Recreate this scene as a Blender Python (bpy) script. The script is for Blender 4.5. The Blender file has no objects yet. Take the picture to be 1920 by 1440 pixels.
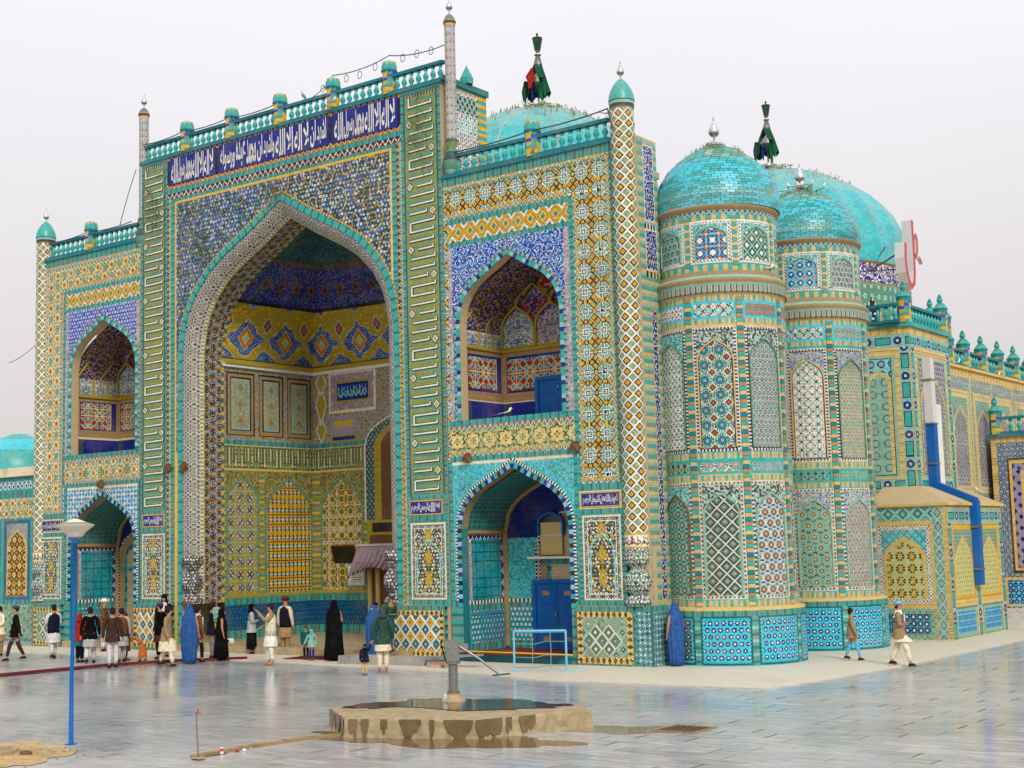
import bpy, math, random
import numpy as np
from mathutils import Matrix, Vector
random.seed(7); rs = np.random.RandomState(7)
SC = bpy.context.scene
COL = SC.collection
PI = math.pi
# ------------------------------------------------------------------ camera, sky, sun, exposure
cd = bpy.data.cameras.new('camera'); cam = bpy.data.objects.new('camera', cd); COL.objects.link(cam)
cd.sensor_width = 36; cd.lens = 49.73; cd.clip_start = .1; cd.clip_end = 2000
cam.matrix_world = Matrix(((.8007, .0889, .5924, 0), (.5984, -.0755, -.7976, 0), (-.0262, .9932, -.1136, 3.4), (0, 0, 0, 1)))
SC.camera = cam
SUN = Vector((.66, -.50, .62)).normalized()
W = bpy.data.worlds.new('World'); SC.world = W; W.use_nodes = True
nt = W.node_tree; nt.nodes.clear()
def wn(t, **k):
    n = nt.nodes.new(t)
    for a, b in k.items(): setattr(n, a, b)
    return n
sky = wn('ShaderNodeTexSky', sky_type='NISHITA', sun_disc=False, sun_elevation=math.asin(SUN.z), sun_rotation=math.atan2(SUN.x, SUN.y), dust_density=4, air_density=1.5)
hs = wn('ShaderNodeHueSaturation'); hs.inputs['Saturation'].default_value = .12
tc = wn('ShaderNodeTexCoord'); sep = wn('ShaderNodeSeparateXYZ'); ramp = wn('ShaderNodeValToRGB')
ramp.color_ramp.elements[0].position = 0; ramp.color_ramp.elements[0].color = (.56, .51, .495, 1)
ramp.color_ramp.elements[1].position = .42; ramp.color_ramp.elements[1].color = (.86, .86, .92, 1)
e = ramp.color_ramp.elements.new(.18); e.color = (.70, .67, .68, 1)
cl = wn('ShaderNodeTexNoise'); cl.inputs['Scale'].default_value = 2.2; cl.inputs['Detail'].default_value = 4
mp = wn('ShaderNodeMapRange'); mp.inputs['To Min'].default_value = 9.1; mp.inputs['To Max'].default_value = 10.7
vm = wn('ShaderNodeVectorMath', operation='SCALE'); mx = wn('ShaderNodeMix', data_type='RGBA'); mx.inputs[0].default_value = .93
bg = wn('ShaderNodeBackground'); bg.inputs[1].default_value = .1; ow = wn('ShaderNodeOutputWorld')
L = nt.links.new
L(tc.outputs['Generated'], sep.inputs[0]); L(sep.outputs['Z'], ramp.inputs[0]); L(tc.outputs['Generated'], cl.inputs['Vector'])
L(cl.outputs['Fac'], mp.inputs['Value']); L(ramp.outputs[0], vm.inputs[0]); L(mp.outputs[0], vm.inputs['Scale'])
L(sky.outputs[0], hs.inputs['Color']); L(hs.outputs[0], mx.inputs[6]); L(vm.outputs[0], mx.inputs[7]); L(mx.outputs[2], bg.inputs[0]); L(bg.outputs[0], ow.inputs[0])
sl = bpy.data.lights.new('sun', 'SUN'); sl.energy = 1.7; sl.angle = math.radians(14); sl.color = (1, .95, .88)
so = bpy.data.objects.new('sun', sl); COL.objects.link(so); so.rotation_euler = SUN.to_track_quat('Z', 'Y').to_euler(); so.location = (0, 0, 60)
SC.view_settings.view_transform = 'Standard'; SC.view_settings.look = 'None'
SC.view_settings.exposure = .26; SC.view_settings.gamma = 1; SC.view_settings.use_curve_mapping = False
SC.render.engine = 'CYCLES'
# ------------------------------------------------------------------ colours
def s2l(c): return tuple((x / 255 / 12.92) if x < 11 else ((x / 255 + .055) / 1.055) ** 2.4 for x in c)
PAL = dict(TQ=(54,164,156), TQD=(28,118,128), TQL=(128,198,192), W=(228,225,212), K=(44,34,38), G=(218,170,36), CR=(214,200,132),
  OR=(190,104,42), BN=(92,48,32), OL=(122,142,78), TG=(88,138,112), TGL=(136,178,160), N=(34,42,112), BL=(44,78,176), CB=(0,92,168), BK=(204,176,112),
  BKD=(162,132,86), GY=(170,170,165), LV=(148,144,156), RD=(160,40,28), OY=(172,150,40), DG=(44,78,62), SL=(60,78,82), PB=(24,40,130), MD=(66,44,40),
  TN=(190,168,130), WL=(214,196,160), DT=(20,92,96), RB=(30,58,160), PK=(196,150,150), BRZ=(110,74,40), AQ=(60,190,205), CY=(96,200,220),
  WD=(150,120,82), DK=(20,20,22), SK=(176,120,88), CM=(226,214,180), BE=(150,128,92), NV=(22,24,44), BBL=(46,90,148), CON=(168,150,116), WET=(84,62,36),
  MT=(140,140,134), DMP=(112,90,58), RW=(110,30,38), SV=(205,205,205), GRN=(20,92,60), PR=(196,74,84), LB=(110,180,210), ST=(160,156,148), SND=(196,164,112), BLK=(12,12,14), YG=(192,196,136), APR=(212,204,184), DOY=(146,130,50), LG=(206,204,200), YB=(214,184,106), TQM=(30,150,160), BN2=(120,84,46))
PN = list(PAL); PI_ = {n: i for i, n in enumerate(PN)}
LIN = np.array([s2l(PAL[n]) for n in PN])
globals().update({'c' + n: i for n, i in PI_.items()})
# ------------------------------------------------------------------ materials
def mat(name, rough=.4, metal=0, spec=.5, mode='attr', var=.16, vs=9, bump=.15, bs=25, dirt=.18, extra=None, coat=0):
    m = bpy.data.materials.new(name); m.use_nodes = True; t = m.node_tree; b = t.nodes['Principled BSDF']; l = t.links.new
    b.inputs['Roughness'].default_value = rough; b.inputs['Metallic'].default_value = metal; b.inputs['Specular IOR Level'].default_value = spec
    b.inputs['Coat Weight'].default_value = coat; b.inputs['Coat Roughness'].default_value = .15
    a = t.nodes.new('ShaderNodeAttribute'); a.attribute_name = 'Col'
    tcn = t.nodes.new('ShaderNodeTexCoord')
    n = t.nodes.new('ShaderNodeTexNoise'); n.inputs['Scale'].default_value = vs; n.inputs['Detail'].default_value = 5; n.inputs['Roughness'].default_value = .65
    l(tcn.outputs['Object'], n.inputs['Vector'])
    r = t.nodes.new('ShaderNodeMapRange'); r.inputs['From Min'].default_value = .3; r.inputs['From Max'].default_value = .7
    r.inputs['To Min'].default_value = 1 - var; r.inputs['To Max'].default_value = 1 + var * .7; l(n.outputs['Fac'], r.inputs['Value'])
    v = t.nodes.new('ShaderNodeVectorMath'); v.operation = 'SCALE'; l(a.outputs['Color'], v.inputs[0]); l(r.outputs[0], v.inputs['Scale'])
    n2 = t.nodes.new('ShaderNodeTexNoise'); n2.inputs['Scale'].default_value = .9; n2.inputs['Detail'].default_value = 8; n2.inputs['Roughness'].default_value = .7
    l(tcn.outputs['Object'], n2.inputs['Vector'])
    r2 = t.nodes.new('ShaderNodeMapRange'); r2.inputs['From Min'].default_value = .48; r2.inputs['From Max'].default_value = .75; r2.inputs['To Min'].default_value = 0; r2.inputs['To Max'].default_value = dirt
    l(n2.outputs['Fac'], r2.inputs['Value'])
    mi = t.nodes.new('ShaderNodeMix'); mi.data_type = 'RGBA'; l(r2.outputs[0], mi.inputs[0]); l(v.outputs[0], mi.inputs[6]); mi.inputs[7].default_value = (*s2l((188, 168, 132)), 1)
    n4 = t.nodes.new('ShaderNodeTexNoise'); n4.inputs['Scale'].default_value = .55; n4.inputs['Detail'].default_value = 10; n4.inputs['Roughness'].default_value = .75; l(tcn.outputs['Object'], n4.inputs['Vector'])
    r4 = t.nodes.new('ShaderNodeMapRange'); r4.inputs['From Min'].default_value = .54; r4.inputs['From Max'].default_value = .76; r4.inputs['To Min'].default_value = 0; r4.inputs['To Max'].default_value = dirt*2.6; l(n4.outputs['Fac'], r4.inputs['Value'])
    m4 = t.nodes.new('ShaderNodeMix'); m4.data_type = 'RGBA'; l(r4.outputs[0], m4.inputs[0]); l(mi.outputs[2], m4.inputs[6]); m4.inputs[7].default_value = (*s2l((84, 76, 58)), 1)
    l(m4.outputs[2], b.inputs['Base Color'])
    n3 = t.nodes.new('ShaderNodeTexNoise'); n3.inputs['Scale'].default_value = bs; n3.inputs['Detail'].default_value = 3; l(tcn.outputs['Object'], n3.inputs['Vector'])
    bp = t.nodes.new('ShaderNodeBump'); bp.inputs['Strength'].default_value = bump; bp.inputs['Distance'].default_value = .02; l(n3.outputs['Fac'], bp.inputs['Height']); l(bp.outputs[0], b.inputs['Normal'])
    return m
GLAZE = mat('glazed_tile', .5, spec=.22, bump=.25, bs=14, var=.2, vs=7, dirt=.2)
DOME = mat('dome_glaze', .36, spec=.5, var=.2, vs=5, bump=.3, bs=10, dirt=.3)
MATTE = mat('plaster', .85, spec=.2, var=.12, bump=.2, bs=30, dirt=.25)
CLOTH = mat('cloth', .9, spec=.1, var=.34, vs=11, bump=1.0, bs=13, dirt=.06)
SKIN = mat('skin', .6, var=.08, dirt=0)
METAL = mat('metal', .42, metal=.75, var=.2, vs=14, dirt=.25)
PAINT = mat('paint', .55, spec=.25, var=.07, vs=20, dirt=.08)
CONC = mat('concrete', .75, spec=.25, var=.28, vs=5, bump=.5, bs=18, dirt=.35)
WETM = mat('wet_film', .06, spec=.6, var=.3, vs=4, bump=.06, bs=6, dirt=.1)
GLASS = mat('dark_glass', .08, spec=.6, var=.1, dirt=.05)
# ------------------------------------------------------------------ objects
def mesh_obj(name, verts, faces, cols, m, parent=None, kind=None, smooth=False, loc=None):
    """cols: palette index per face or (n,3) linear."""
    me = bpy.data.meshes.new(name)
    if isinstance(faces, np.ndarray):
        nf, k = faces.shape
        me.vertices.add(len(verts)); me.vertices.foreach_set('co', np.asarray(verts, np.float32).ravel())
        me.loops.add(nf * k); me.loops.foreach_set('vertex_index', faces.astype(np.int32).ravel())
        me.polygons.add(nf); me.polygons.foreach_set('loop_start', np.arange(0, nf * k, k, dtype=np.int32))
        me.update(calc_edges=True)
    else:
        me.from_pydata([tuple(v) for v in verts], [], faces); nf = len(faces)
    if isinstance(cols, list) and cols and any(isinstance(q, (tuple, np.ndarray)) for q in cols): cols = np.array([q if isinstance(q, (tuple, np.ndarray)) else LIN[q] for q in cols])
    c = np.asarray(cols)
    if c.ndim == 0: c = np.full(nf, int(c))
    if c.ndim == 1: c = LIN[c.astype(int)]
    at = me.attributes.new('Col', 'FLOAT_COLOR', 'FACE')
    at.data.foreach_set('color', np.concatenate([c, np.ones((nf, 1))], 1).astype(np.float32).ravel())
    me.materials.append(m)
    if smooth: me.polygons.foreach_set('use_smooth', np.ones(nf, bool))
    o = bpy.data.objects.new(name, me); COL.objects.link(o)
    if parent is not None: o.parent = parent
    if kind: o['kind'] = kind
    if loc is not None: o.location = loc
    return o
def inst(name, src, parent, loc, rot=(0, 0, 0), scale=None):
    o = bpy.data.objects.new(name, src.data); COL.objects.link(o); o.parent = parent; o.location = loc; o.rotation_euler = rot
    if scale: o.scale = scale
    return o
def tag(o, label=None, cat=None, group=None, kind=None):
    if label: o['label'] = label
    if cat: o['category'] = cat
    if group: o['group'] = group
    if kind: o['kind'] = kind
    return o
def empty(name, loc, label, cat, group=None, rz=0):
    o = bpy.data.objects.new(name, None); COL.objects.link(o); o.location = loc; o.rotation_euler = (0, 0, rz); o.empty_display_size = .2
    return tag(o, label, cat, group)
class MB:
    def __init__(s): s.v = []; s.f = []; s.c = []
    def quad(s, a, b, c, d, col): n = len(s.v); s.v += [a, b, c, d]; s.f.append((n, n+1, n+2, n+3)); s.c.append(col); return s
    def poly(s, pts, col): n = len(s.v); s.v += list(pts); s.f.append(tuple(range(n, n+len(pts)))); s.c.append(col); return s
    def box(s, x0, y0, z0, x1, y1, z1, col, T=None):
        P = [(x0,y0,z0),(x1,y0,z0),(x1,y1,z0),(x0,y1,z0),(x0,y0,z1),(x1,y0,z1),(x1,y1,z1),(x0,y1,z1)]
        if T is not None: P = [tuple(T @ Vector(p)) for p in P]
        n = len(s.v); s.v += P
        for f in ((0,3,2,1),(4,5,6,7),(0,1,5,4),(1,2,6,5),(2,3,7,6),(3,0,4,7)): s.f.append(tuple(n+i for i in f)); s.c.append(col)
        return s
    def prism(s, pts, z0, z1, col, top=None):
        n = len(s.v); k = len(pts); s.v += [(x, y, z0) for x, y in pts] + [(x, y, z1) for x, y in pts]
        for i in range(k): j = (i+1) % k; s.f.append((n+i, n+j, n+k+j, n+k+i)); s.c.append(col)
        s.f.append(tuple(n+k+i for i in range(k))); s.c.append(col if top is None else top); s.f.append(tuple(n+i for i in reversed(range(k)))); s.c.append(col)
        return s
    def lathe(s, cx, cy, prof, n=12, a0=0, a1=2*PI, cap=True):
        full = abs(a1-a0-2*PI) < 1e-6; m = n if full else n+1; b = len(s.v)
        for p in prof:
            for i in range(m): a = a0+(a1-a0)*i/n; s.v.append((cx+p[0]*math.cos(a), cy+p[0]*math.sin(a), p[1]))
        for j in range(len(prof)-1):
            for i in range(n): k = (i+1) % m; s.f.append((b+j*m+i, b+j*m+k, b+(j+1)*m+k, b+(j+1)*m+i)); s.c.append(prof[j][2])
        if cap and full:
            if prof[-1][0] > 1e-3: s.f.append(tuple(b+(len(prof)-1)*m+i for i in range(n))); s.c.append(prof[-1][2])
        return s
    def tube(s, pts, r, col, n=6):
        pts = [Vector(p) for p in pts]; b = len(s.v); K = len(pts)
        for i, p in enumerate(pts):
            d = (pts[min(i+1, K-1)]-pts[max(i-1, 0)]).normalized(); u = d.cross(Vector((0, 0, 1)))
            if u.length < .05: u = d.cross(Vector((0, 1, 0)))
            u.normalize(); w = u.cross(d); rr = r[i] if hasattr(r, '__len__') else r
            for k in range(n): a = 2*PI*k/n; s.v.append(tuple(p+(u*math.cos(a)+w*math.sin(a))*rr))
        for i in range(K-1):
            for k in range(n): q = (k+1) % n; s.f.append((b+i*n+k, b+i*n+q, b+(i+1)*n+q, b+(i+1)*n+k)); s.c.append(col)
        s.f.append(tuple(b+k for k in range(n))); s.c.append(col); s.f.append(tuple(b+(K-1)*n+n-1-k for k in range(n))); s.c.append(col)
        return s
    def loft(s, rings, col, n=14, fold=0, nf=7, ph=0, cap=True, cols=None):
        """rings: (cx,cy,z,rx,ry)"""
        b = len(s.v)
        for j, (cx, cy, z, rx, ry) in enumerate(rings):
            for i in range(n):
                a = 2*PI*i/n; k = 1+fold*(j/len(rings))*math.sin(nf*a+ph+j*.25); s.v.append((cx+rx*k*math.cos(a), cy+ry*k*math.sin(a), z))
        for j in range(len(rings)-1):
            for i in range(n): q = (i+1) % n; s.f.append((b+j*n+i, b+(j+1)*n+i, b+(j+1)*n+q, b+j*n+q)); s.c.append(cols[j] if cols else col)
        if cap: s.f.append(tuple(b+i for i in range(n))); s.c.append(cols[0] if cols else col); s.f.append(tuple(b+(len(rings)-1)*n+n-1-i for i in range(n))); s.c.append(cols[-1] if cols else col)
        return s
    def build(s, name, m, parent=None, kind=None, smooth=False, loc=None, rot=None):
        o = mesh_obj(name, s.v, s.f, s.c, m, parent, kind, smooth, loc)
        if rot: o.rotation_euler = rot
        return o
# ------------------------------------------------------------------ pattern functions: (u, v) in metres -> palette index
fl = np.floor
def hsh(a, b, k=0): return np.mod(np.sin(a*12.9898+b*78.233+k*37.719)*43758.5453, 1)
def sel(shape, base, *lay):
    r = np.full(shape, base, int) if np.isscalar(base) else base.copy()
    for m, c in lay: r = np.where(m, c, r)
    return r
def solid(c): return lambda u, v, *a: np.full(u.shape, c, int)
def lat(w, h, pa, pb=None):
    pb = pb or pa
    def f(u, v, *_):
        a = u/w+v/h; b = u/w-v/h; ia = fl(a); ib = fl(b); m = 2*np.maximum(abs(a-ia-.5), abs(b-ib-.5)); row = np.mod(ia-ib, 2)
        r = np.zeros(u.shape, int)
        for par, p in ((0, pa), (1, pb)):
            q = np.full(u.shape, p[-1][1], int)
            for t, c in reversed(p): q = np.where(m < t, c, q)
            r = np.where(row == par, q, r)
        return r
    return f
def cellc(u, v, p, q=None, off=0):
    q = q or p; j = fl(v/q); uu = u/p+off*np.mod(j, 2)
    i = fl(uu); return (uu-i-.5)*p, (v/q-j-.5)*q, i, j
def bricks(per, cols, joint=.14, jc=cBKD, vert=False, row=0):
    def f(u, v, *_):
        t = (v if vert else u)/per
        if row: t = t+.5*np.mod(fl((u if vert else v)/row), 2)
        i = fl(t).astype(int); fr = t-i
        c = np.array(cols)[np.mod(i, len(cols))]; return np.where(fr < joint, jc, c)
    return f
def zigzag(per, H, cl_, up, dn, th=.3):
    def f(u, v, *_):
        t = abs(np.mod(u/per, 1)*2-1)*H*.9; d = (v-t-H*.05)/H
        return sel(u.shape, dn, (d > 0, up), (abs(d) < th*.5, cl_), (abs(d-th*.75) < .12, cBN))
    return f
def zigframe(w, cl_=cW, up=cG, dn=cTG):
    def f(u, v, Wd, H, *_):
        z = zigzag(.19, w, cl_, up, dn); a = z(u, np.minimum(v, H-v)); b = z(v, np.minimum(u, Wd-u)); return np.where(np.minimum(v, H-v) < np.minimum(u, Wd-u), a, b)
    return f
def xstar(p, gold=cG, ground=cTG, arm=cSL, out=cK):
    def f(u, v, *_):
        x, y, i, j = cellc(u/p, v/p, 1); ax, ay = abs(x), abs(y); s = ax+ay
        g1 = np.minimum(abs(ax-.21)+ay, ax+abs(ay-.21)); sq = np.maximum(.5-ax, .5-ay); em = np.minimum(np.maximum(.5-ax, ay), np.maximum(ax, .5-ay))
        r = sel(u.shape, ground, (abs(s-.47) < .035, cW), (np.maximum(ax, ay) > .47, cW), ((s > .5) & (abs(np.maximum(ax, ay)-.36) < .05), cTGL))
        r = sel(u.shape, r, (s < .44, cK if ground == cTG else ground), (s < .41, arm if ground == cTG else ground), ((abs(ax-ay) < .05) & (s < .42), cTGL if ground == cTG else arm), ((abs(ax-ay) < .028) & (s < .42), arm), (g1 < .175, out), (g1 < .14, gold), (g1 < .035, cBN))
        r = sel(u.shape, r, (sq < .17, cW), (sq < .13, cK), (sq < .075, cW), (sq < .035, cK), ((em < .12) & (sq > .2), cK), ((em < .09) & (sq > .2), cG))
        return r
    return f
def gstar(p, a=cG, g=cTG, ln=cW, dk=cOL):
    def f(u, v, *_):
        x, y, i, j = cellc(u/p, v/p, 1); ax, ay = abs(x), abs(y); s8 = np.minimum(np.maximum(ax, ay), (ax+ay)*.7071); r0 = np.hypot(x, y); rc = np.hypot(.5-ax, .5-ay); re = np.minimum(np.hypot(.5-ax, y), np.hypot(x, .5-ay))
        par = np.mod(j+i, 2) == 0
        return sel(u.shape, dk, (s8 < .33, ln), (s8 < .28, np.where(par, a, g)), (s8 < .14, np.where(par, cOR, a)), (s8 < .06, cK), (rc < .2, ln), (rc < .15, a), (rc < .05, cOR), (re < .11, cK), (re < .085, g), (abs(abs(x)+abs(y)-.5) < .025, ln))
    return f
def starrow(p, H, body=cCR):
    def f(u, v, *_):
        x = np.mod(u, p)-p/2; y = v-H/2; ax, ay = abs(x)/p, abs(y)/p; s8 = np.minimum(np.maximum(ax, ay), (ax+ay)*.7071)
        dd = np.minimum(abs(ax-.13)+ay, ax+abs(ay-.13)); r = gz(u, v)
        return sel(u.shape, r, (s8 < .36, cK), (s8 < .315, body), ((s8 < .3) & (s8 > .24), cYB), ((abs(ax-ay) < .02) & (s8 < .22), cTG), (dd < .06, cK), (dd < .02, body), (s8 < .03, cOR))
    gz = lat(.19, .19, [(.35, cG), (.6, cTG), (2, cCR)], [(.4, cOL), (2, cTG)]); return f
def dots(p, bg, ring, dot, r1=.30, r2=.42, off=.5, q=None):
    def f(u, v, *_):
        x, y, i, j = cellc(u, v, p, q or p*.87, off); r = np.hypot(x, y)/p
        return sel(u.shape, bg, (r < r2, ring), (r < r1, dot))
    return f
def starg(p, bg, st, ctr, R=.3, off=0, ln=None, alt=None):
    def f(u, v, *_):
        x, y, i, j = cellc(u/p, v/p, 1, 1, off); ax, ay = abs(x), abs(y); s8 = np.minimum(np.maximum(ax, ay), (ax+ay)*.7071)
        r = sel(u.shape, bg, (s8 < R, st), (s8 < R*.42, ctr))
        if ln is not None: r = sel(u.shape, r, (abs(ax+ay-.5) < .035, ln), (np.minimum(abs(.5-ax), abs(.5-ay)) < .03, ln))
        if alt is not None: rc = np.maximum(.5-ax, .5-ay); r = sel(u.shape, r, (rc < .17, alt), (rc < .06, ctr))
        return r
    return f
def circ(p, bg, ring, fill, mid, dia, offr=.44):
    def f(u, v, *_):
        x, y, i, j = cellc(u/p, v/p, 1); r = np.hypot(x, y); th = np.arctan2(y, x); ax, ay = abs(x), abs(y); d = (.5-ax)+(.5-ay)
        return sel(u.shape, bg, (d < .34, cW), (d < .27, dia), (d < .08, cOR), (r < offr, cK), (r < offr-.03, np.where(np.mod(th*8/PI, 1) < .5, cW, cK)), (r < offr-.1, ring), (r < offr-.14, fill), (r < .1, mid))
    return f
def arab(sc, bg, bg2, line, fl1, fl2, ring=True, dens=.72, fc=.2):
    def f(u, v, *_):
        R = sc; x, y, i, j = cellc(u, v, 2*R*.98, 2*R*.86, .5); r = np.hypot(x, y)/R; th = np.arctan2(y, x); sg = np.where(np.mod(i+j, 2) == 0, 1, -1)
        sp = abs(np.mod(r*1.9-sg*th/(2*PI), 1)-.5)
        res = sel(u.shape, bg)
        g = fc*sc*1.0; a, b, k, l = cellc(u, v, g); res = sel(u.shape, res, (hsh(k, l, 3) < .42, bg2))
        if ring: res = sel(u.shape, res, ((sp < .085*(.7 if fc < .25 else 1)) & (r < 1.0), line))
        g2 = g*1.15; a, b, k, l = cellc(u+.03, v+.05, g2, g2, .5); ox = (hsh(k, l)-.5)*.35*g2; oy = (hsh(k, l, 1)-.5)*.35*g2; q = np.hypot(a-ox, b-oy)/g2; ph = np.arctan2(b-oy, a-ox)
        on = hsh(k, l, 2) < dens; q2 = q*(1+.18*np.cos(5*ph))
        return sel(u.shape, res, (on & (q2 < .30), fl1), (on & (q < .12), fl2), ((~on) & (q < .2), line))
    return f
def crosses(p, bg, a, b):
    def f(u, v, *_):
        x, y, i, j = cellc(u/p, v/p, 1); ax, ay = abs(x), abs(y); c = (np.minimum(ax, ay) < .07) & (np.maximum(ax, ay) < .34); k = np.minimum(.5-ax, .5-ay) < .06
        return sel(u.shape, bg, (k, cW), (np.maximum(.5-ax, .5-ay) < .14, b), ((np.minimum(ax, ay) < .14) & (np.maximum(ax, ay) < .4), cW), (c, a), (np.maximum(ax, ay) < .08, b))
    return f
def kufbase(u, v, *_):
    x, y, i, j = cellc(u, v, .115, .1, .5); r = np.hypot(x, y*1.2)
    return sel(u.shape, cOL, (hsh(i, j) < .4, cTG), (r < .04, cOY), (r < .016, cOL), (np.mod(v, .3) < .07, cTG), ((np.mod(v, .3) < .02), cTQ))
def kuf_band(u, v, Wd, H, *_):
    p = .16; i = fl(u/p); x = u/p-i; h = hsh(i, 3); y = v/H
    bar = (abs(x-.5) < .17) & (y > .12+.25*(h < .4)) & (y < .9-.3*(h > .75)); ed = (abs(x-.5) < .34) & (y > .07+.25*(h < .4)) & (y < .94-.3*(h > .75))
    b = lat(.16, .16, [(.5, cG), (2, cOL)], [(.5, cTQD), (2, cOL)])(u, v); dm = abs(x-.5)*p+abs(y-.2)*H
    return sel(u.shape, b, (ed, cK), (bar, cCR), ((h > .6) & (dm < .1), cK), ((h > .6) & (dm < .075), cCR), ((h > .6) & (dm < .03), cOR), (abs(y-.5) > .47, cCR))
def script(bg, fg, sc=1.0):
    def f(u, v, Wd=1, H=1, *_):
        y = v/H; x = u/(H*.55*sc); i = fl(x); q = x-i; h = hsh(i, 1); al = (abs(q-.3-.2*h) < .09) & (y > .2) & (y < .9)
        w = abs(y-.28-.1*np.sin(x*5+h*6)) < .075; w2 = (abs(y-.6-.13*np.sin(x*3.3+1)) < .05) & (np.mod(x*.7, 1) < .55); dt = (np.hypot(q-.75, (y-.5)*.9) < .09)
        return sel(u.shape, bg, (w | w2 | al | dt, fg))
    return f
def framed(inner, *fr):
    """fr: list of (width, pattern)"""
    def f(u, v, Wd, H, *_):
        r = inner(u, v, Wd, H); e0 = 0; d = np.minimum(np.minimum(u, Wd-u), np.minimum(v, H-v)); hor = np.minimum(v, H-v) < np.minimum(u, Wd-u)
        tot = sum(w for w, _ in fr)
        if callable(inner): r = inner(u-tot, v-tot, Wd-2*tot, H-2*tot)
        for w, p in fr:
            m = (d >= e0) & (d < e0+w)
            if callable(p): a = p(np.where(hor, u, v), d-e0, Wd, w)
            else: a = p
            r = np.where(m, a, r); e0 += w
        return r
    return f
AX = np.array([0, .13, .26, .4, .55, .71, .85, .94, .985, 1]); AY = np.array([1, .925, .845, .77, .69, .585, .44, .29, .13, 0])
def ay(t): return np.interp(t, AX, AY)
def inarch(X, Z, cx, a, zs, rise, zb=-9):
    t = abs(X-cx)/a; return (t < 1) & (Z > zb) & (Z < zs+rise*np.interp(np.minimum(t, 1), AX, AY))
def archpanel(inner, spandrel, rim=cBK, rw=.07, bot=0, side=.02, top=.12, risef=.55):
    def f(u, v, Wd, H, *_):
        a = Wd/2-side; rise = Wd*risef; zs = H-top-rise
        o = inarch(u, v, Wd/2, a, zs, rise, bot); n = inarch(u, v, Wd/2, a-rw, zs, rise-rw*1.3, bot)
        return np.where(n, inner(u, v-bot, Wd, H), np.where(o, rim if not callable(rim) else rim(u, v), spandrel(u, v, Wd, H)))
    return f
class Cv:
    def __init__(s, x0, z0, x1, z1, cell=.03):
        s.nu = max(1, int(round((x1-x0)/cell))); s.nv = max(1, int(round((z1-z0)/cell))); s.x0, s.z0 = x0, z0; s.du = (x1-x0)/s.nu; s.dv = (z1-z0)/s.nv
        s.X, s.Z = np.meshgrid(x0+(np.arange(s.nu)+.5)*s.du, z0+(np.arange(s.nv)+.5)*s.dv); s.A = np.full(s.X.shape, -1, int)
    def fill(s, pat, x0, z0, x1, z1, mask=None):
        if np.isscalar(pat): pat = solid(pat)
        m = (s.X >= x0) & (s.X < x1) & (s.Z >= z0) & (s.Z < z1)
        if mask is not None: m &= mask(s.X, s.Z)
        if m.any(): s.A[m] = pat(s.X[m]-x0, s.Z[m]-z0, x1-x0, z1-z0)
        return s
    def hole(s, mask): s.A[mask(s.X, s.Z)] = -1; return s
    def vdist(s): pass
    def emit(s, name, P, m, parent, run=10**6, kind='stuff', jit=.1, smooth=False):
        A = s.A; ch = np.ones(A.shape, bool); ch[:, 1:] = A[:, 1:] != A[:, :-1]
        if run < s.nu: ch[:, ::run] = True
        jj, ii = np.nonzero(ch); ends = np.empty(len(ii), int); ends[:-1] = np.where(jj[1:] == jj[:-1], ii[1:], s.nu); ends[-1] = s.nu
        c = A[jj, ii]; k = c >= 0; jj, ii, ends, c = jj[k], ii[k], ends[k], c[k]; n = len(c)
        u0 = s.x0+ii*s.du; u1 = s.x0+ends*s.du; v0 = s.z0+jj*s.dv; v1 = v0+s.dv
        U = np.stack([u0, u1, u1, u0], 1).ravel(); V = np.stack([v0, v0, v1, v1], 1).ravel()
        V3 = np.stack(np.broadcast_arrays(*P(U, V)), 1)
        col = LIN[c]*(1+jit*(rs.rand(n, 1)*2-1))
        return mesh_obj(name, V3, np.arange(4*n).reshape(n, 4), np.clip(col, 0, 1), m, parent, kind, smooth)
Y0 = 33.6
def front(y): return lambda u, v: (u, np.full_like(u, y), v)
def right(x): return lambda u, v: (np.full_like(u, x), u, v)       # faces +X, u = world Y
def left(x): return lambda u, v: (np.full_like(u, x), -u, v)       # faces -X, u = -world Y
def cyl(cx, cy, R): return lambda u, v: (cx+R*np.cos(u/R), cy+R*np.sin(u/R), v)
def arcpts(cx, a, zs, rise, n=24):
    t = np.concatenate([np.linspace(1, .9, 5), np.linspace(.85, 0, n)]); L_ = [(cx-a*x, zs+rise*float(ay(x))) for x in t]
    return L_+[(2*cx-x, z) for x, z in L_[-2::-1]]
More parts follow.
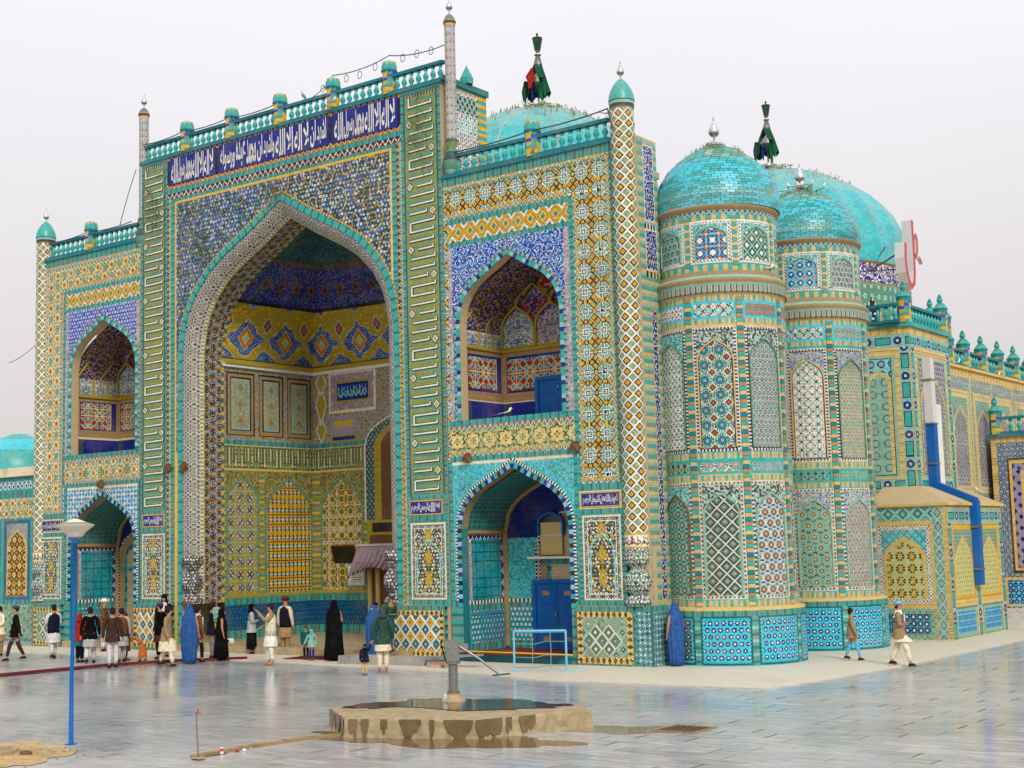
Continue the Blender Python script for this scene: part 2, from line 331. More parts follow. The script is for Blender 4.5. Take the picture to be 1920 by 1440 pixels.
def archring(mb, cx, a, zs, rise, zb, w, yf, yb, cols, step=.13, r2=None):
    """voussoir strip following an arch with its two legs: real blocks of depth yb-yf"""
    pts = [(cx-a, zb)]+arcpts(cx, a, zs, rise)+[(cx+a, zb)]; P = np.array(pts); d = np.hypot(*np.diff(P, axis=0).T); s = np.concatenate([[0], np.cumsum(d)])
    n = int(s[-1]/step); q = np.linspace(0, s[-1], n+1); X = np.interp(q, s, P[:, 0]); Z = np.interp(q, s, P[:, 1])
    for i in range(n):
        x0, z0, x1, z1 = X[i], Z[i], X[i+1], Z[i+1]; tx, tz = x1-x0, z1-z0; l = math.hypot(tx, tz) or 1
        def nrm(k):
            a_ = max(k-1, 0); b_ = min(k+1, n); tx, tz = X[b_]-X[a_], Z[b_]-Z[a_]; l = math.hypot(tx, tz) or 1; return -tz/l*w, tx/l*w
        n0 = nrm(i); n1 = nrm(i+1); o0 = (x0+n0[0], z0+n0[1]); o1 = (x1+n1[0], z1+n1[1]); c = cols[i % len(cols)]
        mb.quad((x0, yf, z0), (o0[0], yf, o0[1]), (o1[0], yf, o1[1]), (x1, yf, z1), c)
        mb.quad((x0, yb, z0), (x0, yf, z0), (x1, yf, z1), (x1, yb, z1), c); mb.quad((o0[0], yf, o0[1]), (o0[0], yb, o0[1]), (o1[0], yb, o1[1]), (o1[0], yf, o1[1]), c)
def wallarch(mb, x0, x1, z0, z1, cx, a, zs, rise, zb, y0, y1, col, soff=None):
    """solid wall with an arched opening"""
    mb.box(x0, y0, z0, cx-a, y1, z1, col); mb.box(cx+a, y0, z0, x1, y1, z1, col)
    if zb > z0: mb.box(cx-a, y0, z0, cx+a, y1, zb, col)
    p = arcpts(cx, a, zs, rise, 14)
    for (xa, za), (xb, zb_) in zip(p[:-1], p[1:]):
        mb.quad((xa, y0, za), (xb, y0, zb_), (xb, y0, z1), (xa, y0, z1), col); mb.quad((xb, y1, zb_), (xa, y1, za), (xa, y1, z1), (xb, y1, z1), col)
        mb.quad((xa, y1, za), (xb, y1, zb_), (xb, y0, zb_), (xa, y0, za), soff if soff is not None else col)
    mb.quad((cx-a, y0, z1), (cx+a, y0, z1), (cx+a, y1, z1), (cx-a, y1, z1), col)
# arabic lettering, shaped by hand (the letters join through their presentation forms)
FORM = {'ا': ('\ufe8d', '\ufe8e', None, None), 'ب': ('\ufe8f', '\ufe90', '\ufe91', '\ufe92'), 'ج': ('\ufe9d', '\ufe9e', '\ufe9f', '\ufea0'), 'ح': ('\ufea1', '\ufea2', '\ufea3', '\ufea4'),
  'د': ('\ufea9', '\ufeaa', None, None), 'ذ': ('\ufeab', '\ufeac', None, None), 'ر': ('\ufead', '\ufeae', None, None), 'س': ('\ufeb1', '\ufeb2', '\ufeb3', '\ufeb4'), 'ش': ('\ufeb5', '\ufeb6', '\ufeb7', '\ufeb8'),
  'ط': ('\ufec1', '\ufec2', '\ufec3', '\ufec4'), 'ع': ('\ufec9', '\ufeca', '\ufecb', '\ufecc'), 'ل': ('\ufedd', '\ufede', '\ufedf', '\ufee0'), 'م': ('\ufee1', '\ufee2', '\ufee3', '\ufee4'),
  'ن': ('\ufee5', '\ufee6', '\ufee7', '\ufee8'), 'ه': ('\ufee9', '\ufeea', '\ufeeb', '\ufeec'), 'و': ('\ufeed', '\ufeee', None, None), 'ي': ('\ufef1', '\ufef2', '\ufef3', '\ufef4')}
def shape(t):
    out = []; prev = False; i = 0
    while i < len(t):
        ch = t[i]
        if ch == 'ل' and i+1 < len(t) and t[i+1] == 'ا': out.append('\ufefc' if prev else '\ufefb'); prev = False; i += 2; continue
        if ch not in FORM: out.append(ch); prev = False; i += 1; continue
        f = FORM[ch]; nx = i+1 < len(t) and t[i+1] in FORM and f[2] is not None
        out.append(f[3] if prev and nx else f[2] if nx else f[1] if prev else f[0]); prev = nx; i += 1
    return ''.join(reversed(out))
def lettering(text, x0, x1, z0, z1, y, parent, col=cW, tight=True):
    # each word fills the height of its panel, as in the tall script of the photograph
    ws = text.split(' '); wd = [.55+.34*sum(1 if ch not in 'اد' else .45 for ch in w) for w in ws]; tot = sum(wd); x = x1; g = (x1-x0)*.006
    for w, k in zip(ws, wd):
        l = (x1-x0)*k/tot; lettering1(w, x-l+g, x-g, z0, z1, y, parent, col); x -= l
def lettering1(text, x0, x1, z0, z1, y, parent, col=cW, tight=True):
    words = text.split(' '); s = shape(text).replace(' ', '\u200a' if tight else ' ')
    c = bpy.data.curves.new('lettering', 'FONT'); c.body = s; c.resolution_u = 2; c.extrude = .0; c.offset = .022
    o = bpy.data.objects.new('lettering', c); COL.objects.link(o); bpy.context.view_layer.update()
    me = bpy.data.meshes.new_from_object(o.evaluated_get(bpy.context.evaluated_depsgraph_get())); bpy.data.objects.remove(o)
    V = np.array([v.co[:] for v in me.vertices]); mn = V.min(0); mxx = V.max(0); sx = (x1-x0)/(mxx[0]-mn[0]); sz = (z1-z0)/(mxx[1]-mn[1])
    P = np.stack([x0+(V[:, 0]-mn[0])*sx, np.full(len(V), y), z0+(V[:, 1]-mn[1])*sz], 1)
    F = [tuple(p.vertices) for p in me.polygons]; bpy.data.meshes.remove(me)
    return mesh_obj('lettering', P, F, np.full(len(F), col), GLAZE, parent)
# ------------------------------------------------------------------ ground
gmb = MB(); gmb.quad((-300, -60, -.012), (300, -60, -.012), (300, 400, -.012), (-300, 400, -.012), cST)
tag(gmb.build('ground', CONC), kind='structure')
def marble():
    m = bpy.data.materials.new('polished_marble'); m.use_nodes = True; t = m.node_tree; b = t.nodes['Principled BSDF']; l = t.links.new; N = t.nodes.new
    a = N('ShaderNodeAttribute'); a.attribute_name = 'Col'; oi = N('ShaderNodeObjectInfo'); tcn = N('ShaderNodeNewGeometry')
    mpp = N('ShaderNodeMapping'); mpp.inputs['Rotation'].default_value = (0, 0, math.radians(-22)); mpp.inputs['Scale'].default_value = (.55, 2.6, 1); l(tcn.outputs['Position'], mpp.inputs['Vector'])
    n = N('ShaderNodeTexNoise'); n.inputs['Scale'].default_value = 2.3; n.inputs['Detail'].default_value = 9; n.inputs['Roughness'].default_value = .68; n.inputs['Distortion'].default_value = .6; l(mpp.outputs[0], n.inputs['Vector'])
    r = N('ShaderNodeValToRGB'); r.color_ramp.elements[0].position = .3; r.color_ramp.elements[0].color = (.28, .29, .305, 1); r.color_ramp.elements[1].position = .72; r.color_ramp.elements[1].color = (.72, .71, .69, 1)
    e1 = r.color_ramp.elements.new(.5); e1.color = (.47, .475, .48, 1); l(n.outputs['Fac'], r.inputs[0])
    sm = N('ShaderNodeMapRange'); sm.inputs['To Min'].default_value = .88; sm.inputs['To Max'].default_value = 1.12; l(oi.outputs['Random'], sm.inputs['Value'])
    v1 = N('ShaderNodeVectorMath'); v1.operation = 'MULTIPLY'; l(r.outputs[0], v1.inputs[0]); l(a.outputs['Color'], v1.inputs[1])
    v2 = N('ShaderNodeVectorMath'); v2.operation = 'SCALE'; l(v1.outputs[0], v2.inputs[0]); l(sm.outputs[0], v2.inputs['Scale'])
    # dust: large uneven patches, paler and duller
    d = N('ShaderNodeTexNoise'); d.inputs['Scale'].default_value = .22; d.inputs['Detail'].default_value = 6; l(tcn.outputs['Position'], d.inputs['Vector'])
    dr = N('ShaderNodeMapRange'); dr.inputs['From Min'].default_value = .42; dr.inputs['From Max'].default_value = .68; l(d.outputs['Fac'], dr.inputs['Value'])
    mi = N('ShaderNodeMix'); mi.data_type = 'RGBA'; dm = N('ShaderNodeMath'); dm.operation = 'MULTIPLY'; dm.inputs[1].default_value = .6; l(dr.outputs[0], dm.inputs[0]); l(dm.outputs[0], mi.inputs[0]); l(v2.outputs[0], mi.inputs[6]); mi.inputs[7].default_value = (.50, .48, .44, 1)
    l(mi.outputs[2], b.inputs['Base Color'])
    rr = N('ShaderNodeMapRange'); rr.inputs['To Min'].default_value = .12; rr.inputs['To Max'].default_value = .30; l(dr.outputs[0], rr.inputs['Value']); l(rr.outputs[0], b.inputs['Roughness'])
    n3 = N('ShaderNodeTexNoise'); n3.inputs['Scale'].default_value = 9; n3.inputs['Detail'].default_value = 4; l(mpp.outputs[0], n3.inputs['Vector'])
    bp = N('ShaderNodeBump'); bp.inputs['Strength'].default_value = .16; bp.inputs['Distance'].default_value = .01; l(n3.outputs['Fac'], bp.inputs['Height']); l(bp.outputs[0], b.inputs['Normal']); b.inputs['Specular IOR Level'].default_value = .42
    return m
MARB = marble()
def slab_lin(k=None): return None
court = bpy.data.objects.new('courtyard', None); COL.objects.link(court); court['kind'] = 'structure'
SW, SD = 1.0, .5
Fw = np.array([-.5924, .7976]); Fw /= np.linalg.norm(Fw); Rt = np.array([.8007, .5984]); Rt /= np.linalg.norm(Rt)
cells = []
for j in range(0, 80):
    for i in range(-46, 90):
        x = -60+i*SW+(j % 2)*SW*.5+rs.uniform(-.02, .02); y = 11+j*SD
        px, py = x+SW/2, y+SD/2
        if y > 54 or px > 6 or px < -75: continue
        if px > -14.6 and False: continue
        dep = px*Fw[0]+py*Fw[1]; lat_ = px*Rt[0]+py*Rt[1]
        cells.append((dep, abs(lat_) < dep*.40 and dep > 14.5, x, y))
cells.sort(key=lambda c: (not c[1], c[0]))
base = MB().box(0, 0, -.03, SW-.002, SD-.002, 0, cW)
def shade(): return float(np.clip(rs.normal(1, .045), .86, 1.14))
smesh = []
for k in range(12):
    o = mesh_obj('slab', base.v, base.f, np.tile(np.array([[.95, .95, .97]])*shade()*np.array([1+rs.uniform(-.05, .07), 1, 1+rs.uniform(-.06, .05)]), (6, 1)), MARB, court, 'structure' if False else None)
    smesh.append(o)
first = cells[:300]; rest = cells[300:]
for k, (_, _, x, y) in enumerate(first):
    if k < 12: o = smesh[k]
    else: o = bpy.data.objects.new('slab', smesh[k % 12].data); COL.objects.link(o); o.parent = court
    o.location = (x, y, 0)
vs, fs_, cs_ = [], [], []
for (_, _, x, y) in rest:
    n = len(vs); vs += [(x, y, 0), (x+SW-.003, y, 0), (x+SW-.003, y+SD-.003, 0), (x, y+SD-.003, 0)]; fs_.append((n, n+1, n+2, n+3)); cs_.append(np.array([.95, .95, .97])*shade())
mesh_obj('slab', np.array(vs), np.array(fs_), np.array(cs_), MARB, court, 'stuff')
# pale dusty paving beside the walls (one step of real thickness above the marble)
APM = mat('pale_paving', .5, spec=.35, var=.10, vs=2.2, bump=.12, bs=8, dirt=.12)
ap = MB(); ap.prism([(-52, 31.0), (-34, 31.3), (-31.4, 31.1), (-24.5, 30.5), (-21.4, 29.5), (-15.15, 29.7), (-14.85, 31.1), (-14.4, 36), (-14.2, 60), (-21, 60), (-21, 33.4), (-52, 33.4)], .002, .03, cAPR)
tag(ap.build('paved_apron', APM), kind='structure')
# ------------------------------------------------------------------ the shrine
SH = empty('mosque', (0, 0, 0), 'tiled turquoise and blue mosque with pointed portal, corner towers and two large domes', 'mosque')
def part(name): 
    o = bpy.data.objects.new(name, None); COL.objects.link(o); o.parent = SH; return o
cJT = len(LIN); LIN = np.vstack([LIN, [s2l((104, 98, 66))]]); TRB = bricks(.075, [cTQ, cTQ, cTQD, cTQ], .26, cJT)       # turquoise brick course
BKB = bricks(.14, [cBK, cTQ], .1, cBKD)
YBK = bricks(.09, [cG, cYB, cOY], .2, cBKD)
WDOT = bricks(.08, [cK, cW], .05, cK)
BLDIA = lat(.46, .56, [(.14, cK), (.40, cTG), (.74, cW), (.85, cBN), (2, cG)], [(.12, cBN), (.42, cTG), (.54, cCR), (.78, cG), (.9, cBN), (2, cG)])
DADOA = lat(.44, .46, [(.16, cW), (.26, cK), (.55, cTGL), (.68, cK), (.80, cCR), (2, cTG)], [(.14, cW), (.3, cK), (.5, cTG), (2, cTGL)])
DADOB = lat(.40, .44, [(.16, cOR), (.24, cK), (.55, cG), (.7, cBN), (.78, cTQD), (2, cW)], [(.14, cCR), (.3, cTQD), (.55, cDT), (.72, cTQM), (.8, cK), (2, cW)])
FLP = arab(.36, cSL, cDG, cG, cW, cRB, dens=.7, fc=.26)
def floral_panel(u, v, Wd, H, *_):
    r = FLP(abs(u-Wd/2)+.07, v); x = abs(u-Wd/2); k = abs(np.mod(v-.1, H/3)-H/6); m = x/.16+k/.3
    r = sel(u.shape, r, (m < 1, cOY), (m < .5, cG), (m < .2, cBL)); a = Wd*.47; o = inarch(u, v, Wd/2, a, H*.55, H*.3) ; n = inarch(u, v, Wd/2, a-.05, H*.55, H*.3-.06)
    return np.where(o & ~n, cTQL, r)
def plaquecol(text): pass
def blue_floral(u, v, *_): return arab(.22, cBL, cRB, cW, cTQL, cRB, dens=.62, fc=.3)(u, v)
def niche_box(P, x0, x1, yf, yb, z0, zs, rise, cx, a, back, side, vault, floor, cell=.04):
    """rectangular niche behind an arched opening: left wall, back wall, right wall, barrel vault, floor"""
    W_, D = x1-x0, yb-yf; zt = zs
    c = Cv(yf, z0, yb, zt, cell); c.fill(side, yf, z0, yb, zt); c.emit('side_wall', right(x0), GLAZE, P)
    c = Cv(-yb, z0, -yf, zt, cell); c.fill(side, -yb, z0, -yf, zt); c.emit('side_wall', left(x1), GLAZE, P)
    c = Cv(x0, z0, x1, zs+rise+.05, cell); c.fill(back, x0, z0, x1, zs+rise+.05); c.emit('back_wall', front(yb), GLAZE, P)
    pts = np.array(arcpts(cx, (x1-x0)/2, zs, rise)); s = np.concatenate([[0], np.cumsum(np.hypot(*np.diff(pts, axis=0).T))])
    c = Cv(0, yf, s[-1], yb, cell); c.fill(vault, 0, yf, s[-1], yb)
    c.emit('vault', lambda u, v: (np.interp(u, s, pts[:, 0]), v, np.interp(u, s, pts[:, 1])), GLAZE, P, run=6)
    m = MB(); m.quad((x0, yf, z0), (x1, yf, z0), (x1, yb, z0), (x0, yb, z0), floor); m.build('floor_slab', MATTE, P)
def vase(x, y, R, prof, pat, nm, P):
    z_ = np.array([p[0] for p in prof]); r_ = np.array([p[1] for p in prof])*R; c = Cv(-PI*R, z_[0], .5*PI*R, z_[-1], .02); c.fill(pat, -PI*R, z_[0], .5*PI*R, z_[-1])
    return c.emit(nm, lambda u, v: (x+np.interp(v, z_, r_)*np.cos(u/R), y+np.interp(v, z_, r_)*np.sin(u/R), v), GLAZE, P, run=3)
def rib(P, pts, r, col): MB().tube(pts, r, col, 6).build('rib', MATTE, P)
ZF = zigframe(.15)
def wing(x0, x1, side, cx, au, al, dz, star, nm, pierw):
    """one storeyed wing of the portal: star-tiled pier, balcony niche above, ground niche below"""
    P = part(nm); pr = side > 0
    px0, px1 = (x1-pierw-.45, x1) if pr else (x0, x0+pierw+.45)       # pier incl. borders
    nx0, nx1 = (x0, px0) if pr else (px1, x1)
    top = 14.95+dz; sp_u = 10.25+dz; ru = 12.15+dz-sp_u; sp_l = 3.95; rl = 5.72-sp_l; ZB = 7.22+dz*.3
    m = MB(); wallarch(m, x0, x1, 6.2, top, cx, au, sp_u, ru, ZB, Y0, Y0+.34, cTN, cTN); wallarch(m, x0, x1, 0, 6.2, cx, al, sp_l, rl, .25, Y0, Y0+.3, cTQD, cBE)
    m.box(x0, Y0+.34, top-.7, x1, Y0+2.6, top-.5, cTN); m.build('wall', MATTE, P)
    c = Cv(x0, 0, x1, top, .03)
    pc_ = (px0+px1)/2; c.fill(star, x0, 0, x1, top)
    if pr: c.fill(lambda u, v, *_: star(u-(pc_-x0)+.295+.59*9, v), x0, 0, x1, top)
    # cornice, chevrons
    c.fill(TRB, x0, top-.36, x1, top); c.fill(zigzag(.2, .17, cW, cG, cTG), x0, top-.53, x1, top-.36)
    # yellow lozenge band above the balcony
    b0, b1 = (x0+.12, nx1) if pr else (nx0, x1)
    c.fill(zigzag(.2, .16, cW, cG, cTG), b0, 13.52+dz, b1, 13.68+dz)
    c.fill(TRB, b0, 13.36+dz, b1, 13.52+dz); c.fill(BLDIA, b0, 12.8+dz, b1, 13.36+dz); c.fill(TRB, b0, 12.64+dz, b1, 12.8+dz)
    # vertical borders of the pier
    for a, b, pt in ((0, .16, bricks(.075, [cTQ, cTQ, cTQD, cTQ], .28, cJT, True)), (.16, .30, lambda u, v, *_: zigzag(.2, .14, cW, cG, cTG)(v, u))):
        lo, hi = (nx1+a, nx1+b) if pr else (nx0-b, nx0-a); c.fill(pt, lo, 4.95 if a else 1.6, hi, 13.5+dz)
        if not pr: lo, hi = (x0+.02+a, x0+.02+b)
        else: lo, hi = (x1-b, x1-a)
        c.fill(pt, lo, 4.95 if a else 1.6, hi, top-.36)
    # spandrel of the balcony
    fx0, fx1 = (x0+.12, nx1) if pr else (nx0, x1-.02)
    c.fill(dots(.16, cBL, cW, cBL, .16, .3) if not pr else blue_floral, fx0, ZB-.2, fx1, 12.64+dz)
    c.fill(arab(.1, cLV, cGY, cW, cPK, cBN, ring=False, fc=.9), fx0, ZB-.2, fx0+.18, 12.64+dz); c.fill(arab(.1, cLV, cGY, cW, cPK, cBN, ring=False, fc=.9), fx1-.2, ZB-.2, fx1, 12.64+dz)
    # middle band with stars
    ma, mb_ = (x0+.05, nx1+.02) if pr else (nx0-.02, x1)
    c.fill(TRB, ma, ZB-.16, mb_, ZB); c.fill(zigzag(.2, .16, cW, cOR, cTG), ma, ZB-.32, mb_, ZB-.16)
    c.fill(starrow(.62, .62) if pr else gstar(.4), ma, ZB-.94, mb_, ZB-.32); c.fill(zigzag(.2, .16, cW, cG, cTG), ma, ZB-1.1, mb_, ZB-.94); c.fill(TRB, ma, ZB-1.25, mb_, ZB-1.1)
    zl = ZB-1.25
    # ground-floor spandrel
    c.fill(arab(.13, cAQ, cTQ, cTQL, cTQL, cBL, ring=False, dens=.8, fc=.55) if pr else starg(.17, cTQL, cBL, cTQ, .3, 0, cW), fx0-.1, 1.6, fx1+.1, zl)
    c.fill(cCM, fx0-.1, zl-.1, fx1+.1, zl)
    c.fill(bricks(.075, [cTQ, cTQ, cTQD, cTQ], .28, cJT, True), nx0 if not pr else x0, 1.6, (nx0+.16) if not pr else x0+.16, zl); c.fill(bricks(.075, [cTQ, cTQ, cTQD, cTQ], .28, cJT, True), nx1-.08, 1.6, nx1+.08, zl) 
    # pier foot
    q0, q1 = (px0+.0, x1) if pr else (x0, px1)
    c.fill(zigzag(.2, .14, cW, cG, cTG), q0+.16, 5.1, q1-.16, 5.24); c.fill(TRB, q0, 4.9, q1, 5.1); c.fill(cCM, q0+.1, 4.38, q1-.1, 4.9); c.fill(cPB, q0+.14, 4.42, q1-.14, 4.85); c.fill(TRB, q0, 4.22, q1, 4.38)
    c.fill(bricks(.075, [cTQ, cTQD], .2, cBE, True), q0, 1.6, q1, 4.22)
    c.fill(framed(floral_panel, (.05, cCM), (.1, lat(.1, .1, [(.5, cW), (2, cSL)])), (.03, cCM)), q0+.16, 1.82, q1-.16, 4.2)
    c.fill(TRB, x0, 1.6, x1, 1.8)
    c.fill(bricks(.1, [cTQ, cTQD, cTQ], .2, cBE, True), x0, 0, x1, 1.6)
    op = lambda X, Z: inarch(X, Z, cx, au, sp_u, ru, ZB) | inarch(X, Z, cx, al, sp_l, rl, .25)
    c.hole(op); c.emit('mosaic', front(Y0-.006), GLAZE, P)
    mb = MB(); archring(mb, cx, au, sp_u, ru, ZB, .13, Y0-.035, Y0-.002, [cTQ, cTQ, cTQL, cPB] if pr else [cTQ, cTQL, cTQD]); archring(mb, cx, al, sp_l, rl, 1.6, .14, Y0-.035, Y0-.002, [cTQ, cPB, cTQL, cPB, cTQ, cNV])
    mb.build('arch_brick', GLAZE, P, 'stuff')
    mb = MB(); archring(mb, cx, al+.14, sp_l, rl+.2, 1.8, .08, Y0-.02, Y0-.003, [cW, cK], .05); archring(mb, cx, au+.13, sp_u, ru+.18, ZB, .08, Y0-.02, Y0-.003, [cLV, cTGL, cSL], .06); mb.build('arch_border', GLAZE, P, 'stuff')
    # upper niche
    nl, nr, yb = cx-au-.12, cx+au+.12, 35.9
    def up_side(u, v, Wd, H, *_):
        z = v; r = sel(u.shape, cBKD)
        r = sel(u.shape, r, (z < .68, cPB), ((z > .68) & (z < .74), cCM), ((z > 1.02) & (z < 2.15) & (u > .15) & (u < Wd-.08), cPB), ((z > 1.08) & (z < 2.1) & (u > .18) & (u < Wd-.3), cRD))
        m = (z > 1.08) & (z < 2.1) & (u > .18) & (u < Wd-.3); r = np.where(m, starg(.27, cRD, cTGL, cBL, .3, 0, cCR)(u, v), r); r = np.where((z < .68) & (hsh(fl(u*6), 2) < .3), cSL, r)
        m = (z > 2.45) & (u > .1) & (u < Wd-.1); m2 = m & (abs(np.mod(u-.1, .68)-.34) < .28); r = np.where(m, cOY, r)
        return np.where(m2, arab(.19, cLV, cTGL, cW, cRB, cOR, dens=.6, fc=.3)(abs(np.mod(u-.1, .68)-.34), v), r)
    def up_back(u, v, Wd, H, *_):
        r = up_side(u, v, Wd, H); z = v; zz = H-v
        m = (z > 2.45); r = np.where(m, cOY, r); bw = Wd/3; k = fl(u/bw); x = (u-k*bw)*.7/bw
        a1 = inarch(x, z, .35, .32, 2.95, .75, 2.5); pn = arab(.17, cTGL, cLV, cW, cRB, cOR, dens=.6, fc=.34); r = np.where(a1, np.where(np.mod(k, 2) == 0, pn(abs(x-.35), v), arab(.17, cBL, cLV, cCR, cG, cOR, dens=.6, fc=.34)(abs(x-.35), v)), r)
        m = z > 2.9; q1 = arab(.2, cMD, cRD, cPK, cRB, cOR, dens=.5, fc=.4)(u, v); r = np.where(m & ~a1, q1, r)
        m = z > 3.95; q = lat(.9, .8, [(.72, cBL), (.86, cOY), (2, cMD)], [(.7, cRD), (.86, cOY), (2, cMD)])(u, v); r = np.where(m, np.where((q == cBL) | (q == cRD), np.where(hsh(fl(u*11), fl(v*11)) < .3, cPK, q), q), r)
        return r
    Pn = part('balcony_niche'); niche_box(Pn, nl, nr, Y0+.34, yb, ZB, sp_u-.15, ru+.05, cx, au, up_back, up_side, arab(.4, cBN, cPB, cOY, cLV, cOR, dens=.5, fc=.3), cBKD)
    bw = (nr-nl)/3
    for k in range(3):
        xc = nl+bw*(k+.5); ap_ = arcpts(xc, bw/2-.03, ZB+2.95, .8, 8); rib(Pn, [(xc-bw/2+.03, yb-.05, ZB+2.4)]+[(x, yb-.05-.12*max(0, z-ZB-2.95), z) for x, z in ap_]+[(xc+bw/2-.03, yb-.05, ZB+2.4)], .035, cOY)
    for k in range(2): xc = nl+bw*(k+1); rib(Pn, [(x, yb-.14, z) for x, z in arcpts(xc, bw*.5, ZB+3.65, .75, 6)], .03, cOY); rib(Pn, [(xc, yb-.07, ZB+2.4), (xc, yb-.07, ZB+3.0)], .05, cOY)
    for k in (.35, 1.45): rib(Pn, [(nl+.04, Y0+k, ZB+2.4), (nl+.04, Y0+k, ZB+3.1)]+[(nl+.06+.1*t, Y0+k+.5*t, ZB+3.1+.7*t) for t in (.5, 1)], .035, cOY)
    rib(Pn, [(nl+.04, Y0+.4, ZB+2.35), (nl+.04, yb-.04, ZB+2.35), (nr-.04, yb-.04, ZB+2.35), (nr-.04, Y0+.4, ZB+2.35)], .05, cOY)
    # ground niche
    def lo_side(u, v, Wd, H, *_):
        r = np.where(hsh(fl(u*16), fl(v*16)) < .2, cTQD, cTQM); r = np.where((np.mod(v, .27) < .03) | (np.mod(u, .09) < .012), cDT, r)
        fr = (np.minimum(u, Wd-u) < .22) & (np.minimum(u, Wd-u) > .1); r = np.where(fr, lat(.09, .09, [(.6, cW), (2, cPB)])(u, v), r); r = np.where(np.minimum(u, Wd-u) < .1, cBKD, r)
        r = np.where(v < 1.4, TRB(u, v), r); pan = (v < 1.22) & (v > .25) & (u > .16) & (u < Wd-.12); r = np.where(pan, starg(.16, cTQM, cPB, cW, .34, .5)(u, v), r); r = np.where((v > 1.4) & (v < 1.52), WDOT(u, v), r)
        return np.where((v > H-.3) & (v < H-.18), lat(.1, .1, [(.6, cW), (2, cPB)])(u, v), np.where(v > H-.18, cBKD, r))
    def lo_back(u, v, Wd, H, *_):
        r = lo_side(u, v, Wd, H); r = np.where((v > 1.52) & (v < H), np.where(v < 3.4, arab(.1, cTQ, cAQ, cTQL, cTQL, cTQD, ring=False, dens=.8, fc=.7)(u, v), starg(.2, cNV, cPB, cNV, .4, 0, cBK)(u, v)), r)
        bc = (Wd*.33 if not pr else Wd*.60); o = inarch(u, v, bc, 1.28, 3.0, 1.35); n = inarch(u, v, bc, 1.13, 3.0, 1.2); n2 = inarch(u, v, bc, .85, 3.0, .85); n3 = inarch(u, v, bc, .7, 3.0, .68)
        r = np.where(o, lat(.12, .12, [(.55, cW), (2, cNV)])(u, v), r); r = np.where(n, cBKD, r); r = np.where(n2, np.where(hsh(fl(u*8), fl(v*8)) < .5, cTQ, cDT), r); r = np.where(n3, cTN, r)
        return np.where((abs(u-bc) < 1.1) & (v > 2.55) & (v < 2.72), TRB(u, v), r)
    Pn = part('ground_niche'); niche_box(Pn, cx-al-.06, cx+al+.06, Y0+.3, 35.85, .25, sp_l-.05, rl, cx, al, lo_back, lo_side, lambda u, v, *_: np.where((np.mod(v, .24) < .025) | (np.mod(u, .16) < .02), cTG, np.where(hsh(fl(u*20), fl(v*20)) < .25, cDT, cTQD)), cRW if pr else cBKD)
    rib(Pn, [(cx-al-.02, 35.81, .3), (cx-al-.02, 35.81, sp_l-.1)]+[(x+.02, 35.81, z-.05) for x, z in arcpts(cx, al+.04, sp_l-.05, rl)[3:-3]]+[(cx+al+.02, 35.81, .3)], .075, cBKD)
    rib(Pn, [(cx-al, Y0+.32, sp_l-.12), (cx-al, 35.8, sp_l-.12)], .05, cBKD)
    # dado of separate lozenge tiles on the pier
    d0, d1 = (px0-.05, x1+.25) if pr else (x0-.1, px1+.02)
    dd = part('dado'); MB().box(d0, Y0-.14, 0, d1, Y0, 1.66, cTN).build('block', MATTE, dd)
    c = Cv(d0, 0, d1, 1.66, .025); c.fill(TRB, d0, 0, d1, 1.66); c.fill(framed(DADOA, (.17, zigframe(.17, cK, cG, cYB))), d0+.03, .08, d1-.05, 1.52); c.emit('mosaic', front(Y0-.146), GLAZE, dd)
    c = Cv(Y0-.14, 0, Y0+.2, 1.66, .03); c.fill(bricks(.09, [cTQ, cTQD, cK], .2, cBE, True), Y0-.14, 0, Y0+.2, 1.66); c.emit('edge', right(d1+.003), GLAZE, dd)
    lozenges(dd, d0+.2, .25, d1-.22, 1.35, .44, .46, Y0-.15, [(1, cW), (.86, cBN), (.70, cTG), (.34, cK), (.24, cGY)], 0); lozenges(dd, d0+.2, .25, d1-.22, 1.35, .44, .46, Y0-.15, [(1, cW), (.86, cTG), (.56, cBN), (.38, cTGL), (.2, cW)], 1)
    return P
def lozenge_mesh(w, h, rings, dep=.012):
    m = MB(); 
    def rg(k, y): return [(-w/2*k, y, 0), (0, y, -h/2*k), (w/2*k, y, 0), (0, y, h/2*k)]
    prev = rg(rings[0][0], 0); y = -dep; out = rg(rings[0][0]*.97, y)
    for i in range(4): m.quad(prev[i], prev[(i+1) % 4], out[(i+1) % 4], out[i], rings[0][1])
    for a, (k, c) in enumerate(rings):
        nk = rings[a+1][0] if a+1 < len(rings) else 0; o = rg(k*.97, y); n = rg(nk*.97, y-.002 if nk else y)
        if nk:
            for i in range(4): m.quad(o[i], o[(i+1) % 4], n[(i+1) % 4], n[i], c)
            y -= .002
        else: m.poly(o, c)
    return m
def lozenges(P, x0, z0, x1, z1, w, h, y, rings, ph=0, nm='tile', skip=None):
    """tiles of a lozenge lattice, each a part of its own, every second row"""
    src = None; n = 0; c = 0
    for j in range(int((z1-z0)/(h/2))+1):
        if j % 2 != ph: continue
        for i in range(int((x1-x0)/w)+1):
            X = x0+(w/2 if ph == 0 else 0)+i*w; Z = z0+j*h/2
            if X+w/2 > x1+.02 or Z+h/2 > z1+.02 or X-w/2 < x0-.02 or Z-h/2 < z0-.02: continue
            if src is None: src = lozenge_mesh(w*.98, h*.98, rings).build(nm, GLAZE, P); src.location = (X, y, Z)
            else: inst(nm, src, P, (X, y, Z))
            n += 1
    return n
XS = xstar(.59); GS = gstar(.42)
WR = wing(-27.45, -21.15, 1, -25.02, 1.88, 1.98, 0, XS, 'wing_wall', 1.15)
WL_ = wing(-48.25, -42.15, -1, -44.33, 1.95, 1.9, .28, GS, 'wing_wall', 1.15)
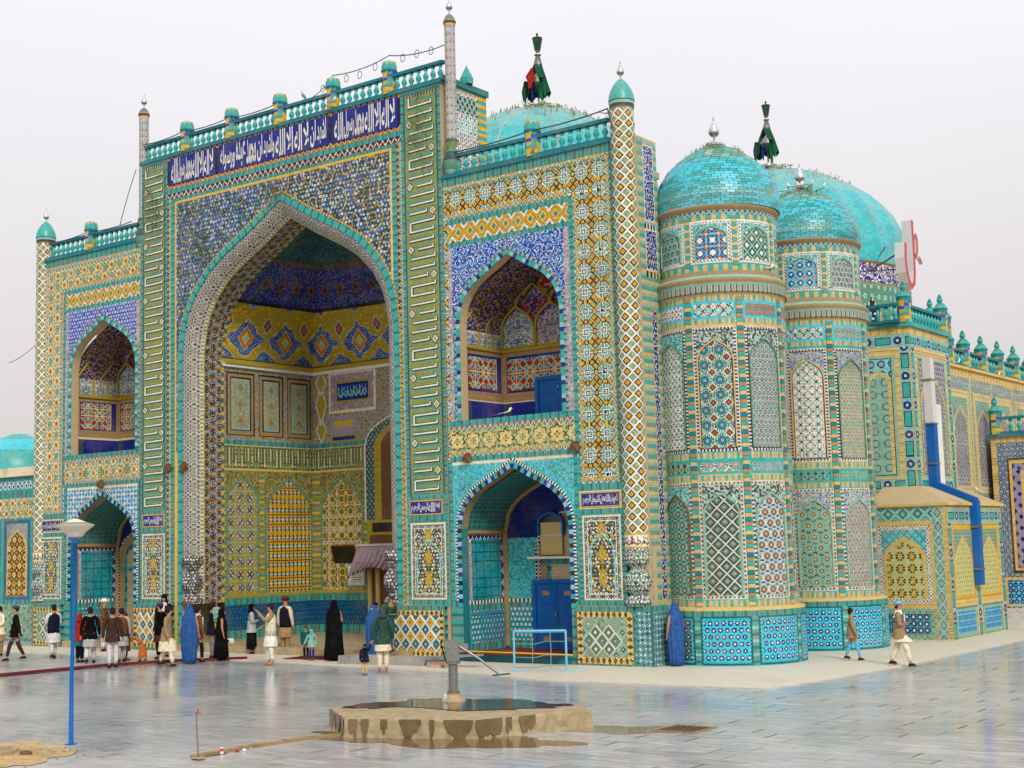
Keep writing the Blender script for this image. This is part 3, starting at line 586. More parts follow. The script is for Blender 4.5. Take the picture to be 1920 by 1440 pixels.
# text panels at the foot of the piers
def plaque(x0, x1, z0, z1, txt, y=Y0-.02):
    p = part('inscription'); m = MB().box(x0, y, z0, x1, Y0-.004, z1, cG); m.box(x0+.04, y-.006, z0+.04, x1-.04, y, z1-.04, cPB); m.build('panel', GLAZE, p)
    lettering(txt, x0+.08, x1-.08, z0+.08, z1-.08, y-.012, p)
plaque(-22.62, -21.28, 4.42, 4.86, 'اعوذ بالله من الشيطان الرجيم')
plaque(-48.05, -46.85, 4.42, 4.86, 'اعوذ بالله من الشيطان الرجيم')
plaque(-29.05, -27.72, 4.42, 4.88, 'بسم الله الرحمن الرحيم')
plaque(-41.95, -40.75, 4.42, 4.88, 'بسم الله الرحمن الرحيم')
# ---- pylons
def pylon(x0, x1, inner_right):
    P = part('pylon'); m = MB().box(x0, Y0, 0, x1, 36.0, 18.1, cTN); m.build('block', MATTE, P)
    c = Cv(x0, 0, x1, 18.1, .03); tb = bricks(.075, [cTQ, cTQ, cTQD, cTQ], .28, cJT, True)
    c.fill(tb, x0, 0, x1, 18.1); c.fill(bricks(.06, [cSL, cCR], .1, cSL), x0+.13, 4.95, x1-.13, 17.85); c.fill(kufbase, x0+.19, 5.02, x1-.19, 17.78)
    c.fill(TRB, x0, 4.9, x1, 5.0); c.fill(TRB, x0, 4.22, x1, 4.42)
    c.fill(framed(floral_panel, (.06, cCM), (.1, lat(.1, .1, [(.5, cW), (2, cSL)])), (.03, cCM)), x0+.12, 1.82, x1-.12, 4.18); c.fill(TRB, x0, 1.6, x1, 1.82); c.fill(cTN, x0, 0, x1, 1.6)
    c.emit('mosaic', front(Y0-.006), GLAZE, P)
    def bar(w): return MB().box(-w/2-.025, -.018, -.045, w/2+.025, 0, .045, cK).box(-w/2, -.032, -.024, w/2, -.018, .024, cW).box(w/2-.03, -.031, .02, w/2+.005, -.017, .09, cW).box(w/2-.045, -.016, .045, w/2+.02, -.001, .1, cK)
    protos = {}
    z = 5.2; i = 0; cx = (x0+x1)/2
    while z < 17.6:
        k = i % 7; w = (.98, .98, .70, .98, .98, .62, .98)[k]; dx = (.0, .04, -.13, .02, .05, .16, 0)[k]
        if w not in protos: o = bar(w).build('kufic_bar', GLAZE, P); protos[w] = o; o.location = (cx+dx, Y0-.004, z)
        else: o = inst('kufic_bar', protos[w], P, (cx+dx, Y0-.004, z))
        o.rotation_euler = (0, math.radians(-1.5), 0)
        if k in (2, 5):
            X = cx+(.46 if k == 2 else -.46)
            if 'd' not in protos: protos['d'] = lozenge_mesh(.3, .3, [(1, cK), (.85, cW), (.5, cK), (.36, cG)], .02).build('kufic_dot', GLAZE, P); protos['d'].location = (X, Y0-.004, z)
            else: inst('kufic_dot', protos['d'], P, (X, Y0-.004, z))
        if k in (0,):
            X = cx+(-.46 if k == 0 else .46)
            if 'h' not in protos: protos['h'] = MB().box(-.055, -.018, 0, .055, 0, .3, cK).box(-.03, -.032, 0, .03, -.018, .28, cW).build('kufic_stem', GLAZE, P); protos['h'].location = (X, Y0-.003, z)
            else: inst('kufic_stem', protos['h'], P, (X, Y0-.003, z))
        z += .292; i += 1
    return P
PR = pylon(-29.15, -27.5, False); PL = pylon(-42.1, -40.6, True)
# right flank of the portal mass above the wing roof
c = Cv(Y0+.3, 14.9, 36.0, 18.1, .035); c.fill(bricks(.12, [cTQ, cG], .1, cBE, True), Y0+.3, 14.9, 36, 18.1)
c.fill(starg(.22, cLV, cW, cSL, .34, .5, None), Y0+.55, 14.9, 35.5, 18); c.fill(starg(.22, cTQL, cW, cPB, .34, 0, None), Y0+.55, 16.6, 35.5, 17.2); c.fill(lat(.24, .3, [(.7, cBN), (2, cTQL)]), Y0+.55, 17.3, 35.5, 17.85)
c.emit('flank_mosaic', right(-27.495), GLAZE, PR)
MB().box(-27.56, Y0+.1, 18.1, -27.42, 36.05, 18.3, cTQD).lathe(-27.5, 35.0, [(.2, 18.3, cTQ), (.22, 18.5, cTQ), (.1, 18.75, cTQ), (0, 18.95, cTQ)], 8).build('coping', GLAZE, PR)
# dado blocks of the pylons
for (d0, d1, pat_, rings) in ((-30.15, -27.62, DADOB, [(1, cW), (.8, cBN), (.7, cG), (.26, cK), (.18, cOR)]), (-42.3, -40.2, DADOB, [(1, cW), (.8, cBN), (.7, cG), (.26, cK), (.18, cOR)])):
    dd = part('dado'); MB().box(d0, Y0-.14, 0, d1, Y0, 1.66, cTN).build('block', MATTE, dd)
    c = Cv(d0, 0, d1, 1.66, .025); c.fill(TRB, d0, 0, d1, 1.66); c.fill(framed(pat_, (.15, zigframe(.15, cK, cG, cYB))), d0+.03, .12, d1-.05, 1.5); c.emit('mosaic', front(Y0-.146), GLAZE, dd)
    lozenges(dd, d0+.18, .27, d1-.2, 1.4, .40, .44, Y0-.15, rings, 0); lozenges(dd, d0+.18, .27, d1-.2, 1.4, .40, .44, Y0-.15, [(1, cW), (.84, cK), (.74, cTQD), (.5, cDT), (.24, cCR), (.1, cOR)], 1)
    c = Cv(Y0-.14, 0, Y0+.2, 1.66, .03); c.fill(bricks(.09, [cTQ, cTQD, cK], .2, cBE, True), Y0-.14, 0, Y0+.2, 1.66); c.emit('edge', right(d1+.003), GLAZE, dd)
# ---- portal screen between the pylons
PX0, PX1, CX = -40.6, -29.15, -34.65
PS = part('portal_wall'); A_, ZS, RI = 5.1, 10.55, 4.9
m = MB(); wallarch(m, PX0, PX1, 0, 18.1, CX, A_, ZS, RI, 0, Y0, Y0+.42, cTN, cTN); m.box(PX0, Y0+.42, 15.6, PX1, 36, 18.1, cTN); m.build('wall', MATTE, PS)
c = Cv(PX0, 0, PX1, 18.1, .03); tb = bricks(.075, [cTQ, cTQ, cTQD, cTQ], .28, cJT, True)
c.fill(lambda u, v, *_: zigzag(.22, .2, cCR, cTQL, cBN)(v, u), PX0, 0, PX0+.2, 16.6); c.fill(lambda u, v, *_: zigzag(.22, .2, cCR, cTQL, cBN)(v, u), PX1-.2, 0, PX1, 16.6)
c.fill(tb, PX0+.2, 0, PX0+.42, 16.4); c.fill(tb, PX1-.42, 0, PX1-.2, 16.4)
c.fill(bricks(.05, [cG, cCR], .05, cG), PX0+.42, 0, PX1-.42, 16.3)
cSB = len(LIN); LIN = np.vstack([LIN, [s2l((38, 88, 142))], [s2l((26, 70, 84))]]); SPN = arab(.55, cSB, cSB+1, cOY, cLG, cPB, dens=.36, fc=.24); SPN2 = arab(.55, cSB+1, cSB, cG, cW, cTQD, dens=.4, fc=.24)
c.fill(lambda u, v, *_: np.where(u < 5.0+.3*np.sin(v*3), SPN(u, v), SPN2(u, v)), PX0+.5, 7, PX1-.5, 16.22)
c.fill(cG, PX0+.44, 16.22, PX1-.44, 16.27)
c.fill(TRB, PX0+.2, 16.3, PX1-.2, 16.42); c.fill(zigzag(.26, .2, cW, cK, cBN), PX0, 16.42, PX1, 16.62); c.fill(TRB, PX0, 16.62, PX1, 16.82)
c.fill(zigzag(.26, .17, cCR, cK, cOR), PX0, 16.82, PX1, 18.05); c.fill(zigzag(.26, .17, cCR, cK, cOR), PX0, 17.9, PX1, 18.07)
PANELS = [(-40.43, -37.95), (-37.78, -32.32), (-32.15, -29.25)]
c.hole(lambda X, Z: inarch(X, Z, CX, A_, ZS, RI)); c.emit('mosaic', front(Y0-.006), GLAZE, PS)
for (a, b), t in zip(PANELS, ('لا اله الا الله محمد رسول الله', 'اشهد ان لا اله الا الله واشهد ان محمد عبده ورسوله', 'لا اله الا الله محمد رسول الله')):
    p = part('inscription'); MB().box(a, Y0-.03, 16.94, b, Y0-.004, 17.95, cPB).build('panel', GLAZE, p); lettering(t, a+.08, b-.08, 16.98, 17.92, Y0-.04, p)
# turquoise rope moulding round the arch, then the splayed honeycomb reveal
mb = MB(); archring(mb, CX, A_, ZS, RI, 0, .2, Y0-.05, Y0-.002, [cTQ, cTQ, cTQD, cTQ], .09); mb.build('arch_brick', GLAZE, PS, 'stuff')
mb = MB(); archring(mb, CX, A_+.2, ZS, RI+.28, 0, .06, Y0-.02, Y0-.003, [cG, cBE], .08); mb.build('arch_border', GLAZE, PS, 'stuff')
A2, RI2, YS = 4.48, 4.32, Y0+.42
o_ = np.array([(CX-A_, 1.66)]+arcpts(CX, A_, ZS, RI)+[(CX+A_, 1.66)]); i_ = np.array([(CX-A2, 1.66)]+arcpts(CX, A2, ZS, RI2)+[(CX+A2, 1.66)])
so_ = np.concatenate([[0], np.cumsum(np.hypot(*np.diff(o_, axis=0).T))]); so_ /= so_[-1]; si_ = np.concatenate([[0], np.cumsum(np.hypot(*np.diff(i_, axis=0).T))]); LT = si_[-1]; si_ /= LT
def splay(u, v):   # v 0..1 across, u along
    t = u/LT; k = v; xo, zo = np.interp(t, si_, o_[:, 0]), np.interp(t, si_, o_[:, 1]); xi, zi = np.interp(t, si_, i_[:, 0]), np.interp(t, si_, i_[:, 1])
    bul = .12*np.sin(PI*k); return xo+(xi-xo)*k, Y0+.42*k-bul, zo+(zi-zo)*k
c = Cv(0, 0, LT, .8, .036); c.fill(dots(.135, cGY, cMD, cCR, .12, .33), 0, 0, LT, .8); c.fill(bricks(.07, [cCR, cTG], .1, cBE), 0, .74, LT, .8)
c.emit('reveal', lambda u, v: splay(u, v/.8), GLAZE, PS, run=5, smooth=True)
# vase feet of the reveal columns
for s in (-1, 1):
    vase(CX+s*4.80, Y0+.2, .40, [(1.66, .9), (1.8, .98), (2.0, .55), (2.15, .8), (2.35, 1.0), (2.6, .9), (2.8, .5), (2.95, .75), (3.1, 1.0), (3.35, .95)], arab(.12, cMD, cSL, cLV, cW, cPK, dens=.6, fc=.8), 'column_foot', PS)
# ---- the great recess
IW = part('iwan'); XL, XR, YI, YBK = -39.13, -30.17, YS, 39.6
def soff(u, v): return np.interp(u/LT, si_, i_[:, 0]), v, np.interp(u/LT, si_, i_[:, 1])
c = Cv(0, YI, LT, 35.0, .045)
def soffp(u, v, *_):
    r = dots(.1, cGY, cBE, cGY, .2, .4)(u, v); x, y, i, j = cellc(u, v, .34, .30, .5); q = np.hypot(x, y); return sel(u.shape, r, (abs(q-.125) < .016, cK), (q < .075, cMD), (q < .03, cBRZ))
c.fill(soffp, 0, YI, LT, 35.0); c.fill(cCR, 0, YI, LT, YI+.06); c.fill(bricks(.16, [cG, cTQD], .1, cBE), 0, 34.86, LT, 35.0)
c.emit('soffit', soff, GLAZE, IW, run=4)
def lancet(inner): return archpanel(inner, arab(.2, cDOY, cOL, cK, cTN, cSL, dens=.5, fc=.34), cTG, .09, .0, .03, .18, .62)
def PA(u, v, *_):
    x, y, i, j = cellc(u/.47, v/.47, 1); ax, ay = abs(x), abs(y); s = ax+ay; g = np.minimum(abs(ax-.22)+ay, ax+abs(ay-.22))
    return sel(u.shape, cOY, (np.mod(fl(u/.06)+fl(v/.06), 2) == 0, cDOY), (abs(s-.5) < .03, cTGL), (np.maximum(ax, ay) > .46, cTGL), (s < .43, cK), (s < .40, cOY), ((abs(ax-ay) < .085) & (s < .43), cK), ((abs(ax-ay) < .055) & (s < .42), cBRZ), (g < .15, cK), (g < .12, cLG), (g < .03, cK), ((np.hypot(.5-ax, .5-ay) < .1), cG))
def PB2(u, v, *_):
    x, y, i, j = cellc(u, v, .21, .34); hx = abs(x)/.09+np.maximum(abs(y)-.07, 0)/.07
    return sel(u.shape, cTGL, (abs(x)/.105+abs(abs(y)-.17)/.10 > 1.0, cK), (hx < 1.15, cK), (hx < 1, cG), ((abs(y) < .012), cK), (np.hypot(x, abs(y)-.06) < .022, cOR), (abs(x)/.05+abs(abs(y)-.17)/.05 < 1, cLG))
def PC2(u, v, *_):
    x, y, i, j = cellc(u/.46, v/.46, 1); ax, ay = abs(x), abs(y); s8 = np.minimum(np.maximum(ax, ay), (ax+ay)*.7071); rc = np.hypot(.5-ax, .5-ay)
    return sel(u.shape, cDOY, (abs(ax-ay) < .03, cLG), (np.minimum(abs(.5-ax), abs(.5-ay)) < .03, cLG), (s8 < .37, cLG), (s8 < .34, cK), (s8 < .31, cG), (s8 < .22, cOY), (s8 < .16, cDG), (s8 < .07, cTQ), (rc < .13, cLG), (rc < .1, cG), (rc < .04, cOR))
PB_ = starg(.27, cG, cOL, cBN, .24, 0, cTG, cTGL)
PC = starg(.44, cOL, cG, cTQD, .36, 0, cTGL, cG)
def carpetp(u, v, Wd, H, *_):
    r = arab(.17, cTGL, cLV, cGY, cOY, cBL, dens=.55, fc=.35)(abs(u-Wd/2), v); k = abs(np.mod(v, H/3)-H/6); m = abs(u-Wd/2)/.34+k/.46
    return sel(u.shape, r, (m < 1, cOY), (m < .8, r), (m < .42, cOL), (m < .22, cOR))
def iw_wall(panels, upper, L_):
    def f(u, v, *_):
        r = sel(u.shape, cBKD)
        r = np.where(v < 1.45, starg(.17, cDT, cPB, cTQM, .34, .5)(u, v), r); r = np.where((v < .3) | ((v > 1.22) & (v < 1.45)), TRB(u, v), r)
        r = np.where((v > 1.45) & (v < 6.15), bricks(.1, [cTG, cG, cTG, cOY], .15, cBE, True)(u, v), r)
        for a, b, p in panels:
            m = (u > a) & (u < b) & (v > 1.6) & (v < 6.1); r = np.where(m, lancet(p)(u-a, v-1.6, b-a, 4.5), r)
        r = np.where((v > 6.15) & (v < 7.05), kuf_band(u, v-6.15, 9, .9), r); r = np.where((v > 7.05) & (v < 7.25), TRB(u, v), r)
        r = np.where(v > 7.25, arab(.09, cDOY, cLV, cTGL, cGY, cSL, ring=False, fc=.8)(u, v), r)
        return upper(u, v, r)
    return f
def upl(u, v, r):
    for a, b in ((.12, 1.5), (1.72, 2.98), (3.18, 4.45)):
        m = (u > a) & (u < b) & (v > 7.4) & (v < 9.75); r = np.where(m, framed(carpetp, (.05, cK), (.13, cBKD), (.05, cK), (.06, cTGL))(u-a, v-7.4, b-a, 2.35), r)
    return np.where(v > 9.95, cCM, r)
c = Cv(35.0, .3, YBK, 10.3, .035); c.fill(iw_wall([(.06, 1.72, PA), (1.98, 4.5, PB2)], upl, 4.6), 35.0, .3, YBK, 10.3); c.emit('side_wall', right(XL), GLAZE, IW)
c = Cv(-YBK, .3, -35.0, 10.3, .05); c.fill(iw_wall([(.06, 2.1, PA), (2.4, 4.5, PB_)], upl, 4.6), -YBK, .3, -35, 10.3); c.emit('side_wall', left(XR), GLAZE, IW)
def upb(u, v, r):
    for z, h in ((7.75, .55), (8.75, .85), (9.6, .5)):
        m = abs(u-.42)/.3+abs(v-z)/h; r = sel(u.shape, r, (m < 1, cW), (m < .82, cOY))
    m = (u > .85) & (u < 3.3) & (v > 8.35) & (v < 9.95); r = np.where(m, framed(solid(cOY), (.1, cCM), (.28, arab(.1, cLV, cGY, cW, cOR, cBL, ring=False, fc=.7)), (.1, cOY), (.05, cBN))(u-.85, v-8.35, 2.45, 1.6), r)
    m = (u > .9) & (u < 2.3) & (v > 7.55) & (v < 8.25); r = np.where(m, framed(solid(cGY), (.2, lat(.2, .2, [(.5, cPK), (2, cLV)])))(u-.9, v-7.55, 1.4, .7), r)
    m = (abs(u-1.35) < .2) & (abs(v-7.95) < .12) | (abs(u-1.85) < .2) & (abs(v-7.95) < .12); r = np.where(m, cG, r)
    m = (u > .9) & (u < 2.4) & (v > 7.25) & (v < 7.5); r = np.where(m, cOY, r); m = (u > 1.0) & (u < 2.2) & (v > 7.32) & (v < 7.44); r = np.where(m, cPB, r)
    ca = 4.4; o = inarch(u, v, ca, 1.75, 6.9, 1.4, 4.2); n = inarch(u, v, ca, 1.25, 6.9, 1.05, 4.2); n2 = inarch(u, v, ca, .9, 6.9, .8, 4.2)
    r = np.where(o & (u < 8), lat(.2, .24, [(.5, cTGL), (2, cSL)])(u, v), r); r = np.where(o & ~inarch(u, v, ca, 1.68, 6.9, 1.34, 4.2), cW, r); r = np.where(n, cOY, r); r = np.where(n2, cBRZ, r)
    m = (u > 2.75) & (u < 6.05) & (v < 4.2) & (v > 1.2); r = np.where(m, cOY, r); m = (u > 2.95) & (u < 5.9) & (v < 3.65); r = np.where(m, cBRZ, r)
    m = (u > 3.0) & (u < 5.8) & (v > 3.75) & (v < 4.1); r = np.where(m, cK, r)
    return np.where(v > 9.98, cCM, r)
c = Cv(XL, .3, XR, 10.3, .035); c.fill(iw_wall([(.3, 2.6, PC2), (6.4, 8.7, PC2)], upb, 9), XL, .3, XR, 10.3); c.emit('back_wall', front(YBK), GLAZE, IW)
c = Cv(XL+1.35, 9.18, XL+2.85, 9.74, .02); c.fill(script(cPB, cTQL, .5), XL+1.35, 9.18, XL+2.85, 9.74); c.emit('inscription', front(YBK-.03), GLAZE, IW)
MB().box(XL+1.3, YBK-.02, 9.13, XL+2.9, YBK-.002, 9.79, cPB).build('panel', GLAZE, IW)
# cornice line
MB().box(XL-.02, 34.95, 10.22, XL+.10, YBK, 10.34, cW).box(XL-.02, YBK-.10, 10.223, XR, YBK+.02, 10.343, cW).box(XL, 34.95, 10.34, XL+.16, YBK, 10.5, cOY).box(XL+.02, YBK-.16, 10.346, XR, YBK, 10.5, cOY).build('cornice', MATTE, IW)
# painted half-vault: the plan closes in from three sides as it rises
def vaultP(u, v):   # u 0..LV along left wall, back, right wall; v height fraction
    zz = 10.56+(RI2+.0)*v; t = np.interp(v, AY[::-1], AX[::-1]); hw = 4.49*t; yb = 35.0+4.6*(.12+.88*t**.9)
    L1 = yb-34.96; L2 = 2*hw; tot = 2*L1+L2+1e-6; s = u*tot
    x = np.where(s < L1, CX-hw, np.where(s < L1+L2, CX-hw+(s-L1), CX+hw)); y = np.where(s < L1, 34.96+s, np.where(s < L1+L2, yb, yb-(s-L1-L2)))
    # round the corners as it rises
    k = v*.5; cxm, cym = CX, 34.96; d = np.hypot((x-cxm)/np.maximum(hw, .01), (y-cym)/np.maximum(L1, .01)); f = 1/np.maximum(d, 1); x = cxm+(x-cxm)*(1-k+k*f); y = cym+(y-cym)*(1-k+k*f)
    return x, y, zz
def vaultpat(u, v, *_):
    U = u*18.2; V = v*5.8; yel = V < 2.7
    x = (np.mod(U/2.05, 1)-.5)*2.05; y = V-1.05; x2 = (np.mod(U/2.05+.5, 1)-.5)*2.05; m = np.minimum(abs(x)/.99+abs(y)/.98+.06*np.cos(U*12)+.05*np.cos(V*14), abs(x2)/.80+abs(V+.15)/.75+.05*np.cos(U*12)); m = np.minimum(m, (abs(x)/.8+abs(V-3.0)/.6)*1.0); y = np.where(abs(x)/.99+abs(y)/.98 <= m+.2, y, 9); fz = arab(.16, cPB, cBL, cTQL, cLV, cOR, dens=.55, fc=.4)(U, V)
    r = sel(u.shape, cOY, (hsh(fl(U*9), fl(V*9)) < .13, cG), (m < 1, cCR), (m < .95, fz), ((abs(x)/.4+abs(y)/.62 < 1), cCR), ((abs(x)/.36+abs(y)/.56 < 1), cOR), ((abs(x)/.24+abs(y)/.36 < 1), cG), ((abs(x)/.14+abs(y)/.2 < 1), cTQL))
    m2 = abs(x2)/.27+abs(V-1.75)/.42; r = sel(u.shape, r, (m2 < 1, cCR), (m2 < .8, cPB), (m2 < .5, cOR))
    b = arab(.2, cPB, cNV, cBL, cLV, cRB, dens=.45, fc=.35)(U, V); x, y, i, j = cellc(U, V, 1.1, 1.0, .5); b = np.where(np.hypot(x, y) < .24, cBRZ, b); b = np.where(np.hypot(x, y) < .1, cNV, b)
    r = np.where(V > 2.7, b, r); r = np.where((V > 2.62) & (V < 2.76), cNV, r); r = np.where(V > 4.35, arab(.26, cNV, cDT, cTQD, cSL, cBRZ, dens=.45, fc=.35)(U, V), r); return np.where((V > 4.3) & (V < 4.42+.05*np.sin(U*9)), cBRZ, r)
c = Cv(0, 0, 1, 1, 1/330); c.fill(vaultpat, 0, 0, 1, 1); c.emit('vault', vaultP, GLAZE, IW, run=5)
m = MB().box(-39.13, YI, .0, -30.17, YBK, .3, cCON); m.box(-40.4, Y0-.3, 0, -28.9, YI, .27, cCON); m.build('floor_slab', CONC, IW)
# box bodies behind the wings so that the building is solid
m = MB().box(-48.2, 36.2, 0, -39.3, 40, 13.2, cTN).box(-30.0, 36.2, 0, -20.9, 40, 13.2, cTN).box(-40, 36, 15.2, -29.5, 41, 15.6, cTN).box(-40, 39.75, 0, -29.5, 40, 15.4, cTN).box(-46, 40, 0, -20.7, 46.4, 10.2, cTN).box(-46, 46.4, 0, -24, 90, 9.3, cTN)
m.build('body_wall', MATTE, SH)
# ------------------------------------------------------------------ balustrades
BPROF = [(.045, 0, cTQD), (.075, .03, cTQ), (.045, .07, cTQ), (.085, .15, cTQ), (.095, .21, cTQ), (.055, .30, cTQL), (.04, .36, cTQ), (.07, .41, cTQD), (.06, .46, cTQD)]
PROTO = {}
def balustrade(x0, x1, z, posts, y=Y0+.12, axis='x', X=0, h=1.0, pstep=.3, ph=1.25, cap='flat', par=None):
    P = par or part('balustrade'); m = MB(); q = [x0]+list(posts)+[x1]
    if axis == 'x': at = lambda s, yy, zz: (s, yy, zz)
    else: at = lambda s, yy, zz: (X+(yy-y), s, zz)
    def bx(s0, s1, ya, yb_, z0, z1, c, mm=None):
        a = at(s0, ya, z0); b = at(s1, yb_, z1); (mm or m).box(min(a[0], b[0]), min(a[1], b[1]), z0, max(a[0], b[0]), max(a[1], b[1]), z1, c)
    bx(x0, x1, y-.12, y+.12, z, z+.09, cTQD); bx(x0, x1, y-.1, y+.1, z+.56, z+.66, cTQD); m.build('rail', GLAZE, P)
    n = int((x1-x0)/pstep)
    for i in range(n):
        s = x0+(i+.5)*(x1-x0)/n
        if any(abs(s-p) < .26 for p in posts): continue
        if 'b' not in PROTO: PROTO['b'] = MB().lathe(0, 0, BPROF, 8).build('baluster', GLAZE, P, smooth=True); PROTO['b'].location = at(s, y, z+.09)
        else: inst('baluster', PROTO['b'], P, at(s, y, z+.09), scale=(1, 1, h))
    for k, p in enumerate(posts):
        key = 'p'+cap+str(ph)
        if key not in PROTO:
            pm = MB(); nn = 8; cs = [cG, cTQ, cBL, cG, cTQL]
            for j in range(int(ph/.11)):
                for i in range(8):
                    a = 2*PI*i/8+PI/8; b = a+2*PI/8; r = .235; zz = j*.11
                    pm.quad((r*math.cos(a), r*math.sin(a), zz), (r*math.cos(b), r*math.sin(b), zz), (r*math.cos(b), r*math.sin(b), zz+.11), (r*math.cos(a), r*math.sin(a), zz+.11), cs[(i*2+j*3) % 5] if (i+j) % 2 else (cG if i % 2 else cTG))
            t = int(ph/.11)*.11
            if cap == 'flat': pm.lathe(0, 0, [(.24, t-.36, cTQD), (.275, t-.3, cTQD), (.26, t-.26, cTQ), (.245, t-.08, cTG), (.2, t+.0, cTQ), (.12, t+.05, cTG), (0, t+.06, cTG)], 8)
            else: pm.lathe(0, 0, [(.24, t, cTQ), (.27, t+.05, cTQD), (.28, t+.13, cTQ), (.2, t+.24, cTG), (.13, t+.32, cTQD), (.07, t+.35, cTQ), (.12, t+.44, cTQ), (.10, t+.52, cTQD), (.025, t+.66, cTQ), (0, t+.68, cTQ)], 8)
            PROTO[key] = pm.build('post', GLAZE, P); PROTO[key].location = at(p, y, z)
        else: inst('post', PROTO[key], P, at(p, y, z))
    return P
balustrade(-41.95, -27.4, 18.1, [-39.65, -37.24, -34.78, -32.24, -29.71], ph=1.2)
balustrade(-27.05, -21.3, 14.95, [-24.03], ph=1.2)
balustrade(-47.8, -42.35, 15.23, [-45.28], ph=1.2)
MB().box(-42.15, Y0-.06, 18.02, -27.45, Y0+.3, 18.14, cTQD).build('cornice', GLAZE, PS); MB().box(-27.45, Y0-.06, 14.86, -21.1, Y0+.3, 14.98, cTQD).build('cornice', GLAZE, WR); MB().box(-48.3, Y0-.06, 15.14, -42.1, Y0+.3, 15.26, cTQD).build('cornice', GLAZE, WL_)
# ------------------------------------------------------------------ minarets
def finial(P, x, y, z, s=1.0, name='finial'):
    return MB().lathe(x, y, [(.035*s, z, cSV), (.03*s, z+.22*s, cSV), (.12*s, z+.26*s, cMT), (.2*s, z+.38*s, cSV), (.19*s, z+.5*s, cSV), (.1*s, z+.68*s, cSV), (.03*s, z+.84*s, cMT), (.015*s, z+1.0*s, cSV), (0, z+1.02*s, cSV)], 14).build(name, METAL, P, smooth=True)
def minaret(x, y, z0, z1, R, tiles=True, foot=True):
    P = part('minaret'); m = MB().lathe(x, y, [(R-.01, z0, cTN), (R-.01, z1, cTN)], 16); m.build('shaft', MATTE, P)
    per = 2*PI*R; w = per/7; h = .31; c = Cv(-PI*R, z0, .35*R, z1, .025)
    c.fill(lat(w, h, [(.1, cK), (.3, cG), (.58, cTG), (.78, cTGL), (2, cW)], [(.1, cK), (.46, cG), (.72, cBN), (.79, cK), (2, cW)]), -PI*R, z0, .35*R, z1)
    c.emit('mosaic', cyl(x, y, R), GLAZE, P, run=4)
    if tiles:   # the brown lozenges stand proud, one tile each
        src = None; ph = (z0 % h)
        for k in range(-4, 1):
            for j in range(int((z1-z0)/h)):
                u = -PI*R+(k+4)*w+(w if k < 0 else w); Z = z0+j*h+h*.5
                th = u/R; 
                if Z > z1-.3: continue
                if src is None:
                    mm = MB(); RR = R+.012
                    def pt(a, b, rr): return (rr*math.cos(a), rr*math.sin(a), b)
                    rings = [(.79, cK), (.72, cBN), (.46, cG), (.12, cK)]
                    for q, (kk, col) in enumerate(rings):
                        nk = rings[q+1][0] if q+1 < len(rings) else 0; A = [pt(-w/2/R*kk, 0, RR), pt(0, -h/2*kk, RR), pt(w/2/R*kk, 0, RR), pt(0, h/2*kk, RR)]
                        if nk:
                            B = [pt(-w/2/R*nk, 0, RR), pt(0, -h/2*nk, RR), pt(w/2/R*nk, 0, RR), pt(0, h/2*nk, RR)]
                            for i in range(4): mm.quad(A[i], A[(i+1) % 4], B[(i+1) % 4], B[i], col)
                        else: mm.poly(A, col)
                    src = mm.build('tile', GLAZE, P); src.location = (x, y, Z); src.rotation_euler = (0, 0, th)
                else: inst('tile', src, P, (x, y, Z), (0, 0, th))
    MB().lathe(x, y, [(R+.0, z1, cTG), (R+.02, z1+.05, cBN), (R+.02, z1+.14, cTQL), (R+.03, z1+.22, cBN), (R+.04, z1+.25, cTQD)], 16).build('collar', GLAZE, P)
    MB().lathe(x, y, [(R+.04, z1+.25, cTQ), (R+.02, z1+.42, cTQ), (R*.86, z1+.6, cTQ), (R*.6, z1+.76, cTQ), (R*.3, z1+.88, cTQ), (.03, z1+.93, cTQD)], 16).build('cupola', DOME, P, smooth=True)
    finial(P, x, y, z1+.9, .55)
    if foot:
        c = Cv(-PI*R, z0-.4, .35*R, z0, .025); c.fill(framed(script(cW, cBN, .9), (.04, cG)), -PI*R, z0-.4, .35*R, z0); c.emit('band', cyl(x, y, R+.01), GLAZE, P, run=4)
        vase(x, y, R+.06, [(1.66, .8), (1.76, 1.0), (1.88, .85), (1.98, .55), (2.1, .85), (2.3, 1.0), (2.5, .92), (2.64, .55), (2.72, .5), (2.85, .85), (2.95, .95), (3.02, .9), (z0-.4, .88)], arab(.13, cSL, cTG, cW, cLG, cBK, dens=.55, fc=.8), 'vase_foot', P)
        MB().box(x-.42, y+.12, 1.66, x+.42, y+.3, 3.3, cTN).build('niche_back', MATTE, P); c = Cv(x-.4, 1.66, x+.4, 3.3, .025); c.fill(arab(.16, cSB, cTQL, cW, cW, cTQ, dens=.5, fc=.6), x-.4, 1.66, x+.4, 3.3); c.emit('niche_mosaic', front(y+.115), GLAZE, P)
        MB().box(x-.3, y-.2, 0, x+.55, y+.6, 1.66, cTQD).build('plinth', GLAZE, P); c = Cv(x-.3, 0, x+.55, 1.66, .025); ck = lat(.16, .16, [(.7, cSL), (2, cTQL)], [(.5, cW), (2, cTQD)]); c.fill(TRB, x-.3, 0, x+.55, 1.66); c.fill(ck, x-.05, .1, x+.45, 1.5); c.emit('plinth_mosaic', front(y-.205), GLAZE, P)
        c = Cv(y-.2, 0, y+.6, 1.66, .025); c.fill(ck, y-.2, 0, y+.6, 1.66); c.fill(TRB, y-.2, 1.5, y+.6, 1.66); c.emit('plinth_mosaic', right(x+.555), GLAZE, P)
    return P
minaret(-20.86, 33.72, 3.65, 15.75, .345); MN2 = minaret(-48.3, 33.8, 3.65, 15.95, .36, tiles=False)
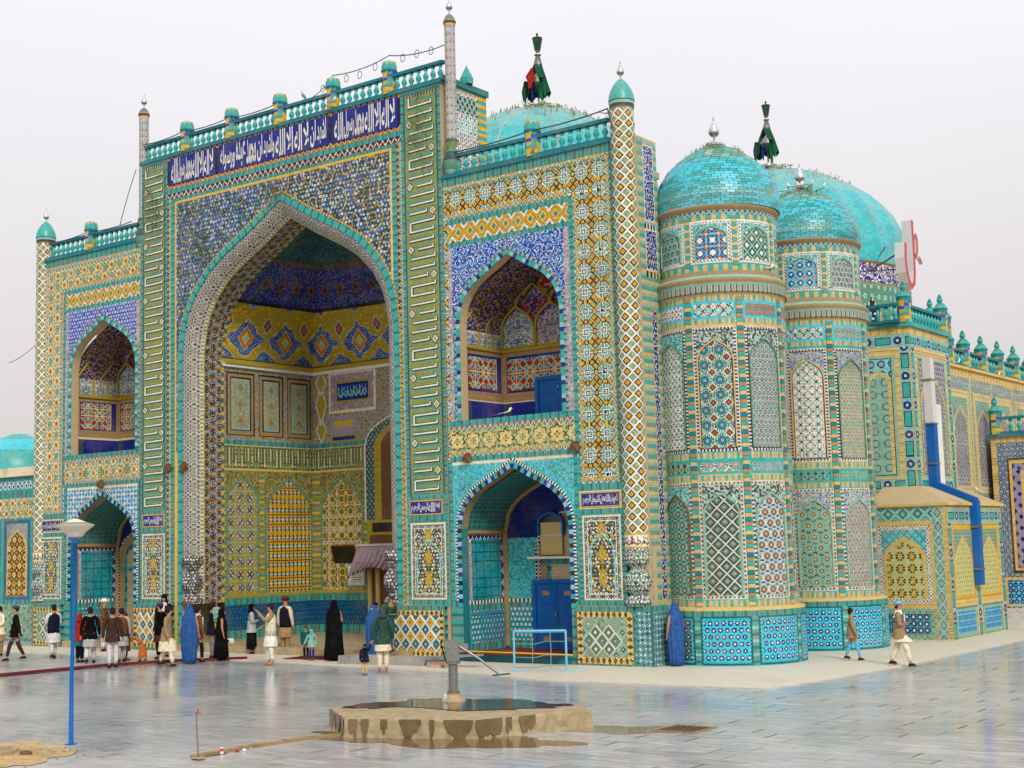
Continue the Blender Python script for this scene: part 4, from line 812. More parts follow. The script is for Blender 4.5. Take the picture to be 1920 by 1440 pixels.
def turret(x, y, z0, z1, R):
    P = part('turret'); c = Cv(-PI*R, z0, .5*PI*R, z1, .02); c.fill(lat(.13, .26, [(.3, cRB), (.5, cLG), (2, cGY)], [(.4, cBN2), (2, cGY)]), -PI*R, z0, .5*PI*R, z1); c.emit('mosaic', cyl(x, y, R), GLAZE, P, run=3)
    MB().lathe(x, y, [(R-.01, z0, cTN), (R-.01, z1, cTN)], 12).build('shaft', MATTE, P)
    MB().lathe(x, y, [(R, z1, cCR), (R+.03, z1+.06, cBN), (R+.04, z1+.14, cBE), (R+.02, z1+.2, cTG), (R*.7, z1+.34, cTG), (.02, z1+.42, cTQD)], 12).build('cap', GLAZE, P); finial(P, x, y, z1+.4, .55)
    MB().lathe(x, y-.02, [(.1, z0-1.1, cTGL), (.24, z0-.9, cTG), (.3, z0-.6, cSL), (.2, z0-.3, cTG), (.12, z0-.15, cOL), (.22, z0, cSL), (.2, z0+.1, cTG)], 10).build('corbel', GLAZE, P, smooth=True)
    return P
turret(-27.14, 33.72, 16.0, 19.8, .17); turret(-42.15, 33.75, 15.9, 19.9, .18)
# strip of wall behind the corner minaret
P = part('corner_wall'); MB().box(-21.15, Y0+.15, 0, -20.47, 34.85, 14.95, cTN).build('wall', MATTE, P)
c = Cv(Y0+.2, 0, 34.87, 14.97, .03)
c.fill(bricks(.1, [cTQ, cTGL, cBK], .15, cBE, True), Y0+.2, 0, 34.87, 14.97); bf = arab(.2, cRB, cPB, cW, cCR, cK, dens=.55, fc=.55)
c.fill(framed(bf, (.03, cW)), 34.14, 12.55, 34.7, 14.8); c.fill(framed(bf, (.03, cW)), 34.12, 11.1, 34.74, 12.3); c.fill(WDOT, 34.1, 12.3, 34.75, 12.45); c.fill(bricks(.1, [cK, cCR], .1, cK), 34.1, 10.9, 34.75, 11.08)
c.fill(framed(bf, (.03, cBK)), 34.3, 1.8, 34.6, 10.0); c.fill(lat(.14, .14, [(.6, cK), (2, cW)]), Y0+.2, .1, 34.87, 1.5)
c.emit('mosaic', right(-20.465), GLAZE, P)
c = Cv(-21.1, 0, -20.47, 1.6, .03); c.fill(bricks(.09, [cTQ, cTQD], .2, cBE), -21.1, 0, -20.47, 1.6); c.emit('mosaic', front(Y0+.14), GLAZE, P)
# front face of the wall between corner and first tower (the veiled woman stands before it)
c = Cv(-20.46, 0, -18.9, 10.4, .03)
XG = lambda: None
c.fill(BKB, -20.46, 0, -18.9, 10.4)
# ------------------------------------------------------------------ corner towers with domes
S1 = dots(.14, cTGL, cSL, cPK, .2, .3); S2 = starg(.5, cTQL, cW, cTQ, .3)
TSET = [dict(up={-3: crosses(.19, cTGL, cBN, cSL), -2: circ(.42, cTGL, cTQ, cTQD, cPK, cBRZ), -1: dots(.15, cGY, cSL, cTGL, .2, .36)}, lo={-3: starg(.3, cTG, cBN2, cTQL, .26, .5, cTQL, cSL), -2: lat(.40, .40, [(.2, cPK), (.5, cTG), (.66, cBN), (.84, cDG), (2, cLG)]), -1: starg(.3, cTGL, cBN2, cPK, .28, .5, cLG, cRB)},
   dr={-3: starg(.2, cTGL, cSL, cTQL, .3, .5, cGY), -2: starg(.36, cAQ, cPB, cW, .44, 0, cTQL, cOR), -1: lat(.34, .38, [(.34, cW), (.45, cTQL), (.82, cDG), (2, cTGL)])}, md={-3: dots(.24, cBN, cTQL, cOL, .32, .42, 0), -2: circ(.4, cTQL, cTQ, cLV, cG, cBKD), -1: dots(.13, cTG, cTQL, cLV, .3, .42)}, tb={-3: crosses(.16, cLG, cBN, cSL), -2: circ(.28, cBN2, cAQ, cTQL, cW, cLG), -1: dots(.13, cLV, cSL, cBKD)}, sp={-3: 1, -2: 0, -1: 0}),
  dict(up={-3: crosses(.26, cTQL, cPK, cBN), -2: crosses(.26, cTGL, cPK, cMD), -1: dots(.12, cTGL, cPK, cOL, .3, .42)}, lo={-3: dots(.2, cTG, cW, cBN), -2: starg(.34, cTGL, cBN2, cCR, .18, .5, cTG, cSL), -1: dots(.14, cGY, cBN2, cTGL, .2, .36)},
   dr={-3: starg(.2, cTGL, cSL, cTQL, .3, .5, cGY), -2: starg(.28, cAQ, cRB, cW, .3, 0, cTQL, cOR), -1: starg(.16, cGY, cSL, cTQL, .3, .5, cGY)}, md={-3: dots(.2, cBN, cTQL, cOL), -2: dots(.22, cSL, cTQL, cTG, .32, .42, 0), -1: dots(.12, cTG, cTQL, cOL)}, tb={-3: crosses(.16, cLG, cBN, cSL), -2: circ(.26, cBN2, cAQ, cTQL, cG, cLG), -1: dots(.13, cGY, cSL, cTGL)}, sp={-3: 1, -2: 2, -1: 2})]
for T_ in TSET:
    for q in T_.values():
        for k in (-4, 0, 1): q[k] = q[-1 if k != -4 else -3]
SPAN1 = arab(.2, cTGL, cSL, cLG, cMD, cOL, dens=.5, fc=.36); SPAN2 = arab(.18, cTQL, cTQ, cLG, cTQD, cSL, dens=.5, fc=.36); SPAN3 = arab(.16, cLV, cTGL, cLG, cRB, cPK, dens=.5, fc=.4)
def tower(cx, cy, R, nm, idx, dz=0, holes=()):
    P = part('tower'); z = lambda q: q+dz; TS = TSET[1 if idx else 0]
    MB().lathe(cx, cy, [(R+.0-.02, 0, cTN), (R-.02, z(10.2), cTN)], 32).build('core', MATTE, P)
    R0, R1, R2 = R+.18, R, R-.13
    a0, a1 = math.radians(-150), math.radians(55)
    def panel8(c, Rr, za, zb, fn, gut=.14):
        seg = 2*PI*Rr/8
        for k in range(-4, 2):
            u0 = k*seg+gut; u1 = (k+1)*seg-gut; c.fill(fn(k), u0, za, u1, zb)
    # dado
    c = Cv(a0*R0, 0, a1*R0, 1.5, .025); c.fill(bricks(.09, [cTQ, cTQD, cTQ, cTQL], .2, cBE, True), a0*R0, 0, a1*R0, 1.5); c.fill(TRB, a0*R0, 1.36, a1*R0, 1.5)
    panel8(c, R0, .05, 1.36, lambda k: framed(starg(.185, cAQ if k > -3 else cTG, cPB, cW, .30, .5), (.05, cDT), (.05, lat(.1, .1, [(.5, cDT), (2, cAQ)]))), .09)
    c.emit('dado', cyl(cx, cy, R0), GLAZE, P, run=8)
    MB().lathe(cx, cy, [(R0, 1.5, cBK), (R0-.02, 1.56, cBK), (R1+.01, 1.6, cBKD)], 32).build('ledge', MATTE, P)
    # shaft
    c = Cv(a0*R1, 1.58, a1*R1, z(10.2), .025); c.fill(bricks(.12, [cBK, cTQ], .08, cBKD, True), a0*R1, 1.58, a1*R1, z(10.2))
    for za, zb in ((1.58, 1.78), (5.02, 5.18), (5.62, 5.8), (9.38, 9.52), (10.02, 10.2)): c.fill(bricks(.085, [cBK, cTQ, cBK, cTGL], .16, cBKD), a0*R1, z(za) if za > 2 else za, a1*R1, z(zb) if za > 2 else zb)
    sps = [SPAN1, SPAN2, SPAN3]
    def up(k): return framed(archpanel(TS['up'][k], sps[TS['sp'][k]], [cTG, cBK, cBN][(k+7) % 3], .045, 0, .02, .22, .6), (.02, cLG), (.065, bricks(.05, [cMD, cLG], .1, cLG)), (.015, cK))
    def lo(k): return framed(archpanel(TS['lo'][k], sps[TS['sp'][k]] if k > -3 else SPAN2, [cBN, cTGL, cTG][(k+6) % 3], .045, 0, .02, .2, .6), (.02, cLG), (.06, bricks(.06, [cSL, cLG], .1, cTG)), (.015, cBK))
    def md(k): return framed(TS['md'][k], (.07, cTQ))
    panel8(c, R1, 1.8, z(5.0), lo, .11); panel8(c, R1, z(5.2), z(5.6), md, .11); panel8(c, R1, z(5.82), z(9.3), up, .11)
    panel8(c, R1, z(9.52), z(10.02), lambda k: framed(TS['tb'][k], (.08, cAQ)), .1)
    c.emit('mosaic', cyl(cx, cy, R1), GLAZE, P, run=8)
    mb = MB()
    for k in range(-4, 2):   # upright ribs of alternating brick between the panels
        th = k*PI/4; T = Matrix.Translation((cx, cy, 0)) @ Matrix.Rotation(th, 4, 'Z'); zz = 1.62; i = 0
        while zz < z(10.1): mb.box(R1-.03, -.09, zz, R1+.035, .09, zz+.105, [cBK, cTQ, cBKD, cTQD][i % 4], T); zz += .12; i += 1
        zz = z(11.05); i = 0
        while zz < z(12.4): mb.box(R2-.03, -.075, zz, R2+.03, .075, zz+.095, cBK if i % 2 else cTQ, T); zz += .11; i += 1
    mb.build('brick_rib', GLAZE, P, 'stuff')
    def relief(Rr, k, za, zb, gut, top, rf, col):   # moulded arch line standing proud of its panel
        seg = 2*PI*Rr/8; W2 = (seg-2*gut)/2-.1; c0 = (k+.5)*seg; rise = (2*W2)*rf; m2 = MB(); archring(m2, c0, W2-.04, zb-.1-top-rise, rise-.04, za+.12, .035, -.035, 0, [col], .12)
        m2.v = [(cx+(Rr-y)*math.cos(x/Rr), cy+(Rr-y)*math.sin(x/Rr), zq) for x, y, zq in m2.v]; m2.build('arch_moulding', GLAZE, P)
    for k in (-3, -2, -1):
        relief(R1, k, 1.8, z(5.0), .11, .2, .6, cTGL if k != -3 else cBN2); relief(R1, k, z(5.82), z(9.3), .11, .22, .6, cBK if k == -2 else cTG); relief(R2, k, z(11.1), z(12.36), .1, .06, .34, cTGL)
    # flared cornice of brick
    prof = [(R1, z(10.18), cBK), (R1+.05, z(10.3), cBKD), (R1+.05, z(10.44), cTGL), (R1+.07, z(10.53), cBE), (R1+.10, z(10.60), cBKD), (R1+.10, z(10.64), cBE), (R1+.06, z(10.68), cTGL), (R1-.02, z(10.76), cBE), (R2+.02, z(10.9), cBKD)]
    MB().lathe(cx, cy, prof, 48).build('cornice', MATTE, P, smooth=True)
    m = MB(); n = 170
    for i in range(n):
        th = -2.6+3.6*i/n; T = Matrix.Translation((cx, cy, 0)) @ Matrix.Rotation(th, 4, 'Z'); col = [cSL, cTGL, cBKD, cGY][i % 4]; m.box(R1+.02, -.022, z(10.24)+.03*(i % 2), R1+.08, .022, z(10.46), col, T)
    m.build('dentil', GLAZE, P, 'stuff')
    # drum
    c = Cv(a0*R2, z(10.9), a1*R2, z(12.7), .025); c.fill(bricks(.11, [cBK, cTQ, cBK], .1, cBKD, True), a0*R2, z(10.9), a1*R2, z(12.7)); c.fill(BKB, a0*R2, z(10.9), a1*R2, z(11.08)); c.fill(BKB, a0*R2, z(12.35), a1*R2, z(12.5)); c.fill(lat(.16, .18, [(.5, cPB), (2, cTGL)]), a0*R2, z(12.5), a1*R2, z(12.66))
    def dr(k): return framed(archpanel(TS['dr'][k], SPAN2, cTGL, .05, 0, .0, .06, .34), (.025, cW), (.07, lat(.10, .10, [(.55, cMD), (2, cW)])), (.02, cW))
    panel8(c, R2, z(11.12), z(12.36), dr, .08); c.emit('drum_mosaic', cyl(cx, cy, R2), GLAZE, P, run=8)
    MB().lathe(cx, cy, [(R2-.02, z(10.8), cTN), (R2-.02, z(12.6), cTN)], 32).build('drum_core', MATTE, P)
    MB().lathe(cx, cy, [(R2, z(12.62), cBKD), (R2+.08, z(12.7), cBE), (R2+.1, z(12.76), cLV), (R2+.04, z(12.82), cBKD)], 40).build('drum_cornice', MATTE, P, smooth=True)
    return P
def domeprof(t):  # t: 0 base .. 1 apex -> (r, z) both 0..1
    A = np.array([0, .15, .3, .45, .6, .72, .82, .9, .96, 1]); r = np.array([1, 1.012, .985, .925, .80, .64, .47, .30, .14, 0]); z = np.array([0, .14, .285, .43, .59, .71, .81, .885, .945, 1]); return np.interp(t, A, r), np.interp(t, A, z)
def brickdome(cx, cy, R, zb, zt, idx, parts_n=300):
    """turquoise bricks laid in courses; the nearest ones are parts, the rest one mass"""
    P = part('dome'); MB().lathe(cx, cy, [(float(domeprof(t)[0])*(R-.02), zb+float(domeprof(t)[1])*(zt-zb-.02), cTQM) for t in np.linspace(0, 1, 18)], 32, cap=False).build('shell', MATTE, P, smooth=True)
    rows = 26; ts = np.linspace(0, .97, rows+1); view = math.atan2(-cy, -cx); cand = []; mass = MB()
    for j in range(rows):
        r0, z0 = domeprof(ts[j]); r1, z1 = domeprof(ts[j+1]); r0, r1 = R*float(r0), R*float(r1); z0, z1 = zb+float(z0)*(zt-zb), zb+float(z1)*(zt-zb); n = max(8, int(2*PI*r0/.26))
        for i in range(n):
            a = 2*PI*(i+.5*(j % 2))/n; d = abs((a-view+PI) % (2*PI)-PI)
            if d > 1.75: continue
            cand.append((d+.02*abs(j-9), j, a, n, r0, z0, r1, z1))
    cand.sort(); mesh = {}
    pal = [(cTQ, 1), (cAQ, 1), (cTQM, 1), (cTQD, 1), (cTQL, 1)]
    def brick(r0, z0, r1, z1, n, a, lift, col, mb):
        h = PI/n*.955; dz = (z1-z0)*.04; th = lift
        def q(aa, r, z, l): return ((r+l)*math.cos(aa), (r+l)*math.sin(aa), z+l*.3)
        b = [q(a-h, r0, z0+dz, 0), q(a+h, r0, z0+dz, 0), q(a+h, r1, z1-dz, 0), q(a-h, r1, z1-dz, 0)]; t = [q(a-h*.97, r0, z0+dz, th), q(a+h*.97, r0, z0+dz, th), q(a+h*.97, r1, z1-dz, th), q(a-h*.97, r1, z1-dz, th)]
        mb.poly(t, col)
        for i in range(4): mb.quad(b[i], b[(i+1) % 4], t[(i+1) % 4], t[i], col)
    for k, (d, j, a, n, r0, z0, r1, z1) in enumerate(cand):
        top = ts[j]; h = rs.rand(); w = [cTQ, cAQ, cTQ, cAQ, cAQ, cTQM][int(h*6)] if top < .66 else [cTGL, cTG, cTQ, cTQ, cTG][int(h*5)]
        if idx == 0 and rs.rand() < .004: w = cBKD
        if k < parts_n:
            key = (j, w)
            if key not in mesh:
                mb = MB(); brick(r0, z0-zb, r1, z1-zb, n, 0, .010, w, mb); o = mb.build('brick', DOME, P); mesh[key] = o; o.location = (cx, cy, zb); o.rotation_euler = (rs.normal(0, .0006), rs.normal(0, .0006), a)
            else: inst('brick', mesh[key], P, (cx, cy, zb), (rs.normal(0, .0006), rs.normal(0, .0006), a))
        else:
            mb = MB(); brick(r0, z0, r1, z1, n, a, .010+rs.uniform(-.003, .003), w, mb); o = len(mass.v); mass.v += [(x+cx, y+cy, z) for x, y, z in mb.v]; mass.f += [tuple(o+i for i in f) for f in mb.f]; mass.c += mb.c
    mass.build('brick', DOME, P, 'stuff')
    MB().lathe(cx, cy, [(R*.16, zt-.12, cGY), (R*.06, zt, cTG), (0, zt+.02, cTG)], 16, cap=False).build('crown', MATTE, P)
    finial(P, cx, cy, zt-.02, .8)
    m = MB()   # dry weeds growing in the joints near the top
    for _ in range(90):
        a = rs.uniform(0, 2*PI); t = rs.uniform(.80, .97); r, z = domeprof(t); x, y, zz = cx+R*float(r)*math.cos(a), cy+R*float(r)*math.sin(a), zb+float(z)*(zt-zb)
        for _ in range(3): m.tube([(x, y, zz), (x+rs.uniform(-.05, .05), y+rs.uniform(-.05, .05), zz+rs.uniform(.04, .13))], .006, cOL if rs.rand() < .5 else cBE, 3)
    m.build('weeds', CLOTH, P, 'stuff')
tower(-19.35, 36.27, 1.86, 'a', 0); brickdome(-19.3, 36.3, 1.8, 12.78, 15.05, 0)
tower(-19.13, 41.69, 1.86, 'b', 2, -.12); brickdome(-19.12, 41.7, 1.8, 12.62, 14.7, 1, 150)
# wall behind the towers
P = part('side_wall'); MB().box(-21.0, 34.85, 0, -20.35, 46.4, 10.35, cTN).build('wall', MATTE, P)
c = Cv(34.87, 0, 46.4, 10.35, .035); c.fill(BKB, 34.87, 0, 46.4, 10.35)
for a in (34.95, 38.1, 40.0, 43.5):
    c.fill(framed(lat(.16, .16, [(.6, cBN), (2, cTGL)]), (.05, cK)), a, 1.8, a+.9, 5.0); c.fill(framed(lat(.2, .2, [(.5, cW), (2, cLV)]), (.05, cK)), a, 5.8, a+.9, 9.3)
c.emit('mosaic', right(-20.345), GLAZE, P)
c = Cv(-20.46, 0, -18.6, 10.3, .03); c.fill(BKB, -20.46, 0, -18.6, 10.3); c.fill(framed(starg(.3, cTGL, cK, cG, .3, 0, cTQ), (.06, cTQ)), -20.38, .08, -19.4, 1.5); c.fill(bf, -20.42, 1.9, -20.2, 10)
c.emit('front_mosaic', front(34.87), GLAZE, P)
MB().box(-20.47, 34.88, 0, -19.5, 35.1, 10.3, cTN).build('front_wall', MATTE, P)
# ------------------------------------------------------------------ the two great domes
def bigdome(cx, cy, R, zt, zb, zr):
    P = part('great_dome'); H = zt-zb; A = np.array([0, .13, .25, .37, .5, .62, .76, .88, 1]); rr = np.array([1, 1.0, .965, .90, .80, .65, .45, .22, .0]); zz = np.array([0, .16, .33, .48, .62, .74, .87, .95, 1])
    n = 40; pr = []
    for t in np.linspace(0, 1, 60): pr.append((R*float(np.interp(t, A, rr)), zb+H*float(np.interp(t, A, zz)), 0))
    m = MB(); nn = 150; nr = len(pr)-1
    for j in range(nr):
        for i in range(nn):
            a, b = 2*PI*i/nn, 2*PI*(i+1)/nn; k = (1+.008*math.cos(24*a), 1+.008*math.cos(24*b)); r0, z0, _ = pr[j]; r1, z1, _ = pr[j+1]
            top = max(0, (j/nr-.45)/.55)**.8*.85; w = tuple(((1-top)*(LIN[cAQ]*.5+LIN[cTQ]*.5)*np.array([.8, 1.0, 1.0])+top*LIN[cTGL]*.8)*(1+.13*(rs.rand()*2-1)))
            m.quad((cx+r0*k[0]*math.cos(a), cy+r0*k[0]*math.sin(a), z0), (cx+r0*k[1]*math.cos(b), cy+r0*k[1]*math.sin(b), z0), (cx+r1*k[1]*math.cos(b), cy+r1*k[1]*math.sin(b), z1), (cx+r1*k[0]*math.cos(a), cy+r1*k[0]*math.sin(a), z1), w)
    m.build('shell', DOME, P, smooth=False)
    rb = MB()
    for i in range(24):
        a = 2*PI*i/24; pts = [(cx+(r+.02)*math.cos(a), cy+(r+.02)*math.sin(a), z) for r, z, _ in pr[:-3:2]]; rb.tube(pts, .05, cGY if i % 2 else cTGL, 4)
    rb.build('rib', MATTE, P, 'stuff')
    Rd = R*1.0; c = Cv(-PI*Rd, zr, .3*PI*Rd, zb, .09); c.fill(starg(.5, cTG, cTQL, cTGL, .2, 0, cTG), -PI*Rd, zr, .3*PI*Rd, zb); c.fill(arab(.3, cPB, cLV, cW, cLV, cPK, dens=.6, fc=.5), -PI*Rd, zb-1.1, .3*PI*Rd, zb-.1)
    c.fill(cBKD, -PI*Rd, zb-1.3, .3*PI*Rd, zb-1.15)
    for k in range(-8, 3):
        u = k*2*PI*Rd/16; c.fill(framed(lat(.4, .5, [(.4, cW), (2, cNV)]), (.12, cBK)), u-.7, zr, u+.7, zb-1.8, lambda X, Z, u=u: inarch(X, Z, u, .7, zb-3.2, 1.3))
    c.emit('drum', cyl(cx, cy, Rd), GLAZE, P, run=6); MB().lathe(cx, cy, [(Rd+.0, zb-.12, cBKD), (Rd+.1, zb, cBE), (R*.98, zb+.05, cTQD)], 64).build('ledge', MATTE, P)
    mm = MB()
    for _ in range(300):
        a = rs.uniform(0, 2*PI); t = rs.uniform(.62, .98); r, z = R*np.interp(t, A, rr), zb+H*np.interp(t, A, zz); x, y = cx+r*math.cos(a), cy+r*math.sin(a); mm.tube([(x, y, z), (x+rs.uniform(-.1, .1), y, z+rs.uniform(.08, .28))], .02, cOL if rs.rand() < .4 else cBE, 3)
    mm.build('weeds', CLOTH, P, 'stuff')
    return pr
PRF1 = bigdome(-34.65, 48.97, 5.2, 22.3, 17.2, 12.6); PRF2 = bigdome(-34.65, 71.5, 7.35, 24.1, 17.5, 10.4)
def standard(x, y, z, s, lab, red=True):
    """a tall processional standard wrapped in cloth, with a lantern-shaped top"""
    E_ = empty('draped_standard', (x, y, z-.25), lab, 'banner pole', 'draped standards on the great domes')
    MB().tube([(0, 0, 0), (0, 0, 2.9*s)], .05*s, cMT).build('pole', METAL, E_)
    MB().lathe(0, 0, [(.05*s, 2.75*s, cMT), (.13*s, 2.85*s, cDG), (.22*s, 3.35*s, cDG), (.24*s, 3.42*s, cMT), (.1*s, 3.45*s, cMT), (.03*s, 3.5*s, cBRZ), (.06*s, 3.6*s, cBRZ), (0, 3.68*s, cBRZ)], 8).build('lantern_top', METAL, E_)
    MB().lathe(0, 0, [(.08*s, .95*s, cSL), (.36*s, 1.1*s, cSL), (.42*s, 1.35*s, cMT), (.3*s, 1.6*s, cMT), (.14*s, 1.8*s, cSL), (.2*s, 2.2*s, cMT), (.1*s, 2.6*s, cSL), (.16*s, 2.65*s, cWL), (.08*s, 2.75*s, cSL)], 12).build('urn', METAL, E_, smooth=True)
    r = [(0, 0, 2.5*s, .1*s, .1*s), (-.02*s, 0, 2.2*s, .19*s, .15*s), (-.04*s, 0, 1.8*s, .33*s, .22*s), (-.05*s, 0, 1.3*s, .48*s, .34*s), (-.05*s, 0, .9*s, .6*s, .4*s)]
    m = MB(); nn = 32
    for j in range(len(r)-1):
        for i in range(nn):
            if i in (22, 23, 24, 25): continue
            a, b = 2*PI*i/nn, 2*PI*(i+1)/nn; f = lambda q, t: (q[0]+q[3]*(1+.15*math.sin(7*t+q[2]))*math.cos(t), q[1]+q[4]*(1+.15*math.sin(7*t+q[2]))*math.sin(t), q[2]-(.25*s*math.sin(3*t)**2 if j == 3 and q is r[4] else 0)); m.quad(f(r[j], a), f(r[j], b), f(r[j+1], b), f(r[j+1], a), cGRN if i % 5 else cDG)
    for (dx, L_, c_, w) in ((-.5, 1.35, cDG, .13), (.46, .9, cGRN, .12), (-.12, .95, cPB, .09), (.3, 1.2, cGRN, .14)): m.tube([(dx*s, -.25*s, 1.5*s), (dx*1.1*s, -.3*s, 1.0*s), (dx*1.15*s, -.28*s, (1.45-L_)*s)], [w*s*.7, w*s, w*s*.4], c_, 6)
    m.build('green_cloth', CLOTH, E_, smooth=True)
    if red: MB().tube([(-.02, -.4*s, 1.95*s), (-.08*s, -.5*s, 1.55*s), (-.1*s, -.48*s, 1.05*s)], [.06*s, .2*s, .1*s], cRD, 8).build('red_cloth', CLOTH, E_, smooth=True)
    MB().box(-.35*s, -.35*s, -.1, .35*s, .35*s, .3, cGY).build('base', MATTE, E_)
standard(-34.5, 48.97, 22.3, 1.0, 'green and red cloth wrapped standard on the left great dome')
standard(-34.65, 71.5, 24.35, 1.1, 'dark draped standard on the great dome behind the corner towers', False)
# ------------------------------------------------------------------ octagonal block, annex, flank
CART = lambda u, v, Wd, H, *_: (lambda vert: sel(u.shape, cTGL, (hsh(fl(u*22), fl(v*22)) < .35, cTQL), *(((abs(np.mod((v if vert else u), 1.0)-.32) < .27) & (abs((u-Wd/2) if vert else (v-H/2)) < .13), cK), ((abs(np.mod((v if vert else u), 1.0)-.32) < .235) & (abs((u-Wd/2) if vert else (v-H/2)) < .10), cTQ), (np.hypot(np.mod((v if vert else u), 1.0)-.8, (u-Wd/2) if vert else (v-H/2)) < .14, cPB), (np.hypot(np.mod((v if vert else u), 1.0)-.8, (u-Wd/2) if vert else (v-H/2)) < .05, cCR))))(H > Wd)
def block_face(c, a, b, zt, bigpat, sp, frames=True):
    c.fill(bricks(.1, [cYB, cBK], .15, cBKD, True), a, 4.3, b, zt)
    c.fill(BKB if False else bricks(.1, [cYB, cBK], .15, cBKD), a, zt-.25, b, zt); c.fill(CART, a, zt-.68, b, zt-.25)
    c.fill(CART, a+.02, 5.0, a+.38, zt-.68); c.fill(CART, b-.38, 5.0, b-.02, zt-.68)
    c.fill(framed(archpanel(bigpat, sp, bricks(.1, [cYB, cBK], .15, cBKD, True), .12, 0, .0, .35, .55), (.1, cTGL), (.03, cK)), a+.55, 5.35, b-.55, zt-.95); c.fill(CART, a+.4, 4.95, b-.4, 5.3)
BC = (-17.6, 46.5)
P = part('octagon_block'); MB().prism([(-19.75, 46.0), (-17.6, 46.5), (-17.6, 50.3), (-20.5, 50.3)], 0, 10.45, cTN).build('wall', MATTE, P)
d = np.array([-17.6+19.75, .5]); Lb = float(np.hypot(*d)); d /= Lb
c = Cv(0, 4.3, Lb, 10.5, .03); block_face(c, 0, Lb, 10.5, dots(.42, cTGL, cSL, cTGL, .25, .33, 0, .42), dots(.36, cTQL, cPB, cTGL, .24, .38, 0, .36)); c.emit('mosaic', lambda u, v: (-19.75+d[0]*u+.003, 46.0+d[1]*u-.008, v), GLAZE, P)
c = Cv(46.5, 4.3, 50.3, 10.5, .035); block_face(c, 46.5, 50.3, 10.5, dots(.3, cLV, cSL, cTGL, .28, .4, 0, .32), dots(.2, cLV, cGY, cSL)); c.emit('mosaic', right(-17.592), GLAZE, P)
MB().prism([(-19.8, 45.9), (-17.5, 46.42), (-17.5, 50.35), (-20.5, 50.35)], 10.5, 10.64, cTQ).build('cornice', GLAZE, P)
balustrade(46.5, 50.2, 10.64, [46.55, 50.1], y=-17.75, axis='y', X=-17.75, ph=.85, cap='onion')
balustrade(-19.6, -17.8, 10.64, [], y=46.2, pstep=.3)
balustrade(50.6, 53.1, 10.75, [51.4, 52.9], y=-18.6, axis='y', X=-18.6, ph=.85, cap='onion'); MB().box(-20.5, 50.3, 9.5, -18.45, 53.2, 10.72, cBKD).build('upper_wall', MATTE, P); c = Cv(50.3, 9.5, 53.2, 10.72, .03); c.fill(CART, 50.3, 9.9, 53.2, 10.5); c.fill(bricks(.1, [cYB, cBK], .15, cBKD), 50.3, 9.5, 53.2, 9.9); c.fill(TRB, 50.3, 10.5, 53.2, 10.72); c.emit('upper_mosaic', right(-18.445), GLAZE, P)
# long lower flank beyond
P = part('flank_wall'); MB().box(-24, 50.3, 0, -17.75, 75, 9.5, cTN).build('wall', MATTE, P); c = Cv(50.3, 4.2, 70, 9.5, .045)
c.fill(dots(.22, cGY, cSL, cTGL), 50.3, 4.2, 70, 9.5); c.fill(bricks(.12, [cYB, cBK], .15, cBKD), 50.3, 9.2, 70, 9.5)
for k in range(8):
    a = 50.5+k*2.5; c.fill(framed(archpanel(dots(.16, cGY, cSL, cLV), lat(.16, .2, [(.5, cSL), (2, cTGL)]), cYB, .1, 0, 0, .3, .6), (.1, bricks(.1, [cYB, cBK], .15, cBKD, True)), (.04, cTGL), (.12, cYB)), a, 4.9, a+2.1, 8.7); c.fill(cYB, a+2.2, 4.2, a+2.3, 9.2)
c.emit('mosaic', right(-17.74), GLAZE, P); MB().box(-18, 50.3, 9.5, -17.65, 75, 9.6, cYB).build('cornice', MATTE, P)
balustrade(50.8, 62, 9.6, [50.9, 52.6, 54.6, 56.6, 58.6, 60.6], y=-17.85, axis='y', X=-17.85, ph=.85, cap='onion', pstep=.33)
# low annex with its sloping mud roof
AN = empty('annex', (0, 0, 0), 'low tiled annex with sloping mud roof beside the second corner tower', 'annex')
MB().prism([(-18.6, 45.0), (-16.15, 45.0), (-16.15, 50.4), (-17.6, 50.4), (-17.6, 46.5), (-18.6, 46.2)], 0, 4.38, cTN).build('wall', MATTE, AN)
m = MB(); e0 = 4.42; m.poly([(-18.7, 44.92, e0), (-16.05, 44.92, e0), (-17.55, 46.45, 5.05), (-18.7, 46.2, 5.05)], cTN); m.poly([(-16.05, 44.92, e0), (-16.05, 50.5, e0), (-17.55, 50.5, 5.05), (-17.55, 46.45, 5.05)], cTN)
m.box(-18.7, 44.92, 4.34, -16.05, 45.05, 4.42, cYB).box(-16.2, 45.05, 4.34, -16.05, 50.5, 4.42, cYB); m.build('roof', MATTE, AN)
c = Cv(-18.6, 0, -16.15, 4.36, .025); YV = bricks(.1, [cYB, cBK], .15, cBKD, True)
c.fill(YV, -18.6, 0, -16.15, 4.36); c.fill(lat(.5, .5, [(.2, cOR), (.55, cTGL), (.7, cDG), (2, cTQL)], [(.3, cTQL), (.5, cTG), (.7, cDG), (2, cTQL)]), -18.6, 3.85, -16.3, 4.3)
c.fill(lat(.34, .45, [(.6, cTGL), (.76, cDG), (.85, cTQ), (2, cW)], [(.4, cTQ), (2, cTGL)]), -16.62, .05, -16.3, 4.3)
QF = lambda u, v, *_: (lambda x, y, i, j: sel(u.shape, cTGL, ((np.hypot(x, y) < .16), cOL), ((np.hypot(x, y) < .155) & (abs(abs(x)-abs(y)) > .03), cK), ((np.hypot(x, y) < .15) & (np.minimum(abs(x), abs(y)) < .018), cG), ((np.hypot(x, y) > .155), np.where(hsh(i, j) < 2, cOL, cOL))))(*cellc(u, v, .40))
